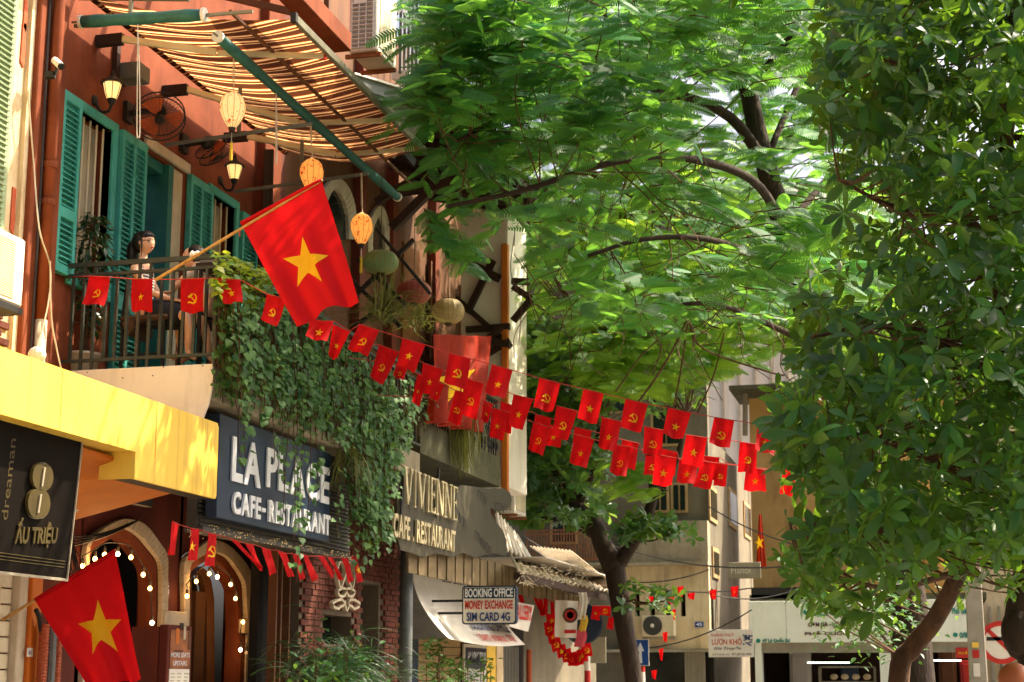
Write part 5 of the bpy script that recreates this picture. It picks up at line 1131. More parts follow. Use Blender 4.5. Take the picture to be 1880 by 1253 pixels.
# ------------------------------------------------------------------ the next house: VIVIENNE
vh = thing('timber_house', 'brown timber house with cream arched windows behind the silk lanterns', 'house', (-7.5, 22.5, 0))
MB().box((XW-.4, 19.852, 4.2), (XW+.0, 31.0, 12)).build('upper_wall', M_['timber_wall'], vh)
for O, I in (([(578, 440), (580, 372), (590, 345), (606, 329), (622, 331), (637, 352), (646, 385), (650, 440)], [(590, 440), (592, 385), (597, 364), (606, 350), (614, 351), (625, 370), (632, 395), (634, 440)]), ([(668, 500), (670, 420), (678, 394), (690, 378), (699, 384), (706, 404), (710, 430), (714, 500)], [(677, 500), (678, 430), (683, 410), (690, 398), (694, 402), (698, 415), (700, 435), (702, 500)])):
    o, i_ = [P(*q, X=XW+.01) for q in O], [P(*q, X=XW+.01) for q in I]; MB().band(curve3(o, 3), curve3(i_, 3), (.07, 0, 0)).build('arch_frame', M_['trim'], vh, bevel=.01); MB().prism(i_, (.012, 0, 0)).build('window_pane', M_['glass_dark'], vh)
for px in (662, 722, 800): y = P(px, 450, X=XW+.1).y; MB().box((XW+.002, y-.12, 4.5), (XW+.14, y+.12, 11)).build('timber_post', M_['wood_red'], vh)
y0, y1_ = P(740, 500, X=XW+.03).y, P(905, 500, X=XW+.03).y; MB().box((XW+.002, y0, 4.5), (XW+.04, 25.9, 8.6)).build('amber_panel', M_['amber_wall'], vh)
for px in (790, 845, 880): y = P(px, 500, X=XW+.06).y; MB().box((XW+.041, y-.05, 4.5), (XW+.09, y+.05, 8.6)).build('timber_post', M_['timber_wall'], vh)
for (a, c, w_) in (((905, 478), (858, 575), .1), ((868, 487), (916, 512), .13), ((838, 548), (938, 637), .09), ((856, 606), (936, 600), .1), ((880, 660), (936, 625), .09), ((700, 355), (900, 330), .14), ((720, 420), (800, 340), .12), ((690, 372), (760, 330), .1), ((820, 290), (1000, 360), .25)):
    MB().bar(P(*a, Y=25.6 if a[0] > 815 else 22), P(*c, Y=25.6 if a[0] > 815 else 22), w_).build('roof_brace', M_['wood_dark'], vh)
for (a, c, w_) in (((650, 545), (760, 440), .05), ((655, 475), (745, 560), .045), ((690, 420), (790, 540), .04), ((640, 510), (735, 600), .05), ((650, 600), (730, 545), .045)):
    MB().bar(P(*a, Y=19.2), P(*c, Y=19.2), w_).build('lantern_frame', M_['iron_black'], vh)
MB().box((XW+.002, 20.9, 4.53), (XE+.0, 25.1, 4.75)).build('balcony_floor', M_['mossy'], vh)
a, e = P(915, 888, X=XE), P(735, 850, X=XE); MB().box((XE-.12, 20.91, a.z), (XE-.002, 25.09, 5.0)).build('balcony_edge', M_['mossy'], vh, bevel=.02); MB().box((XW, 25.0, a.z-.001), (XE-.121, 25.09, 5.0)).build('balcony_edge', M_['mossy'], vh)
for i in range(30):
    y = 20.95+i*.14; MB().box((XE-.06, y-.01, 5.0), (XE-.04, y+.01, 5.85)).build('baluster', M_['iron_black'], vh)
MB().box((XE-.07, 20.93, 5.85), (XE-.03, 25.05, 5.9)).build('rail', M_['iron_black'], vh)
for i in range(5):
    for j in range(4): MB().tube([V(XE-.02, 24.2+.18*i+.07*math.cos(q*.785), 5.15+.18*j+.07*math.sin(q*.785)) for q in range(9)], .012, 4, False).build('ring', M_['iron_black'], vh)
zr = P(1000, 385, Y=25.7).z; MB().hexa([(XW+.13, 20.3, zr+.45), (XW+.13, 25.8, zr+.45), (-5.95, 25.8, zr-.05), (-5.95, 20.3, zr-.05), (XW+.13, 20.3, zr+.53), (XW+.13, 25.8, zr+.53), (-5.95, 25.8, zr+.03), (-5.95, 20.3, zr+.03)]).build('roof', M_['wood_dark'], vh)
for i in range(7): MB().bar((XW+.14, 20.5+i*.86, zr+.38), (-6.0, 20.5+i*.86, zr-.12), .08, .12).build('rafter', M_['wood_dark'], vh)
# ground floor of it: brick wall built brick by brick
XP = -7.25; yA, yB = P(552, 1100, X=XP).y, P(733, 1100, X=XP).y
ops = []
for (x0, y0, x1, y1_) in ((594, 1133, 648, 1182), (662, 1075, 698, 1260)): a, e = P(x0, y1_, X=XP), P(x1, y0, X=XP); ops.append((a.y, e.y, max(a.z, .3), e.z))
wall_open(MB(), XP-.3, XP-.02, yA, yB, 0, 4.18, ops).build('lower_wall', M_['mortar'], vh)
b = MB()
for r in range(42):
    z = 1.2+r*.072; y = yA+.12*(r % 2)
    while y < yB-.1:
        c = V(XP-.012+random.uniform(0, .012), y+.11, z+.032)
        if not any(o[0]-.1 < c.y < o[1]+.1 and o[2]-.03 < c.z < o[3]+.03 for o in ops): b.cbox(c, .03, .215, .06)
        y += .228
stuff(b.build('brick', M_['brick_red'], vh))
MB().box((XP-.32, yA, .1), (XP-.301, yB, 4)).build('dark_pane', M_['glass_dark'], vh); MB().box((XP-.4, 17.9, 0), (XP-.3, yA, 4.16)).build('dark_pane', M_['dark_inside'], vh)
for px in (522, 531, 546): y = P(px, 1150, X=XP).y; MB().box((XP-.2, y-.02, 0), (XP-.1, y+.02, 4.1)).build('door_post', M_['wood_brown'], vh)
y = P(752, 1150, X=-6.9).y; tag(MB().tube([(-6.95, y, 0), (-6.95, y, 4.2)], .09, 12).build('drain_pipe', M_['grey_steel'], smooth=True), 'grey round downpipe left of the sim card sign', 'pipe')
# scroll ornament
orn = thing('scroll_ornament', 'pale cut metal scroll ornament hung on the brick wall above a small recess', 'ornament', P(632, 1080, X=XP+.1))
def oc(pts, closed=True):
    q = [P(x, y, X=XP+.1) for x, y in pts]; q = q+[q[0]] if closed else q
    c = curve3(q, 4); b = MB()
    for a, e in zip(c, c[1:]): b.bar(a, e, .03, .05, (1, 0, 0))
    b.build('scroll', M_['trim'], orn)
s = 3.55
for pts in ([(775, 590), (770, 520), (790, 465), (815, 470), (825, 540), (808, 600), (790, 640)], [(880, 590), (885, 520), (868, 465), (845, 470), (832, 540), (846, 600), (868, 640)], [(800, 640), (775, 660), (785, 690), (815, 690), (828, 650)], [(856, 640), (882, 660), (872, 690), (842, 690), (830, 650)]): oc([(400+x/s, 900+y/s) for x, y in pts])
for pts in ([(738, 740), (770, 720), (800, 715), (815, 745), (790, 760), (775, 775), (745, 760)], [(918, 740), (888, 720), (856, 715), (842, 745), (866, 760), (882, 775), (912, 760)], [(818, 720), (822, 760), (832, 785), (842, 760), (846, 720)]): oc([(400+x/s, 900+y/s) for x, y in pts], False)
# sign
XV = XE+.06; vs = thing('vivienne_sign', 'olive metal sign with pale serif letters reading VIVIENNE CAFE . RESTAURANT', 'sign', P(800, 950, X=XV))
s = 5.697
pl = [(170, 260), (500, 330), (760, 440), (850, 405), (1000, 425), (1130, 440), (1180, 436), (1290, 440), (1350, 490), (1366, 560), (1335, 640), (1270, 672), (1185, 665), (1145, 640), (1140, 690), (1200, 790), (1272, 880), (1312, 980), (1316, 1100), (1300, 1150), (1200, 1120), (1100, 1130), (980, 1160), (860, 1112), (740, 1160), (640, 1128), (560, 1120), (440, 1160), (300, 1110), (200, 1080), (165, 900)]
MB().prism([P(700+x/s, 820+y/s, X=XV) for x, y in pl], (-.03, 0, 0)).build('panel', M_['acp_olive'], vs)
def serif(ch, y, z, w_, h):
    X = XV+.045; b = MB(); tk = w_*.2; th = w_*.1; sf = h*.05
    def st_(y0, z0, y1_, z1, t): b.prism([(X, y0-t/2, z0), (X, y0+t/2, z0), (X, y1_+t/2, z1), (X, y1_-t/2, z1)], (.03, 0, 0))
    def hb(yc, zc, l_): b.box((X+.001, yc-l_/2, zc-sf/2), (X+.032, yc+l_/2, zc+sf/2))
    if ch == 'V': st_(y+w_*.2, z+h, y+w_*.52, z, tk); st_(y+w_*.86, z+h, y+w_*.55, z, th); hb(y+w_*.2, z+h, w_*.42); hb(y+w_*.86, z+h, w_*.3)
    if ch == 'I': st_(y+w_*.5, z, y+w_*.5, z+h, tk); hb(y+w_*.5, z, w_*.5); hb(y+w_*.5, z+h, w_*.5)
    if ch == 'N': st_(y+w_*.14, z, y+w_*.14, z+h, th); st_(y+w_*.86, z, y+w_*.86, z+h, th); st_(y+w_*.2, z+h, y+w_*.82, z, tk); hb(y+w_*.14, z, w_*.34); hb(y+w_*.86, z+h, w_*.34); hb(y+w_*.12, z+h, w_*.3)
    if ch == 'E':
        st_(y+w_*.25, z, y+w_*.25, z+h, tk); hb(y+w_*.5, z+sf*.3, w_*.8); hb(y+w_*.5, z+h-sf*.3, w_*.8); hb(y+w_*.5, z+h*.52, w_*.5)
        for zz, q in ((z, 1), (z+h, -1)): b.box((X+.0015, y+w_*.84, zz), (X+.0315, y+w_*.92, zz+q*h*.16))
        b.box((X+.0015, y+w_*.66, z+h*.42), (X+.0315, y+w_*.73, z+h*.62))
    b.build('letter', M_['bone_letter'], vs, fix=True)
A_, B_ = P(731, 925, X=XV), P(832, 956, X=XV); T_ = P(731, 859, X=XV); T2 = P(833, 895, X=XV); z0, z1 = (A_.z+B_.z)/2, (T_.z+T2.z)/2
ws = {'V': 1.25, 'I': .45, 'N': 1.15, 'E': .82}; tot = sum(ws[c] for c in 'VIVIENNE'); y = A_.y
for c in 'VIVIENNE': w_ = ws[c]/tot*(B_.y-A_.y); serif(c, y, z0, w_*.93, z1-z0); y += w_
t = vs
A_, B_ = P(717, 985, X=XV), P(831, 1014, X=XV); T_, T2 = P(718, 943, X=XV), P(834, 976, X=XV)
letter_row('CAFE . RESTAURANT', (XV+.01, A_.y, (A_.z+B_.z)/2), (0, 1, 0), (0, 0, 1), B_.y-A_.y, (T_.z+T2.z)/2-(A_.z+B_.z)/2, M_['bone_letter'], vs, .02, .03, .06)
for k, (a, e) in enumerate((((885, 775), (770, 610)), ((1150, 1055), (980, 860)), ((1105, 530), (1010, 440)), ((1290, 600), (1190, 580)))):
    p, q = P(700+a[0]/s, 820+a[1]/s, X=XV+.002), P(700+e[0]/s, 820+e[1]/s, X=XV+.002); d = (q-p); L = d.length; d = d.normalized(); u = V(1, 0, 0).cross(d).normalized()
    lettering('film_print', 'LIONALU' if k < 2 else 'ALU', p, d, u, L, .16, M_['acp_ink'], vs, .0, 0, .002)
for px in (731, 796): a, e = P(px+10, 860, X=XV+.03), P(px+5, 950, X=XV+.03); MB().bar(a, e, .06, .02, (1, 0, 0)).build('strap', M_['iron_black'], vs)
# hanging orange cloth
t = flag('hanging_cloth', 'large faded orange red flag cloth hanging flat from the timber balcony', 'cloth', P(793, 614, X=-6.45), P(900, 618, X=-6.4), P(880, 796, X=-6.35), P(785, 774, X=-6.4), None, 'cloth_orange', amp=.09, folds=4.2, nu=40, nv=24, ph=1)
n_ = t.children[0]; b = MB()
for pl in star_polys(.2): b.poly([P(838+x*40, 700-y*44, X=-6.33) for x, y in pl])
b.build('faded_star', M_['flag_star'], t, fix=False)
# lit corner pillar
t = thing('corner_pillar', 'sunlit pale pillar with an orange brown timber post at the far end of the timber house', 'pillar', (-6.9, 25.9, 0))
y = P(932, 700, X=-6.6).y; MB().box((-7.4, y+.002, 4.6), (-6.6, y+1.3, 9.2)).build('shaft', M_['white_wall'], t, bevel=.01); a = P(921, 700, Y=y-.1); e = P(932, 700, Y=y-.1); MB().box((a.x, y-.12, 4.4), (e.x, y, 8.6)).build('post', M_['orange_paint_and_shade'], t, bevel=.01)
for (a, c) in (((940, 517), (972, 518)), ((942, 527), (974, 548)), ((975, 550), (942, 590)), ((880, 640), (920, 600)), ((900, 628), (936, 632))): MB().bar(P(*a, Y=y-.2), P(*c, Y=y-.2), .1).build('brace', M_['wood_dark'], t)
q = P(917, 943, Y=y+1.5); e = P(945, 943, Y=y+1.5)
ac_unit('air_conditioner', 'old sunlit air conditioner on a rusty bracket right of the olive sign', (q.x, y+1.5, q.z), e.x-q.x, .8, .56)
b = MB(); p0 = P(925, 1000, Y=y+.2)
for i in range(7): a = P(912+i*6, 942+i*7, Y=y+.7+i*.2); c = P(925+i*8, 1008+i*3, Y=y+.9+i*.2); b.bar(a, c, .26, .03, (1, 0, .5))
tag(b.build('loose_sheets', M_['white_panel']), 'pile of loose pale sheets leaning below the old air conditioner', 'sheets')

# ------------------------------------------------------------------ third house: booking office under a tin roof
bh = thing('booking_house', 'low shop house with wooden shutters under the rusty corrugated roof', 'house', (-7.4, 27, 0)); XH = -7.35
ya, yb_ = P(752, 1150, X=XH).y, 36.4
MB().box((XH-.3, ya, 0), (XH, yb_, 3.4)).build('wall', M_['grey_wall'], bh)
a, e = P(772, 1172, X=XH+.1), P(850, 1172, X=XH+.1); src = None
for k in range(14):
    c = (XH+.06, (a.y+e.y)/2, .5+k*.125)
    if c[2] > a.z: break
    if src is None: src = MB().cbox(c, .03, e.y-a.y, .118, Matrix.Rotation(.06, 3, 'Y')).build('shutter_board', M_['shutter_wood'], bh, bevel=.006)
    else: inst(src, 'shutter_board', bh, c)
MB().box((XH+.002, a.y-.4, 0), (XH+.08, a.y-.03, a.z)).build('blue_post', M_['navy'], bh)
p0, p1 = P(894, 1185, X=XH+.1), P(910, 1185, X=XH+.1); MB().box((XH+.002, p0.y, 0), (XH+.1, p1.y, 2.4)).build('yellow_post', M_['yellow_paint'], bh); p2 = P(922, 1185, X=XH+.1); MB().box((XH+.002, p1.y+.01, 0), (XH+.12, p2.y, 2.4)).build('cream_post', M_['cream_plaster'], bh)
p3 = P(955, 1185, X=XH+.1); n = 12
for i in range(n): y = p2.y+.1+(p3.y-p2.y)*i/n; MB().box((XH+.03, y, 0), (XH+.06, y+.05, P(940, 1187, X=XH+.1).z)).build('gate_bar', M_['grille'], bh)
MB().box((XH+.002, p2.y+.02, 0), (XH+.015, p3.y+.6, 2.5)).build('dark_doorway', M_['dark_inside'], bh)
p4 = P(968, 1170, X=XH+.12); wire([(XH+.15, p4.y, 0), (XH+.15, p4.y, 2.1)], .05, 8).build('pipe', M_['old_paint'], bh)
# fascia boards under the olive sign
a, e = P(752, 1028, X=-6.6), P(1010, 1060, X=-6.5); src = None; n = 26
for i in range(n):
    y = a.y+(32-a.y)*i/n; z = P(900, 1036, X=-6.6).z; c = (-6.62, y+.16, 3.14+.0*i)
    if src is None: src = MB().cbox(c, .03, .36, .42).build('fascia_board', M_['old_board'], bh)
    else: inst(src, 'fascia_board', bh, c)
# poster
a, e = P(852, 1253, X=XH+.14), P(893, 1183, X=XH+.14); zt = P(872, 1184, X=XH+.14).z; yA, yB = a.y, e.y
t = thing('tour_poster', 'bay tour poster headed HA LONG with a boat before rocks', 'poster', (XH+.14, yA, 1.2)); X = XH+.14
MB().box((X-.03, yA, 1.1), (X, yB, zt)).build('backing', M_['sign_white'], t); MB().box((X+.002, yA+.06, zt-.33), (X+.006, yB-.02, zt-.05)).build('header', M_['navy'], t)
lettering('wording', 'HA LONG TOUR', (X+.007, yA+.2, zt-.28), (0, 1, 0), (0, 0, 1), yB-yA-.26, .17, M_['white_letter'], t, .02, 0, .002)
MB().box((X+.002, yA+.12, 1.15), (X+.006, yB-.08, zt-.42)).build('seascape', M_['poster_sea'], t)
b = MB().prism([(X+.007, yA+.14, 1.75), (X+.007, yA+.3, 1.95), (X+.007, yA+.6, 1.9), (X+.007, yA+.8, 1.97), (X+.007, yB-.1, 1.8), (X+.007, yB-.1, 1.72)], (.002, 0, 0)); b.build('rock_print', M_['poster_rock'], t)
b = MB().prism([(X+.008, yA+.7, 1.52), (X+.008, yB-.15, 1.52), (X+.008, yB-.2, 1.46), (X+.008, yA+.8, 1.46)], (.002, 0, 0))
for k in range(3): b.box((X+.008, yA+.85+k*.16, 1.53), (X+.01, yA+.88+k*.16, 1.75-.03*k))
b.build('boat_print', M_['sign_white'], t)
# hanging board with three lines
Yk = 23.0; a, e = P(848, 1147, Y=Yk), P(948, 1075, Y=Yk); 
t = thing('projecting_sign', 'rounded projecting sign reading BOOKING OFFICE, MONEY EXCHANGE, SIM CARD 4G', 'sign', P(898, 1147, Y=Yk))
def rrect(x0, z0, x1, z1, r, y):
    o = []
    for cx_, cz_, a0 in ((x1-r, z1-r, 0), (x0+r, z1-r, 90), (x0+r, z0+r, 180), (x1-r, z0+r, 270)):
        for k in range(5): q = math.radians(a0+k*22.5); o.append(V(cx_+r*math.cos(q), y, cz_+r*math.sin(q)))
    return o
x0, x1, z0, z1 = a.x, e.x, a.z, e.z; W, H = x1-x0, z1-z0
MB().prism(rrect(x0, z0, x1, z1, .05, Yk), (0, .1, 0)).build('frame', M_['navy'], t); MB().prism(rrect(x0+.02, z0+.02, x1-.02, z1-.02, .04, Yk-.006), (0, .004, 0)).build('face', M_['sign_white'], t)
MB().box((x0+.03, Yk-.012, z0+H*.67), (x1-.03, Yk-.008, z1-.03)).build('top_band', M_['navy'], t)
for i, (tx, m_) in enumerate((('SIM CARD 4G', 'blue_ink'), ('MONEY EXCHANGE', 'red_ink'), ('BOOKING OFFICE', 'white_letter'))):
    lettering('wording', tx, (x0+W*(.09 if i == 0 else .06), Yk-.012, z0+H*(.08+.31*i)), (1, 0, 0), (0, 0, 1), W*(.8 if i == 0 else .88), H*.23, M_[m_], t, .03, 0, .003)
for z in (z0+H*.3, z0+H*.62): MB().bar((XH, Yk+.05, z), (x0, Yk+.05, z), .035).build('bracket', M_['iron_black'], t)
# curved banner
t = thing('curved_banner', 'pale curved shop banner lettered BOOKING OFFICE behind the rounded projecting sign', 'banner', P(870, 1180, X=-6.7))
yA, yB = P(805, 1165, X=-6.75).y, P(948, 1160, X=-6.75).y; zb, zt = P(870, 1178, X=-6.75).z, P(870, 1056, X=-7.1).z
def bn(u, v): return V(-7.15+.55*(v**2.2), yA+(yB-yA)*u, zt+(zb-zt)*v-.06*math.sin(math.pi*u)*v)
MB().grid(bn, 12, 14).build('sheet', M_['sign_white'], t, smooth=True); MB().prism([bn(0, k/10)+V(0, -.012, 0) for k in range(11)]+[V(-7.2, yA-.012, zb)], (0, .01, 0)).build('side', M_['grey_plastic'], t)
def on_bn(u, v): p = bn(u, v); q = bn(u, v-.03); return p+V(.02, 0, .02), (q-p).normalized()
for tx, v, u0, u1, h, m_ in (('BOOKING OFFICE', .8, .45, .96, .2, 'blue_ink'), ('TOURIST', .95, .42, .58, .14, 'red_ink'), ('INFORMATION', .95, .6, .79, .14, 'red_ink'), ('CENTER', .95, .81, .92, .14, 'red_ink'), ('the sinh tours', .2, .3, .8, .12, 'black_ink')):
    p, u = on_bn(u0, v); lettering('wording', tx, p, (0, 1, 0), u, (u1-u0)*(yB-yA), h, M_[m_], t, .02, 0, .004)
a, e = P(955, 1160, X=-6.5), P(980, 1105, X=-6.5); t = thing('gallery_board', 'pale slanted board with red lettering ending in GALLERY behind the bunting', 'sign', a)
MB().prism([P(952, 1155, X=-6.5), P(970, 1160, X=-6.5), P(981, 1112, X=-6.5), P(945, 1105, X=-6.5), P(935, 1150, X=-6.5)], (-.03, 0, 0)).build('board', M_['sign_white'], t)
p = P(942, 1137, X=-6.49); q = P(977, 1140, X=-6.49); lettering('wording', 'GALLERY', (p.x+.003, p.y, (p.z+q.z)/2), (0, 1, 0), (0, 0, 1), q.y-p.y, .24, M_['red_ink'], t, .03, 0, .004)
# corrugated roof
def corr(name, m_, a, b_, c, d, parent, n=18, amp=.03, jag=0):
    a, b_, c, d = map(Vector, (a, b_, c, d)); nn = (b_-a).cross(d-a).normalized()
    if nn.z < 0: nn = -nn
    def f(u, v): return a*(1-u)*(1-v)+b_*u*(1-v)+c*u*v+d*(1-u)*v+nn*(amp*math.sin(u*n*6.283))+(d-a).normalized()*(jag*math.sin(u*31)*v)
    o = MB().grid(f, n*6, 3).build(name, m_, parent, smooth=True, fix=False); md = o.modifiers.new('thickness', 'SOLIDIFY'); md.thickness = .012; return o
t = thing('tin_roof', 'sunlit rusty corrugated roof jutting over the souvenir shop', 'roof', P(1040, 1060, X=-6.2))
corr('sheet', M_['tin'], P(930, 1010, X=-7.2), P(1110, 1060, X=-7.2), P(1148, 1092, X=-6.0), P(950, 1050, X=-6.0), t, 22, .03, .06)
corr('upper_sheet', M_['tin'], P(972, 1004, Y=33.5), P(1050, 1012, Y=33.5), P(1128, 1076, Y=31.0), P(1082, 1082, Y=31.0), t, 12, .03)
MB().box((-7.2, 26.2, 3.5), (-6.1, 33, 3.52)).build('ceiling_board', M_['white_panel'], t); MB().bar(P(950, 1058, X=-6.05), P(1108, 1098, X=-6.05), .12, .1).build('edge_beam', M_['wood_dark'], t)
MB().prism([P(1092, 1075, Y=31.2), P(1150, 1110, Y=31.2), P(1145, 1112, Y=31.2), P(1080, 1112, Y=31.2)], (0, .3, 0)).build('gable_sheet', M_['tin_grey'], t)
for i in range(4): a = P(1030+i*9, 1045, Y=30); wire(curve3([a, a+V(.02, 0, -.25), a+V(.12, 0, -.5)]), .012).build('wire', M_['cord_white'], t)
st = MB()
for i in range(170): a = P(random.uniform(955, 1090), 0, Y=28).x; p = P(random.uniform(952, 1085), random.uniform(1038, 1075), X=-6.05+random.uniform(0, .05)); st.tube([p, p+V(random.uniform(-.02, .08), random.uniform(-.35, .35), random.uniform(-.1, .02))], .006, 3)
stuff(st.build('dry_straw', M_['cable_cream'], t))
# souvenir flags and shirts
Yq = 28.2; pts = []
for i, (x, y, x2, y2, x3, y3, lab) in enumerate(((948, 1080, 958, 1084, 966, 1140, ''), (976, 1092, 984, 1096, 996, 1130, ''), (988, 1096, 996, 1099, 994, 1132, ''), (998, 1099, 1006, 1102, 1000, 1130, ''), (1010, 1104, 1017, 1106, 1014, 1138, ''), (1022, 1100, 1030, 1106, 1024, 1132, ''), (1040, 1104, 1050, 1106, 1048, 1130, ''), (1052, 1104, 1062, 1104, 1060, 1132, ''))):
    A, B_, C, D = P(x, y, Y=Yq), P(x2, y2, Y=Yq), P(x3+5, y3, Y=Yq), P(x3-3, y3-2, Y=Yq)
    flag('souvenir_flag', 'thin red flag over the souvenir shirts, %s of its row from the left' % ORD[i+1], 'flag', A, B_, C, D, None, group='flags over the souvenir stall', amp=.02, ph=i); pts += [A, B_]
tag(wire(pts, .006, 4).build('stall_cord', M_['cord_red']), 'red cord strung over the souvenir stall', 'cord')
arc = [(1012, 1135), (1008, 1150), (1014, 1165), (1020, 1180), (1030, 1192), (1040, 1200), (1050, 1206), (1060, 1206), (1068, 1200), (1076, 1190)]
for i, (x, y) in enumerate(arc):
    r = 11; A, B_, C, D = P(x-10, y-6, Y=Yq-.1-.01*i), P(x+8, y-10, Y=Yq-.1-.01*i), P(x+12, y+14, Y=Yq-.15-.01*i), P(x-6, y+18, Y=Yq-.15-.01*i)
    flag('loop_flag', 'red flag in the drooping loop below the souvenir shirt, %s down the loop' % ORD[i+1], 'flag', A, B_, C, D, 'h' if i % 2 else 'star', group='flags drooping in a loop at the souvenir stall', es=.3, amp=.02, ph=i)
t = thing('souvenir_shirt', 'white souvenir shirt with round dark print hanging at the stall', 'shirt', P(1040, 1105, Y=Yq-.3))
q = [P(x, y, Y=Yq-.4) for x, y in ((1020, 1102), (1062, 1104), (1058, 1172), (1018, 1170))]
MB().grid(lambda u, v: q[0]*(1-u)*(1-v)+q[1]*u*(1-v)+q[2]*u*v+q[3]*(1-u)*v+V(0, .02*math.sin(u*9), 0), 8, 8).build('cloth', M_['white_panel'], t, smooth=True); o = P(1047, 1130, Y=Yq-.44)
MB().lathe(o, [(.13, 0), (.13, .004)], 18, (0, -1, 0)).build('round_print', M_['brown_ink'], t); MB().lathe(o+V(0, -.005, 0), [(.09, 0), (.09, .003), (.06, .003), (.06, 0)], 18, (0, -1, 0)).build('print_ring', M_['sign_red'], t); e = P(1036, 1160, Y=Yq-.44); MB().box((e.x, e.y, e.z-.03), (e.x+.2, e.y+.004, e.z+.03)).build('label_print', M_['red_ink'], t)
for (x, y, w_, h, m_, lab) in ((1062, 1088, 15, 50, 'white_panel', 'long white cloth hanging beside the souvenir shirt'), (1064, 1130, 14, 30, 'yellow_cloth', 'yellow cloth under the long white cloth'), (1056, 1158, 20, 30, 'pink_cloth', 'crimson pink bag hanging lowest at the souvenir stall')):
    a, e = P(x, y+h, Y=Yq-.3), P(x+w_, y, Y=Yq-.3); tag(MB().grid(lambda u, v: V(a.x+(e.x-a.x)*u+.02*math.sin(v*5), Yq-.3+.03*math.sin(u*12), e.z+(a.z-e.z)*v), 8, 6).build('hanging_cloth', M_[m_], smooth=True, fix=False), lab, 'cloth', None)
for (x, y, w_, h, k) in ((1088, 1112, 14, 28, 'star'), (1103, 1112, 19, 20, 'h'), (1117, 1133, 10, 24, None)):
    flag('small_flag', 'red flag hanging under the grey gable sheet, %s' % {'star': 'beside the blue disc', 'h': 'the widest, with emblem', None: 'lowest, next to the trunk'}[k], 'flag', P(x, y, Y=29), P(x+w_, y+1, Y=29), P(x+w_-1, y+h, Y=29), P(x-3, y+h-3, Y=29), k, amp=.02, es=.25)
# road signs
t = thing('round_road_sign', 'round blue road sign half hidden by the souvenir stall, on a red and white post', 'road sign', P(1075, 1253, Y=29.3)); c = P(1068, 1146, Y=29.3); c = V(P(1070, 1146, Y=29.3).x, 29.3, c.z)
MB().lathe(c, [(.355, 0), (.36, .01), (.33, .02)], 32, (0, -1, 0)).build('disc', M_['navy'], t)
def post(x, y0, t, bands):
    p = P(x, y0, Y=bands[0][2]); z = p.z
    for i, (m_, h, Y) in enumerate(bands): MB().tube([(p.x, Y+.05, z-h+.002), (p.x, Y+.05, z)], .055, 10).build('post_band', M_[m_], t); z -= h
post(1077, 1200, t, [('sign_white', .3, 29.3), ('sign_red', .3, 29.3), ('sign_white', .3, 29.3), ('sign_red', .6, 29.3)])
a, e = P(1161, 1223, Y=31), P(1191, 1174, Y=31); t = thing('one_way_sign', 'blue rectangular road sign with white upward arrow beside the dark trunk', 'road sign', (a.x, 31, 1))
MB().box((a.x, 31, a.z), (e.x, 31.02, e.z)).build('rim', M_['sign_white'], t); MB().box((a.x+.012, 30.994, a.z+.012), (e.x-.012, 30.998, e.z-.012)).build('face', M_['sign_blue'], t); cx_ = (a.x+e.x)/2; h = e.z-a.z
MB().prism([(cx_-.03, 30.99, a.z+.05), (cx_+.03, 30.99, a.z+.05), (cx_+.022, 30.99, a.z+h*.55), (cx_+.07, 30.99, a.z+h*.55), (cx_, 30.99, e.z-.05), (cx_-.07, 30.99, a.z+h*.55), (cx_-.022, 30.99, a.z+h*.55)], (0, .003, 0)).build('arrow', M_['white_letter'], t)
post(1178, 1224, t, [('sign_red', .1, 31), ('sign_white', .3, 31), ('sign_red', .3, 31), ('sign_white', .6, 31)])
a, e = P(1062, 1218, Y=32.5), P(1112, 1170, Y=32.5); tag(MB().box((a.x, 32.5, a.z), (e.x, 32.53, e.z)).build('plain_board', M_['shutter_steel']), 'plain beige board behind the round blue sign', 'board')

# ------------------------------------------------------------------ end of the street
YB = 38.0
def bx(b, x0, y0, x1, y1, Ya, Yb_): a, e = P(x0, y1, Y=Ya), P(x1, y0, Y=Ya); b.box((a.x, Ya, a.z), (e.x, Yb_, e.z)); return b
ch = thing('corner_house', 'weathered beige house with slotted balcony and round fanned air conditioner at the street end', 'house', (-7, YB, 0))
xl, xr = P(960, 1200, Y=YB).x, P(1302, 1100, Y=YB).x; z1 = P(1200, 1040, Y=YB).z; z2 = P(1200, 1192, Y=YB).z; xm = P(1142, 1100, Y=YB).x
sl_ = []
for px in (1170, 1198, 1226, 1254): a, e = P(px-4, 1132, Y=YB), P(px+4, 1083, Y=YB); sl_.append((a.x, e.x, a.z, e.z))
b = MB(); xs_ = xm
for a0, a1_, c0, c1 in sl_:
    b.box((xs_, YB, z2), (a0, YB+.25, z1)); b.box((a0, YB, z2), (a1_, YB+.25, c0)); b.box((a0, YB, c1), (a1_, YB+.25, z1)); xs_ = a1_
b.box((xs_, YB, z2), (xr, YB+.25, z1)); b.build('balcony_front', M_['beige_wall'], ch)
for a0, a1_, c0, c1 in sl_[:1]: pass
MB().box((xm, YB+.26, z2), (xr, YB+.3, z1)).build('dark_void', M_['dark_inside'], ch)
MB().box((xl-3, YB+.4, z1-.5), (xr, YB+.7, 13)).build('upper_wall', M_['grey_wall'], ch); MB().box((xm-.1, YB-.25, z1), (xr+.02, YB+.4, z1+.08)).build('ledge', M_['concrete'], ch); MB().box((xm-.0, YB-.03, z1+.081), (xr, YB+.39, P(1200, 958, Y=YB).z)).build('parapet', M_['concrete'], ch)
MB().box((xl-3, YB+.2, 0), (xm-.002, YB+.38, z1-.5)).build('lower_wall', M_['grey_wall'], ch)
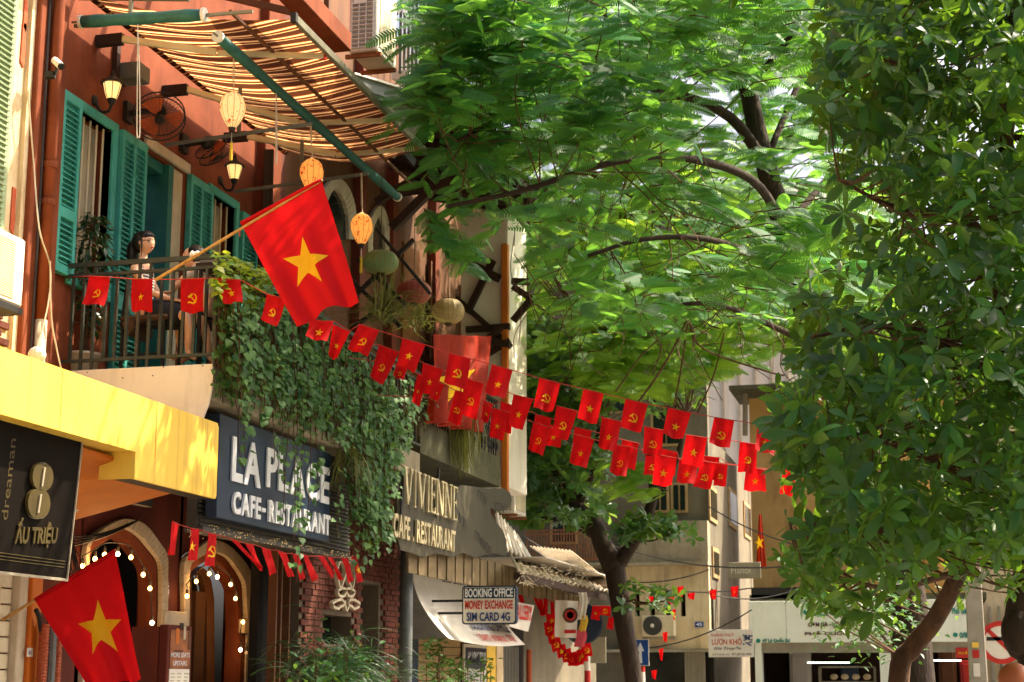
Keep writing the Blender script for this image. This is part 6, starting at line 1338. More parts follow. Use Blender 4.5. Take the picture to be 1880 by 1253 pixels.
for (x0, y0, x1, y1_) in ((1195, 886, 1228, 942), (1232, 886, 1262, 942), (1010, 900, 1060, 1000), (980, 700, 1030, 800), (1100, 650, 1150, 760), (1195, 720, 1250, 820)):
    f = bx(MB(), x0, y0, x1, y1_, YB+.34, YB+.398).build('window', M_['shutter_wood'], ch); bx(MB(), x0+5, y0+5, (x0+x1)/2-2, y1_-5, YB+.32, YB+.338).build('pane', M_['glass_dark'], f); bx(MB(), (x0+x1)/2+2, y0+5, x1-5, y1_-5, YB+.32, YB+.338).build('pane', M_['glass_dark'], f)
b = MB(); bx(b, 960, 1032, 1140, 1040, YB-.9, YB+.38); b.build('side_balcony', M_['concrete'], ch)
for i in range(26): p = P(968+i*5.2, 1030, Y=YB-.85); MB().box((p.x-.012, YB-.86, p.z), (p.x+.012, YB-.84, p.z+.68)).build('baluster', M_['rust_iron'], ch)
for y in (975, 982, 1030): a, e = P(962, y, Y=YB-.85), P(1102, y, Y=YB-.85); MB().box((a.x, YB-.865, a.z-.015), (e.x, YB-.835, a.z+.015)).build('rail', M_['rust_iron'], ch)
for px in (1010, 1034, 1072): c = P(px, 1003, Y=YB-.87); MB().tube([c+V(.09*math.cos(q*.524), 0, .09*math.sin(q*.524)) for q in range(13)], .012, 4, False).build('ring', M_['rust_iron'], ch)
b = MB(); bx(b, 1110, 1192, 1302, 1198, YB-.2, YB+.2); b.build('shop_lintel', M_['shutter_steel'], ch)
MB().box((P(1110, 1200, Y=YB).x, YB+.5, 0), (xr, YB+.55, 2.3)).build('shop_glass', M_['glass_dark'], ch)
n = 12; a, e = P(1256, 1192, Y=YB), P(1294, 1192, Y=YB)
for i in range(n): x = a.x+(e.x-a.x)*i/n; MB().box((x, YB+.05, 0), (x+.03, YB+.09, a.z)).build('gate_bar', M_['shutter_steel'], ch)
bx(MB(), 1258, 1196, 1293, 1253, YB+.12, YB+.14).build('shop_display', M_['old_paint'], ch); bx(MB(), 1112, 1201, 1132, 1203, YB+.3, YB+.33).build('tube_light', M_['tube_light'], ch)
a, e = P(1178, 1169, Y=YB-.35), P(1238, 1130, Y=YB-.35); t = thing('fan_condenser', 'beige air conditioner with round dark fan below the slotted balcony', 'air conditioner', (a.x, YB-.35, a.z))
MB().box((a.x, YB-.35, a.z), (e.x, YB-.02, e.z)).build('casing', M_['cream_plastic'], t, bevel=.02); c = P(1198, 1149, Y=YB-.36); MB().lathe(c, [(.22, .0), (.22, .012), (.2, .016)], 28, (0, -1, 0)).build('fan_grille', M_['iron_black'], t)
for r_ in (.08, .12, .16, .2): MB().tube([c+V(r_*math.cos(q*.3307), -.02, r_*math.sin(q*.3307)) for q in range(20)], .004, 4, False).build('guard_ring', M_['grille'], t)
MB().lathe(c+V(0, -.02, 0), [(.045, 0), (.045, .012)], 14, (0, -1, 0)).build('hub', M_['sign_white'], t); MB().box((a.x, YB-.3, a.z-.06), (e.x, YB-.02, a.z-.004)).build('bracket', M_['concrete'], t)
a, e = P(1276, 1152, Y=YB-.03), P(1291, 1142, Y=YB-.03); t = thing('number_plate', 'small blue number 45 plate on the beige wall', 'number plate', a); MB().box((a.x, YB-.03, a.z), (e.x, YB-.01, e.z)).build('plate', M_['sign_blue'], t); lettering('numeral', '45', (a.x+.03, YB-.032, a.z+.025), (1, 0, 0), (0, 0, 1), .13, .075, M_['white_letter'], t, .02, 0, .003)
# loose flags drifting before it
for i, (x, y, w_, h, k) in enumerate(((1224, 1094, 14, 16, 's'), (1243, 1078, 12, 18, None), (1262, 1090, 14, 12, None), (1234, 1120, 7, 20, None), (1216, 1162, 10, 18, None), (1210, 1192, 8, 22, None), (1196, 1232, 10, 16, None), (1302, 1084, 14, 18, 's'), (1341, 1078, 15, 20, 's'), (1190, 1096, 10, 16, None))):
    flag('stray_flag', 'tiny red flag before the beige house, %s' % ['left of two above the fan', 'pointed, highest over the slots', 'blown flat right of the slots', 'slim one beside the round fan', 'slim one above the blue arrow sign height', 'slim one lower on the hanging string', 'lowest of the hanging string', 'first of two over the dark alley', 'second of two over the dark alley, with star', 'half hidden by a leaf cluster'][i], 'flag', P(x, y, Y=33), P(x+w_, y-2, Y=33), P(x+w_-2, y+h, Y=33), P(x+2, y+h-3, Y=33), 'star' if k else None, group='stray flags at the street end', es=.22, amp=.02, ph=i)
# alley wall and ochre house behind
aw_ = thing('alley_wall', 'tall stained grey side wall with narrow windows running back into the alley', 'wall', (xr, 42, 0)); z9 = 7.2
MB().box((xr-.3, YB+.72, 0), (xr, 50, z9)).build('wall', M_['grey_wall'], aw_)
for (x0, y0, x1, y1_) in ((1302, 900, 1314, 955), (1338, 905, 1350, 965), (1366, 930, 1376, 985), (1308, 1010, 1318, 1060)):
    A_, B_ = P(x0, y1_, X=xr+.01), P(x1, y0, X=xr+.01); f = MB().box((xr+.001, A_.y, A_.z), (xr+.04, B_.y, B_.z)).build('window', M_['shutter_wood'], aw_); MB().box((xr+.041, A_.y+.1, A_.z+.1), (xr+.05, B_.y-.1, B_.z-.1)).build('pane', M_['glass_dark'], f)
p = P(1386, 950, X=xr+.1); wire([(xr+.12, 47, 2), (xr+.12, 47, 8)], .07, 8).build('drain_pipe', M_['trim'], aw_)
oh = thing('ochre_house', 'stained ochre house with a dark roof slab behind the phở shop', 'house', (-3.5, 44, 0)); ox = P(1378, 850, Y=44).x
MB().box((ox, 44, 2.5), (3, 44.4, P(1400, 716, Y=44).z)).build('wall', M_['ochre_wall'], oh); a, e = P(1338, 716, Y=42.5), P(1560, 699, Y=42.5); MB().box((a.x, 42.5, a.z), (3, 45, e.z)).build('roof_slab', M_['mossy'], oh); wire([P(1368, 720, Y=43.2), P(1368, 800, Y=43.2)], .07, 8).build('column', M_['concrete'], oh)
f = bx(MB(), 1440, 760, 1500, 860, 43.93, 43.998).build('window', M_['shutter_wood'], oh); bx(MB(), 1445, 766, 1495, 854, 43.9, 43.928).build('pane', M_['glass_dark'], f)
a, e = P(1400, 940, Y=40), P(1390, 1040, Y=40); t = thing('alley_flag', 'furled orange red flag with a yellow star hanging before the ochre wall', 'flag', a)
q = [P(1393, 945, Y=40), P(1398, 945, Y=40), P(1407, 1040, Y=40), P(1388, 1045, Y=40)]; S2 = lambda u, v: q[0]*(1-u)*(1-v)+q[1]*u*(1-v)+q[2]*u*v+q[3]*(1-u)*v+V(0, .05*math.sin(u*9), 0)
MB().grid(S2, 8, 12).build('cloth', M_['cloth_orange'], t, smooth=True, fix=False); b = MB()
for pl in star_polys(.2): b.poly([P(1394+x*9, 997-y*14, Y=39.9) for x, y in pl])
b.build('star', M_['flag_star'], t, fix=False)
wb = thing('white_house', 'bright sunlit white house far behind the mimosa tree', 'house', (-8, 56, 0)); a, e = P(1268, 800, Y=56), P(1420, 560, Y=56)
MB().box((a.x-8, 56, 0), (e.x+1, 60, P(1300, 520, Y=56).z)).build('wall', M_['white_wall'], wb)
for i in range(7): x = a.x+i*.55; MB().box((x, 55.9, 4), (x+.08, 55.998, 14)).build('pilaster_strip', M_['trim'], wb)
f = bx(MB(), 1150, 640, 1200, 720, 55.9, 55.998).build('window', M_['shutter_wood'], wb); bx(MB(), 1155, 646, 1195, 714, 55.85, 55.898).build('pane', M_['glass_dark'], f)
# boards over the alley
def board(name, lab, x0, y0, x1, y1_, Y, m_='sign_white', tilt=0):
    a, e = P(x0, y1_, Y=Y), P(x1, y0, Y=Y); t = thing(name, lab, 'sign', a); MB().box((a.x, Y, a.z), (e.x, Y+.06, e.z)).build('board', M_[m_], t, bevel=.006); return t, a, e
t, a, e = board('eel_sign', 'white shop sign reading LƯƠN KHÔ beside the phở shop', 1301, 1156, 1383, 1207, YB-.35); W, H = e.x-a.x, e.z-a.z
for tx, u, v, w_, h, m_, sh in (('KHÁNH THUỲ', .07, .75, .5, .14, 'red_ink', 0), ('LƯƠN KHÔ', .08, .45, .66, .26, 'red_ink', 0), ('Gia Truyền', .12, .24, .6, .16, 'black_ink', .3), ('47 LÝ QUỐC SƯ', .08, .06, .38, .09, 'black_ink', 0), ('ĐT: 037 833 9905', .52, .06, .42, .09, 'black_ink', 0)):
    lettering('wording', tx, (a.x+W*u, YB-.35, a.z+H*v), (1, 0, 0), (0, 0, 1), W*w_, H*h, M_[m_], t, .015, 0, .004, sh)
b = MB()
for i in range(26): c = V(a.x+W*random.uniform(.78, .96), YB-.354, a.z+H*random.uniform(.4, .85)); b.cbox(c, W*.04, .002, H*.05)
b.build('eel_drawing', M_['blue_ink'], t)
t, a, e = board('pale_sign', 'faded pale sign reading Hanoi over the alley', 1338, 1032, 1396, 1063, 39.5, 'shutter_steel'); W, H = e.x-a.x, e.z-a.z; lettering('wording', 'Hanoi', (a.x+W*.08, 39.5, a.z+H*.3), (1, 0, 0), (0, 0, 1), W*.6, H*.45, M_['sign_white'], t, .0, 0, .004)
# pho shop
ps = thing('noodle_shop', 'open phở shop with long pale fascia, lit inside by tube lights', 'shop', (-1.7, YB, 0)); x0, x1 = -4.12, .72; zt, zb = P(1500, 1103, Y=YB-.3).z, P(1500, 1180, Y=YB-.3).z
sp = P(1443, 1140, Y=YB-.3).x; MB().box((x0, YB-.3, zb), (sp-.004, YB-.1, zt)).build('fascia_panel', M_['sign_pale'], ps, bevel=.006); MB().box((sp+.004, YB-.3, zb), (x1, YB-.1, zt)).build('fascia_panel', M_['sign_pale'], ps, bevel=.006)
def ft(tx, px, py, px2, py2, m_, bold=.03): a, e = P(px, py2, Y=YB-.3), P(px2, py, Y=YB-.3); lettering('wording', tx, (a.x, YB-.3, a.z), (1, 0, 0), (0, 0, 1), e.x-a.x, e.z-a.z, M_[m_], ps, bold, .015, .004)
ft('Cường', 1475, 1115, 1580, 1136, 'green_ink'); ft('47 Lý Quốc Sư', 1400, 1171, 1450, 1182, 'green_ink'); ft('CƠM GÀ - XÔI GÀ', 1484, 1141, 1560, 1151, 'brown_ink'); ft('PHỞ CUỐN - MIẾN GÀ', 1478, 1157, 1640, 1167, 'brown_ink'); ft('0/853', 1762, 1161, 1786, 1172, 'green_ink'); ft('Phở Gà', 1748, 1115, 1774, 1128, 'green_ink')
for px in (1392, 1754): c = P(px, 1177 if px < 1500 else 1166, Y=YB-.3); MB().lathe(c, [(.05, 0), (.05, .016)], 16, (0, -1, 0)).build('round_mark', M_['green_ink'], ps)
MB().box((x0+.25, YB-.2, zb-.22), (x1, YB-.05, zb-.004)).build('shutter_box', M_['shutter_steel'], ps); MB().box((x0+.1, YB-.25, 0), (x0+.25, YB+.1, zb-.004)).build('jamb', M_['sign_pale'], ps); a = P(1625, 1200, Y=YB-.1); MB().box((a.x-.12, YB-.2, 0), (a.x+.12, YB, zb-.23)).build('pier', M_['sign_pale'], ps)
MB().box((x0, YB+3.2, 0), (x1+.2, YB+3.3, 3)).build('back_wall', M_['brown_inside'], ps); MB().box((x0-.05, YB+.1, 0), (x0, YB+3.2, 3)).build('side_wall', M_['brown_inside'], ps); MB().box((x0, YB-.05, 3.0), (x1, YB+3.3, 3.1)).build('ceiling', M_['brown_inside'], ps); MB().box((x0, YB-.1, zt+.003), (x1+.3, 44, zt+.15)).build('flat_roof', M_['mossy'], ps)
for (px, px2, py) in ((1482, 1560, 1217), (1700, 1765, 1213)): a, e = P(px, py, Y=YB+.6), P(px2, py, Y=YB+.6); MB().bar(a, e, .03).build('tube_light', M_['tube_light'], ps)
a, e = P(1505, 1253, Y=YB+.1), P(1605, 1225, Y=YB+.1); t = thing('display_case', 'lit glass food case at the front of the noodle shop', 'display case', (a.x, YB+.1, .8))
b = MB()
for x in (a.x, e.x): b.bar((x, YB+.1, .8), (x, YB+.1, e.z), .04).bar((x, YB+.5, .8), (x, YB+.5, e.z), .04)
b.bar((a.x, YB+.1, e.z), (e.x, YB+.1, e.z), .04).bar((a.x, YB+.1, .8), (e.x, YB+.1, .8), .05); b.build('frame', M_['steel'], t); MB().box((a.x+.03, YB+.3, 1.5), (e.x-.03, YB+.48, 1.53)).build('shelf', M_['steel'], t)
for k in range(4): MB().ball((a.x+.3+k*.24, YB+.38, 1.62), .09, .08, .07, 8, 5).build('food', M_['cream_plaster'], t, smooth=True)
a = P(1755, 1200, Y=YB-.12); t = thing('red_notice', 'small orange red notice hung at the right end of the noodle shop', 'sign', a); MB().box((a.x, YB-.24, a.z-.1), (a.x+.3, YB-.22, a.z+.12)).build('board', M_['sign_red'], t); lettering('wording', 'PHỞ', (a.x+.05, YB-.242, a.z-.03), (1, 0, 0), (0, 0, 1), .2, .08, M_['flag_star'], t, .02, 0, .003)
b = MB(); bx(b, 1380, 1078, 1480, 1100, YB-.1, YB+1); tag(b.build('stacked_pipes', M_['iron_black']), 'dark clutter lying on top of the phở shop roof', 'clutter')
# grey building behind the right tree, concrete pole, barred road sign
gb = thing('grey_house', 'pale house half hidden behind the right tree and the concrete pole', 'house', (3, 41, 0)); MB().box((.9, 40, 0), (8, 40.4, 9)).build('wall', M_['beige_wall'], gb)
for k in range(8): MB().box((1.1+k*.2, 39.9, .2), (1.16+k*.2, 39.95, 3.2)).build('gate_bar', M_['shutter_steel'], gb)
p = P(1797, 1253, Y=27); q = P(1783, 1000, Y=27); t = thing('concrete_pole', 'tapered square concrete power pole in front of the noodle shop', 'pole', (p.x, 27, 0))
MB().hexa([(p.x-.15, 27, 0), (p.x+.15, 27, 0), (p.x+.15, 27.3, 0), (p.x-.15, 27.3, 0), (p.x-.08, 27.06, 8.5), (p.x+.08, 27.06, 8.5), (p.x+.08, 27.24, 8.5), (p.x-.08, 27.24, 8.5)]).build('shaft', M_['pole_concrete'], t, bevel=.015)
for z, h, m_ in ((1.9, .12, 'sign_red'), (2.06, .08, 'yellow_paint'), (1.62, .2, 'sign_white')): MB().box((p.x-.07, 26.985, z), (p.x+.03, 26.998, z+h)).build('sticker', M_[m_], t)
c = P(1838, 1180, Y=29); t = thing('barred_sign', 'round white road sign with red ring and diagonal bar behind the orange trunk', 'road sign', c); MB().lathe(c, [(.35, 0), (.35, .012)], 32, (0, -1, 0)).build('disc', M_['sign_white'], t)
MB().band([c+V(.352*math.cos(q*.2094), -.014, .352*math.sin(q*.2094)) for q in range(31)], [c+V(.27*math.cos(q*.2094), -.014, .27*math.sin(q*.2094)) for q in range(31)], (0, -.006, 0)).build('ring', M_['sign_red'], t); MB().bar(c+V(-.2, -.017, .2), c+V(.2, -.017, -.2), .07, .006, (0, 1, 0)).build('bar', M_['sign_red'], t); MB().box((c.x-.23, 28.98, c.z+.03), (c.x+.1, 28.984, c.z+.09)).build('symbol', M_['iron_black'], t); MB().tube([(c.x, 29.04, 0), (c.x, 29.04, c.z+.3)], .035, 8).build('post', M_['grey_steel'], t)
c = P(1862, 1246, Y=13.5); t = thing('orange_globe', 'orange brown clay globe at the lower right corner', 'globe', c); MB().ball(c, .12, n=20, m=14).build('ball', M_['orange_ball'], t, smooth=True); MB().tube([V(c.x, c.y, 0), c-V(0, 0, .11)], .04, 8).build('stand', M_['iron_black'], t)

# shelves and clutter inside the noodle shop, cables over the street end
for k, (px, w_, h_, m_) in enumerate(((1470, .5, .7, 'white_panel'), (1560, .4, .4, 'navy'), (1690, .6, .6, 'cream_plastic'), (1740, .4, .9, 'wood_brown'), (1775, .3, .5, 'sign_red'))):
    p = P(px, 1240, Y=YB+2.9); tag(MB().box((p.x-w_/2, YB+2.8, 1.2), (p.x+w_/2, YB+3.1, 1.5+h_)).box((p.x-w_/2+.06, YB+2.76, 1.3), (p.x+w_/2-.06, YB+2.799, 1.42+h_)).build('cupboard', M_[m_], bevel=.01), ['pale cupboard deep in the noodle shop', 'blue cupboard deep in the noodle shop', 'cream cupboard behind the leaning trunk in the noodle shop', 'brown cupboard right of the trunk in the noodle shop', 'red cupboard at the right end of the noodle shop'][k], 'cupboard')
for k, (a, c, s_) in enumerate(((P(1142, 1068, Y=YB-.4), P(1302, 1046, Y=YB-.4), .12), (P(1190, 1190, Y=YB-.4), P(1380, 1120, Y=YB-1), .15), (P(960, 985, Y=36), P(1380, 1080, Y=36), .5), (P(1120, 1000, Y=35), P(1790, 960, Y=27), .6), (P(1300, 930, Y=37), P(1790, 1010, Y=27.1), .5), (P(1300, 1090, Y=37), P(1480, 1075, Y=37.5), .2))):
    tag(wire(sag(a, c, s_), .014, 4).build('overhead_cable', M_['cable']), 'black overhead cable ' + ['drooping along the ledge of the beige house', 'crossing low from the beige house to the eel sign', 'crossing from the iron balcony to the alley', 'running from the dark tree to the concrete pole', 'running from the alley wall to the concrete pole', 'looped above the noodle shop fascia'][k], 'cable')

# ------------------------------------------------------------------ trees and plants
def limb(b, pts, r0, r1, n=8, sub=5):
    c = curve3(pts, sub); m = len(c); b.tube(c, [r0+(r1-r0)*(i/(m-1))**.8 for i in range(m)], n); return c
import mathutils.noise as mnoise
OBL = leaf_tpl([.025, .09, .15, .185, .17, .02], .25, .32)
# mimosa
mt = thing('mimosa_tree', 'wide feathery mimosa tree reaching over the street towards the awning', 'tree', P(1540, 1245, Y=21))
YM = 21.0; b = MB(); nodes = []
def Q(x, y, Y=YM): return P(x, y, Y=Y)
base = V(Q(1690, 1240).x, YM, 0)
nodes += limb(b, [base, Q(1660, 1050), Q(1610, 900), Q(1540, 720), Q(1480, 570), Q(1440, 420), Q(1405, 300), Q(1375, 170), Q(1350, 0), Q(1330, -200)], .26, .09, 10)
for pts, r in (([Q(1405, 300), Q(1340, 215, 20.6), Q(1230, 170, 20), Q(1090, 150, 19), Q(950, 200, 18), Q(840, 260, 17.3)], .09), ([Q(1375, 170), Q(1270, 80, 21), Q(1120, 30, 20.5), Q(960, 30, 19.5), Q(820, 60, 18.5)], .08), ([Q(1440, 420), Q(1380, 330, 19.5), Q(1250, 290, 18.3), Q(1120, 300, 17.4), Q(960, 350, 16.8), Q(820, 380, 16.6)], .07),
               ([Q(1476, 560), Q(1400, 480, 20), Q(1300, 440, 19), Q(1180, 440, 18.4), Q(1080, 470, 18)], .06), ([Q(1500, 640), Q(1420, 600, 20.5), Q(1320, 560, 19.5), Q(1230, 560, 19)], .05), ([Q(1375, 170), Q(1460, 60, 20), Q(1560, 0, 19)], .07), ([Q(1440, 420), Q(1520, 330, 22), Q(1600, 260, 23)], .06), ([Q(1350, 0), Q(1200, -120, 20), Q(1000, -180, 19)], .06),
               ([Q(1405, 300), Q(1480, 90, 22), Q(1370, 85, 22), Q(1250, 60, 22)], .05)):
    nodes += limb(b, pts, r, .022, 7)
b.build('trunk', M_['bark_dark'], mt, smooth=True)
FR = frond_tpl(); pos, dr, up, sc = [], [], [], []; tw = MB(); nn = np.array([tuple(q) for q in nodes])
def lower(x): return np.interp(x, [700, 760, 840, 940, 1000, 1100, 1250, 1400, 1500, 1600], [340, 450, 470, 430, 520, 590, 610, 590, 540, 500])
def pad(c, away, L, nf, size, tgt=(pos, dr, up, sc), twig=True, flat=1.0):
    P_, D_, U_, S_ = tgt; d = V(away.x, away.y, 0); d = (d.normalized() if d.length > .01 else V(-1, 0, 0)); d = (Matrix.Rotation(random.uniform(-.8, .8), 3, 'Z') @ d); d.z = random.uniform(-.28, .12); d.normalize(); sd = d.cross(V(0, 0, 1)).normalized()
    a = c-d*L*.5; pts = [a, c+V(0, 0, .04), c+d*L*.5-V(0, 0, .05)]
    if twig: tw.tube(curve3(pts, 3), [.008, .008, .007, .006, .005, .004, .003], 4)
    for i in range(nf):
        u = (i+.5)/nf; s_ = 1 if i % 2 else -1; p = a.lerp(pts[2], u)+V(0, 0, .05*math.sin(math.pi*u))+V(random.gauss(0, .03), random.gauss(0, .03), random.gauss(0, .05))
        ang = random.uniform(.45, 1.15); q = d*math.cos(ang)+sd*(s_*math.sin(ang))+V(0, 0, random.uniform(-.3, .2)); P_.append(p); D_.append(q); U_.append((random.gauss(.1, .45), random.gauss(-.95, .55), .62)); S_.append(size*random.uniform(.75, 1.2))
    return a
N = 0
while N < 740:
    x = random.uniform(735, 1640); y = random.uniform(-45, 620); Y = random.uniform(15.4, 24)
    if x < 1000: Y = random.uniform(15.6, 21)
    if x > 1000 and random.random() < .35: Y = random.uniform(23, 28)
    if y > lower(x): continue
    if x < 790 and y < 330 and y > 120 and random.random() < .55: continue
    if 1290 < x < 1480 and 60 < y < 260 and random.random() < .5: continue
    if 1130 < x < 1420 and 240 < y < 560 and random.random() < .68: continue
    if 940 < x < 1130 and 300 < y < 460 and random.random() < .4: continue
    if x > 1480 and random.random() < .5: continue
    if x < 790 and y > 340: continue
    if x < 775 and y < 250: continue
    if x < 960 and y > 330 and random.random() < .6: continue
    if y > 150 and mnoise.noise(P(x, y, Y=Y)*.8+V(3, 1, 7)) < (.0 if y < 240 else .07): continue
    c = P(x, y, Y=Y)
    if c.x < -5.4 and c.z > 7.2 and Y < 17.4: continue
    if c.x < -5.75 and c.z > 6.9: continue
    i = int(((nn-np.array(c))**2).sum(1).argmin()); o = nodes[i]; N += 1
    a = pad(c, c-o if (c-o).length > .3 else V(-1, -.3, 0), random.uniform(.6, 1.0), random.randint(12, 17), random.choice((.27, .33, .37)))
    if N % (3 if y > 260 else 7) == 0 and (a-o).length < 2.6: tw.tube(curve3([o, o.lerp(a, .5)+V(random.uniform(-.15, .15), random.uniform(-.15, .15), random.uniform(-.2, .12)), a], 4), [.01, .009, .009, .008, .008, .007, .007, .006, .006], 4)
stuff(tw.build('twigs', M_['twig'], mt, fix=False))
foliage('frond', 'frond_mass', FR, pos, dr, up, sc, M_['mimosa_leaf'], mt, n_obj=290)
# bare hanging twigs under the crown, and thin hanging shoots
tw = MB()
for i in range(150):
    x = random.uniform(930, 1480); y = random.uniform(250, 620); Y = random.uniform(18, 22); a = P(x, y, Y=Y); e = a+V(random.uniform(-.5, .4), random.uniform(-.4, .4), -random.uniform(.2, .9)); tw.tube(curve3([a, a.lerp(e, .5)+V(random.uniform(-.25, .25), 0, random.uniform(-.15, .15)), e], 4), .006, 3)
for (pts, r) in (([(1260, 590), (1225, 660), (1170, 740), (1105, 800)], .014), ([(1262, 595), (1250, 680), (1235, 760)], .011), ([(1265, 590), (1290, 640), (1400, 680), (1440, 690)], .012), ([(1330, 610), (1310, 690), (1280, 760)], .01), ([(1240, 600), (1180, 650), (1130, 720)], .01)):
    tw.tube(curve3([P(x, y, Y=19.5) for x, y in pts], 5), r, 5)
stuff(tw.build('bare_twigs', M_['twig'], mt, fix=False))

# second feathery crown behind, in full sun
ft_ = thing('far_mimosa', 'sunlit yellow green mimosa crown seen through the gaps of the nearer one', 'tree', P(1250, 1240, Y=33)); b = MB(); nd = limb(b, [V(P(1700, 1240, Y=33).x, 33, 0), P(1560, 800, Y=33), P(1350, 500, Y=32), P(1200, 380, Y=31), P(1050, 300, Y=30)], .25, .05); nd += limb(b, [P(1350, 500, Y=32), P(1200, 560, Y=30), P(1080, 600, Y=29)], .1, .03); nd += limb(b, [P(1560, 800, Y=33), P(1540, 420, Y=33), P(1500, 250, Y=33)], .15, .04); b.build('trunk', M_['bark'], ft_, smooth=True)
p2 = ([], [], [], []); tw = MB(); n2 = np.array([tuple(q) for q in nd]); k = 0
while k < 640:
    x = random.uniform(930, 1640); y = random.uniform(180, 720); Y = random.uniform(25.5, 34)
    if y > np.interp(x, [930, 1000, 1100, 1250, 1300, 1400, 1640], [560, 660, 750, 750, 690, 640, 660]) or (y < 330 and x > 1250 and random.random() < .75): continue
    if mnoise.noise(P(x, y, Y=Y)*.6+V(9, 2, 4)) < -.02: continue
    c = P(x, y, Y=Y); o = nd[int(((n2-np.array(c))**2).sum(1).argmin())]; a = pad(c, c-o, random.uniform(.8, 1.3), 15, random.choice((.3, .38, .46)), p2); k += 1
    if random.random() < .5 and (a-o).length < 3: tw.tube([o, o.lerp(a, .5)+V(0, 0, -.15), a], .014, 4)
for (x, y) in ((1010, 690), (1020, 680), (995, 700), (1180, 860), (1150, 880), (1190, 880), (1165, 905), (1140, 850), (1205, 900)):
    pad(P(x, y, Y=27.5), V(-1, -.4, 0), .5, 12, .34, p2)
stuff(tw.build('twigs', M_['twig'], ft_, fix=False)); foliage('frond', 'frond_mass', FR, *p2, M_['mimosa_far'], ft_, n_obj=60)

# tree in the middle of the street end
md_ = thing('plane_tree', 'dark forked tree with broad leaf clusters in front of the beige house', 'tree', P(1160, 1245, Y=30)); YT = 30; b = MB()
def T(x, y, Y=YT): return P(x, y, Y=Y)
c = limb(b, [V(T(1175, 1245).x, YT, 0), T(1162, 1240), T(1148, 1160), T(1136, 1090), T(1128, 1040)], .14, .2, 12); n3 = list(c)
for pts, r0, r1 in (([T(1128, 1045), T(1106, 1000), T(1090, 960), T(1060, 930), T(1020, 860), T(985, 800)], .22, .08), ([T(1130, 1045), T(1160, 1000), T(1185, 955), T(1200, 900), T(1190, 820)], .15, .08), ([T(1100, 985), T(1040, 955), T(980, 945)], .12, .05), ([T(1060, 930), T(1090, 860), T(1100, 780)], .09, .04), ([T(985, 800), T(960, 700), T(940, 620)], .08, .03), ([T(1200, 900), T(1240, 850), T(1260, 760)], .09, .03)): n3 += limb(b, pts, r0, r1, 9)
b.build('trunk', M_['bark_dark'], md_, smooth=True); pos, dr, up, sc = [], [], [], []; tw = MB(); na = np.array([tuple(q) for q in n3])
def rosette(c, n, size, tgt, tilt=(0, -.3, .8), spread=1.0):
    P_, D_, U_, S_ = tgt; ax = Vector(tilt)+V(random.gauss(0, .65), random.gauss(0, .6), random.gauss(0, .45)); ax.normalize(); s_ = ax.cross(V(.3, .9, .1)).normalized(); t_ = ax.cross(s_); a0 = random.random()*6.28
    for i in range(n):
        a = a0+i*2.4; f = i/n; e = random.uniform(.25, .9)-f*.6*0; d = (s_*math.cos(a)+t_*math.sin(a))*spread+ax*(1.0-1.3*e+random.uniform(-.25, .25)); P_.append(c+ax*(.03*f)+d.normalized()*.01); D_.append(d); U_.append(tuple(ax+V(random.gauss(0, .15), random.gauss(0, .15), random.gauss(0, .15)))); S_.append(size*random.uniform(.7, 1.15))
for i in range(900):
    x = random.gauss(1010, 60) if random.random() < .6 else random.uniform(940, 1290); y = random.uniform(600, 960)
    if x > 1120 and y > 760: continue
    c = T(x, y, random.uniform(28, 33)); rosette(c, random.randint(5, 8), .24, (pos, dr, up, sc))
    if i % 3 == 0: o = n3[int(((na-np.array(c))**2).sum(1).argmin())]; tw.tube([o, o.lerp(c, .6)+V(0, 0, -.1), c], .012, 4)
for (x, y, n_) in ((1185, 972, 42), (1230, 980, 26), (1140, 980, 22), (1168, 1100, 7), (1203, 1108, 8), (1222, 1104, 5)):
    for i in range(n_): rosette(T(x+random.gauss(0, 17), y+random.gauss(0, 11), 29.2+random.gauss(0, .3)), random.randint(4, 6), .19, (pos, dr, up, sc))
    o = T(1140, 1090) if y > 1050 else T(1170, 990); tw.tube(curve3([o, o.lerp(T(x, y, 29.2), .5)+V(0, -.2, -.1), T(x, y, 29.2)], 4), .016, 5)
stuff(tw.build('twigs', M_['twig'], md_, fix=False)); foliage('leaf', 'leaf_mass', OBO, pos, dr, up, sc, M_['mid_leaf'], md_, n_obj=120)

# big broad-leaved tree at the right
rt = thing('broad_leaf_tree', 'large dark glossy broad leaved tree filling the right side of the photo', 'tree', P(1660, 1245, Y=15.5)); b = MB()
def U(x, y, Y=14.0): return P(x, y, Y=Y)
n4 = limb(b, [V(U(1655, 1245, 15.2).x-.05, 15.2, 0), U(1650, 1253, 15.2), U(1675, 1190, 15.2), U(1715, 1140, 15), U(1760, 1050, 14.6), U(1800, 900, 14.2), U(1830, 700, 14), U(1840, 450, 13.6), U(1850, 200, 13.4), U(1860, 0, 13.2), U(1850, -300, 13.2)], .1, .05, 12)
for pts, r in (([U(1840, 450, 13.6), U(1760, 400, 13), U(1640, 380, 12.6), U(1540, 330, 12.4)], .05), ([U(1830, 700, 14), U(1720, 620, 13), U(1600, 600, 12.6), U(1490, 620, 12.4)], .05), ([U(1800, 900, 14.2), U(1700, 840, 13.2), U(1580, 800, 12.6), U(1450, 800, 12.4)], .05), ([U(1790, 950, 14.4), U(1690, 980, 13.4), U(1570, 970, 12.8), U(1450, 960, 12.6)], .045), ([U(1850, 200, 13.4), U(1740, 150, 12.8), U(1600, 100, 12.4)], .045), ([U(1760, 1050, 14.6), U(1640, 1080, 13.6), U(1540, 1060, 13)], .035), ([U(1860, 0, 13.2), U(1700, -60, 12.6), U(1560, -80, 12.4)], .04)): n4 += limb(b, pts, r, .012, 7)
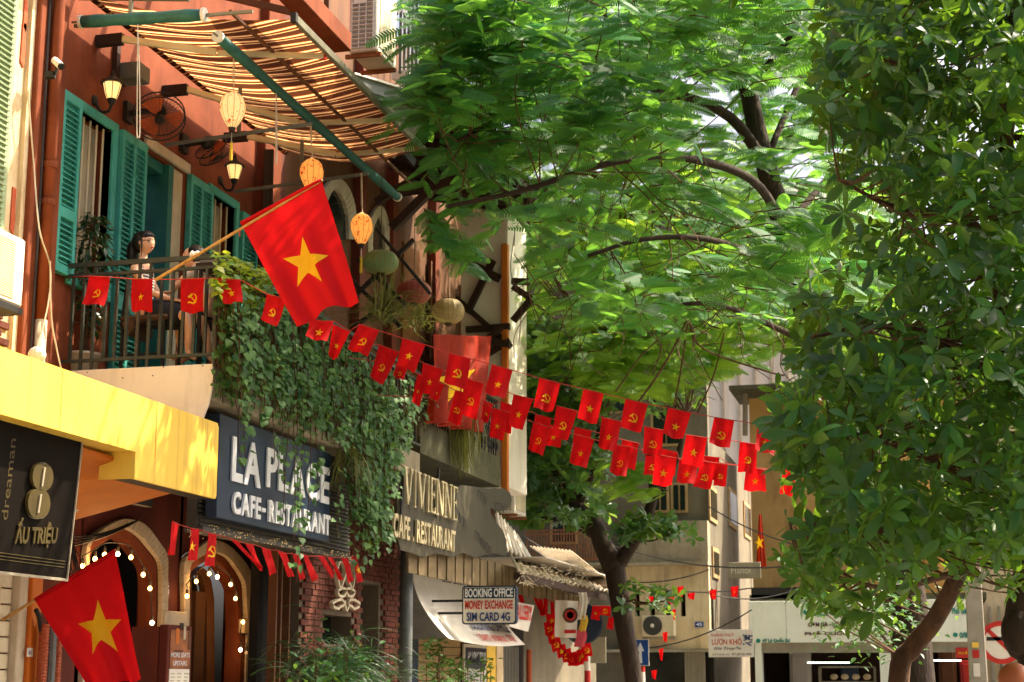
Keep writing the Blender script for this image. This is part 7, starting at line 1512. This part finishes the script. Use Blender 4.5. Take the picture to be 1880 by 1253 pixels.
b.build('trunk', M_['bark_warm'], rt, smooth=True); pos, dr, up, sc = [], [], [], []; tw = MB(); na = np.array([tuple(q) for q in n4])
EDGE = ([-100, 0, 100, 180, 230, 300, 400, 470, 520, 600, 700, 760, 830, 900, 960, 1040, 1100, 1150], [1560, 1525, 1512, 1475, 1480, 1540, 1550, 1520, 1490, 1470, 1440, 1432, 1440, 1458, 1475, 1450, 1490, 1540])
k = 0
while k < 3100:
    x = random.uniform(1390, 2150); y = random.uniform(-140, 1150); Y = random.uniform(11.4, 15.5)
    le = np.interp(y, *EDGE)+random.gauss(0, 14)
    if x < le: continue
    if y > 1090 and x > 1620: continue
    if 1020 < y and 1560 < x < 1900 and random.random() < .6: continue
    if 330 < y < 560 and x < 1640 and random.random() < .6: continue
    if mnoise.noise(U(x, y, Y)*2.3) < -.15: continue
    c = U(x, y, Y); o = n4[int(((na-np.array(c))**2).sum(1).argmin())]; out = (c-o); out = out.normalized() if out.length > .05 else V(-1, 0, 0)
    rosette(c, random.randint(4, 9), random.choice((.11, .15, .18, .21)), (pos, dr, up, sc), (out.x*.8-.15, out.y*.4-.3, .4), random.uniform(.5, 1.1)); k += 1
    if k % 4 == 0 and (c-o).length < 1.2: tw.tube(curve3([o, o.lerp(c, .55)+V(0, 0, -.06), c], 3), [.01, .009, .008, .007, .006, .005, .005], 4)
n5 = []  # unseen high crown, placed to shade the yellow canopy and flags
for pts in ([U(1860, 0, 13.2), V(-.4, 14.6, 8.2), V(-2.0, 15.8, 9.2)], [U(1850, -300, 13.2), V(-.8, 14.4, 9), V(-3, 15.6, 9.6)], [U(1850, -300, 13.2), V(1.6, 13.6, 9.2), V(3, 14, 9.8)], [U(1860, 0, 13.2), V(.2, 15.4, 8.4), V(-1.6, 17, 9)], [U(1860, 0, 13.2), V(-.8, 15.2, 8.6), V(-3, 16.4, 9.6)]):
    b = MB(); n5 += limb(b, pts, .05, .02, 7); stuff(b.build('unseen_shade_limb', M_['bark_warm'], rt, smooth=True))
nb = np.array([tuple(q) for q in n5])
for i in range(560):
    o = n5[random.randrange(len(n5))]; c = o+V(random.gauss(0, .55), random.gauss(0, .6), random.gauss(.1, .4))
    px_, py_, _ = project(np.array([tuple(c)]))
    if py_[0] > -15 and px_[0] < 1540: continue
    rosette(c, 8, .22, (pos, dr, up, sc), (0, 0, 1))
for i in range(9):
    x = random.uniform(1535, 1700); a = U(x, random.uniform(250, 300), 12.6); tw.tube(sag(a, a-V(random.uniform(-.03, .03), 0, random.uniform(.3, .6)), 0, 4), .003, 3)
stuff(tw.build('twigs', M_['twig'], rt, fix=False)); foliage('leaf', 'leaf_mass', OBL, pos, dr, up, sc, M_['broad_leaf'], rt, roll=RNG.normal(0, .5, len(pos)), n_obj=300)
# sapling before the noodle shop and dark trunk at the right edge
sp_ = thing('small_leaf_sapling', 'thin small leaved sapling before the noodle shop fascia', 'tree', P(1640, 1245, Y=20)); b = MB(); pos, dr, up, sc = [], [], [], []
nd = limb(b, [V(P(1650, 1245, Y=20).x, 20, 0), P(1645, 1230, Y=20), P(1610, 1150, Y=20), P(1600, 1090, Y=20), P(1590, 1040, Y=20)], .03, .01, 6); b.build('stem', M_['bark'], sp_)
for i in range(620):
    x, y = random.gauss(1600, 50), random.gauss(1130, 42)
    if y > 1225: continue
    a = random.random()*6.28; pos.append(P(x, y, Y=20+random.gauss(0, .4))); dr.append((math.cos(a), math.sin(a), random.uniform(-.6, .3))); up.append((random.gauss(0, .4), -.3, 1)); sc.append(random.uniform(.07, .12))
foliage('leaf', 'leaf_mass', LAN, pos, dr, up, sc, M_['mid_leaf'], sp_, n_obj=60)
et = thing('edge_tree', 'dark bulging tree trunk cut by the right edge of the photo', 'tree', (P(1895, 1245, Y=14.5).x, 14.5, 0)); b = MB()
limb(b, [V(P(1905, 1253, Y=14.5).x, 14.5, 0), P(1900, 1240, Y=14.5), P(1868, 1180, Y=14.5), P(1872, 1110, Y=14.5), P(1890, 1000, Y=14.5), P(1900, 700, Y=14.6)], .12, .1, 12); MB.ball(b, P(1872, 1160, Y=14.45), .15, .14, .2, 14, 10); b.build('trunk', M_['bark_dark'], et, smooth=True)
# shrubs by the brick wall
for name, lab, box_, n_, tp_, mm, sz, Xs in (('palm_shrub', 'dark clump of narrow leaved palms at the foot of the brick wall', (520, 1175, 740, 1262), 700, BLADE, 'ficus_leaf', (.25, .42), -6.6), ('jasmine_shrub', 'bushy green shrub with small leaves beside the palms', (560, 1190, 700, 1262), 520, LAN, 'mid_leaf', (.08, .15), -6.45), ('young_vine', 'fresh green vine climbing the wooden shutters', (780, 1175, 900, 1262), 420, LAN, 'ivy_leaf', (.07, .12), -7.0)):
    c = P((box_[0]+box_[2])/2, 1250, X=Xs); s_ = thing(name, lab, 'shrub', (c.x, c.y, 0)); pos, dr, up, sc = [], [], [], []; tw = MB()
    for i in range(n_):
        x = random.gauss((box_[0]+box_[2])/2, (box_[2]-box_[0])/4.2) if name != 'young_vine' else random.choice((790, 810, 828, 850, 895))+random.gauss(0, 7); y = box_[3]-abs(random.gauss(0, .5))*(box_[3]-box_[1]) if name != 'young_vine' else random.uniform(1175 if x < 815 else 1210, 1262)
        if name == 'young_vine' and y > 1230: x = random.uniform(775, 900)
        p = P(x, y, X=Xs+random.uniform(-.25, .25)); a = random.random()*6.28; pos.append(p); dr.append((math.cos(a), math.sin(a), random.uniform(-.2, 1.0))); up.append((.4, -.6, 1)); sc.append(random.uniform(*sz))
        if i % 12 == 0: tw.tube([V(p.x, p.y, .3), p], .006, 4)
    stuff(tw.build('stems', M_['twig'], s_, fix=False)); foliage('leaf', 'leaf_mass', tp_, pos, dr, up, sc, M_[mm], s_, n_obj=60)
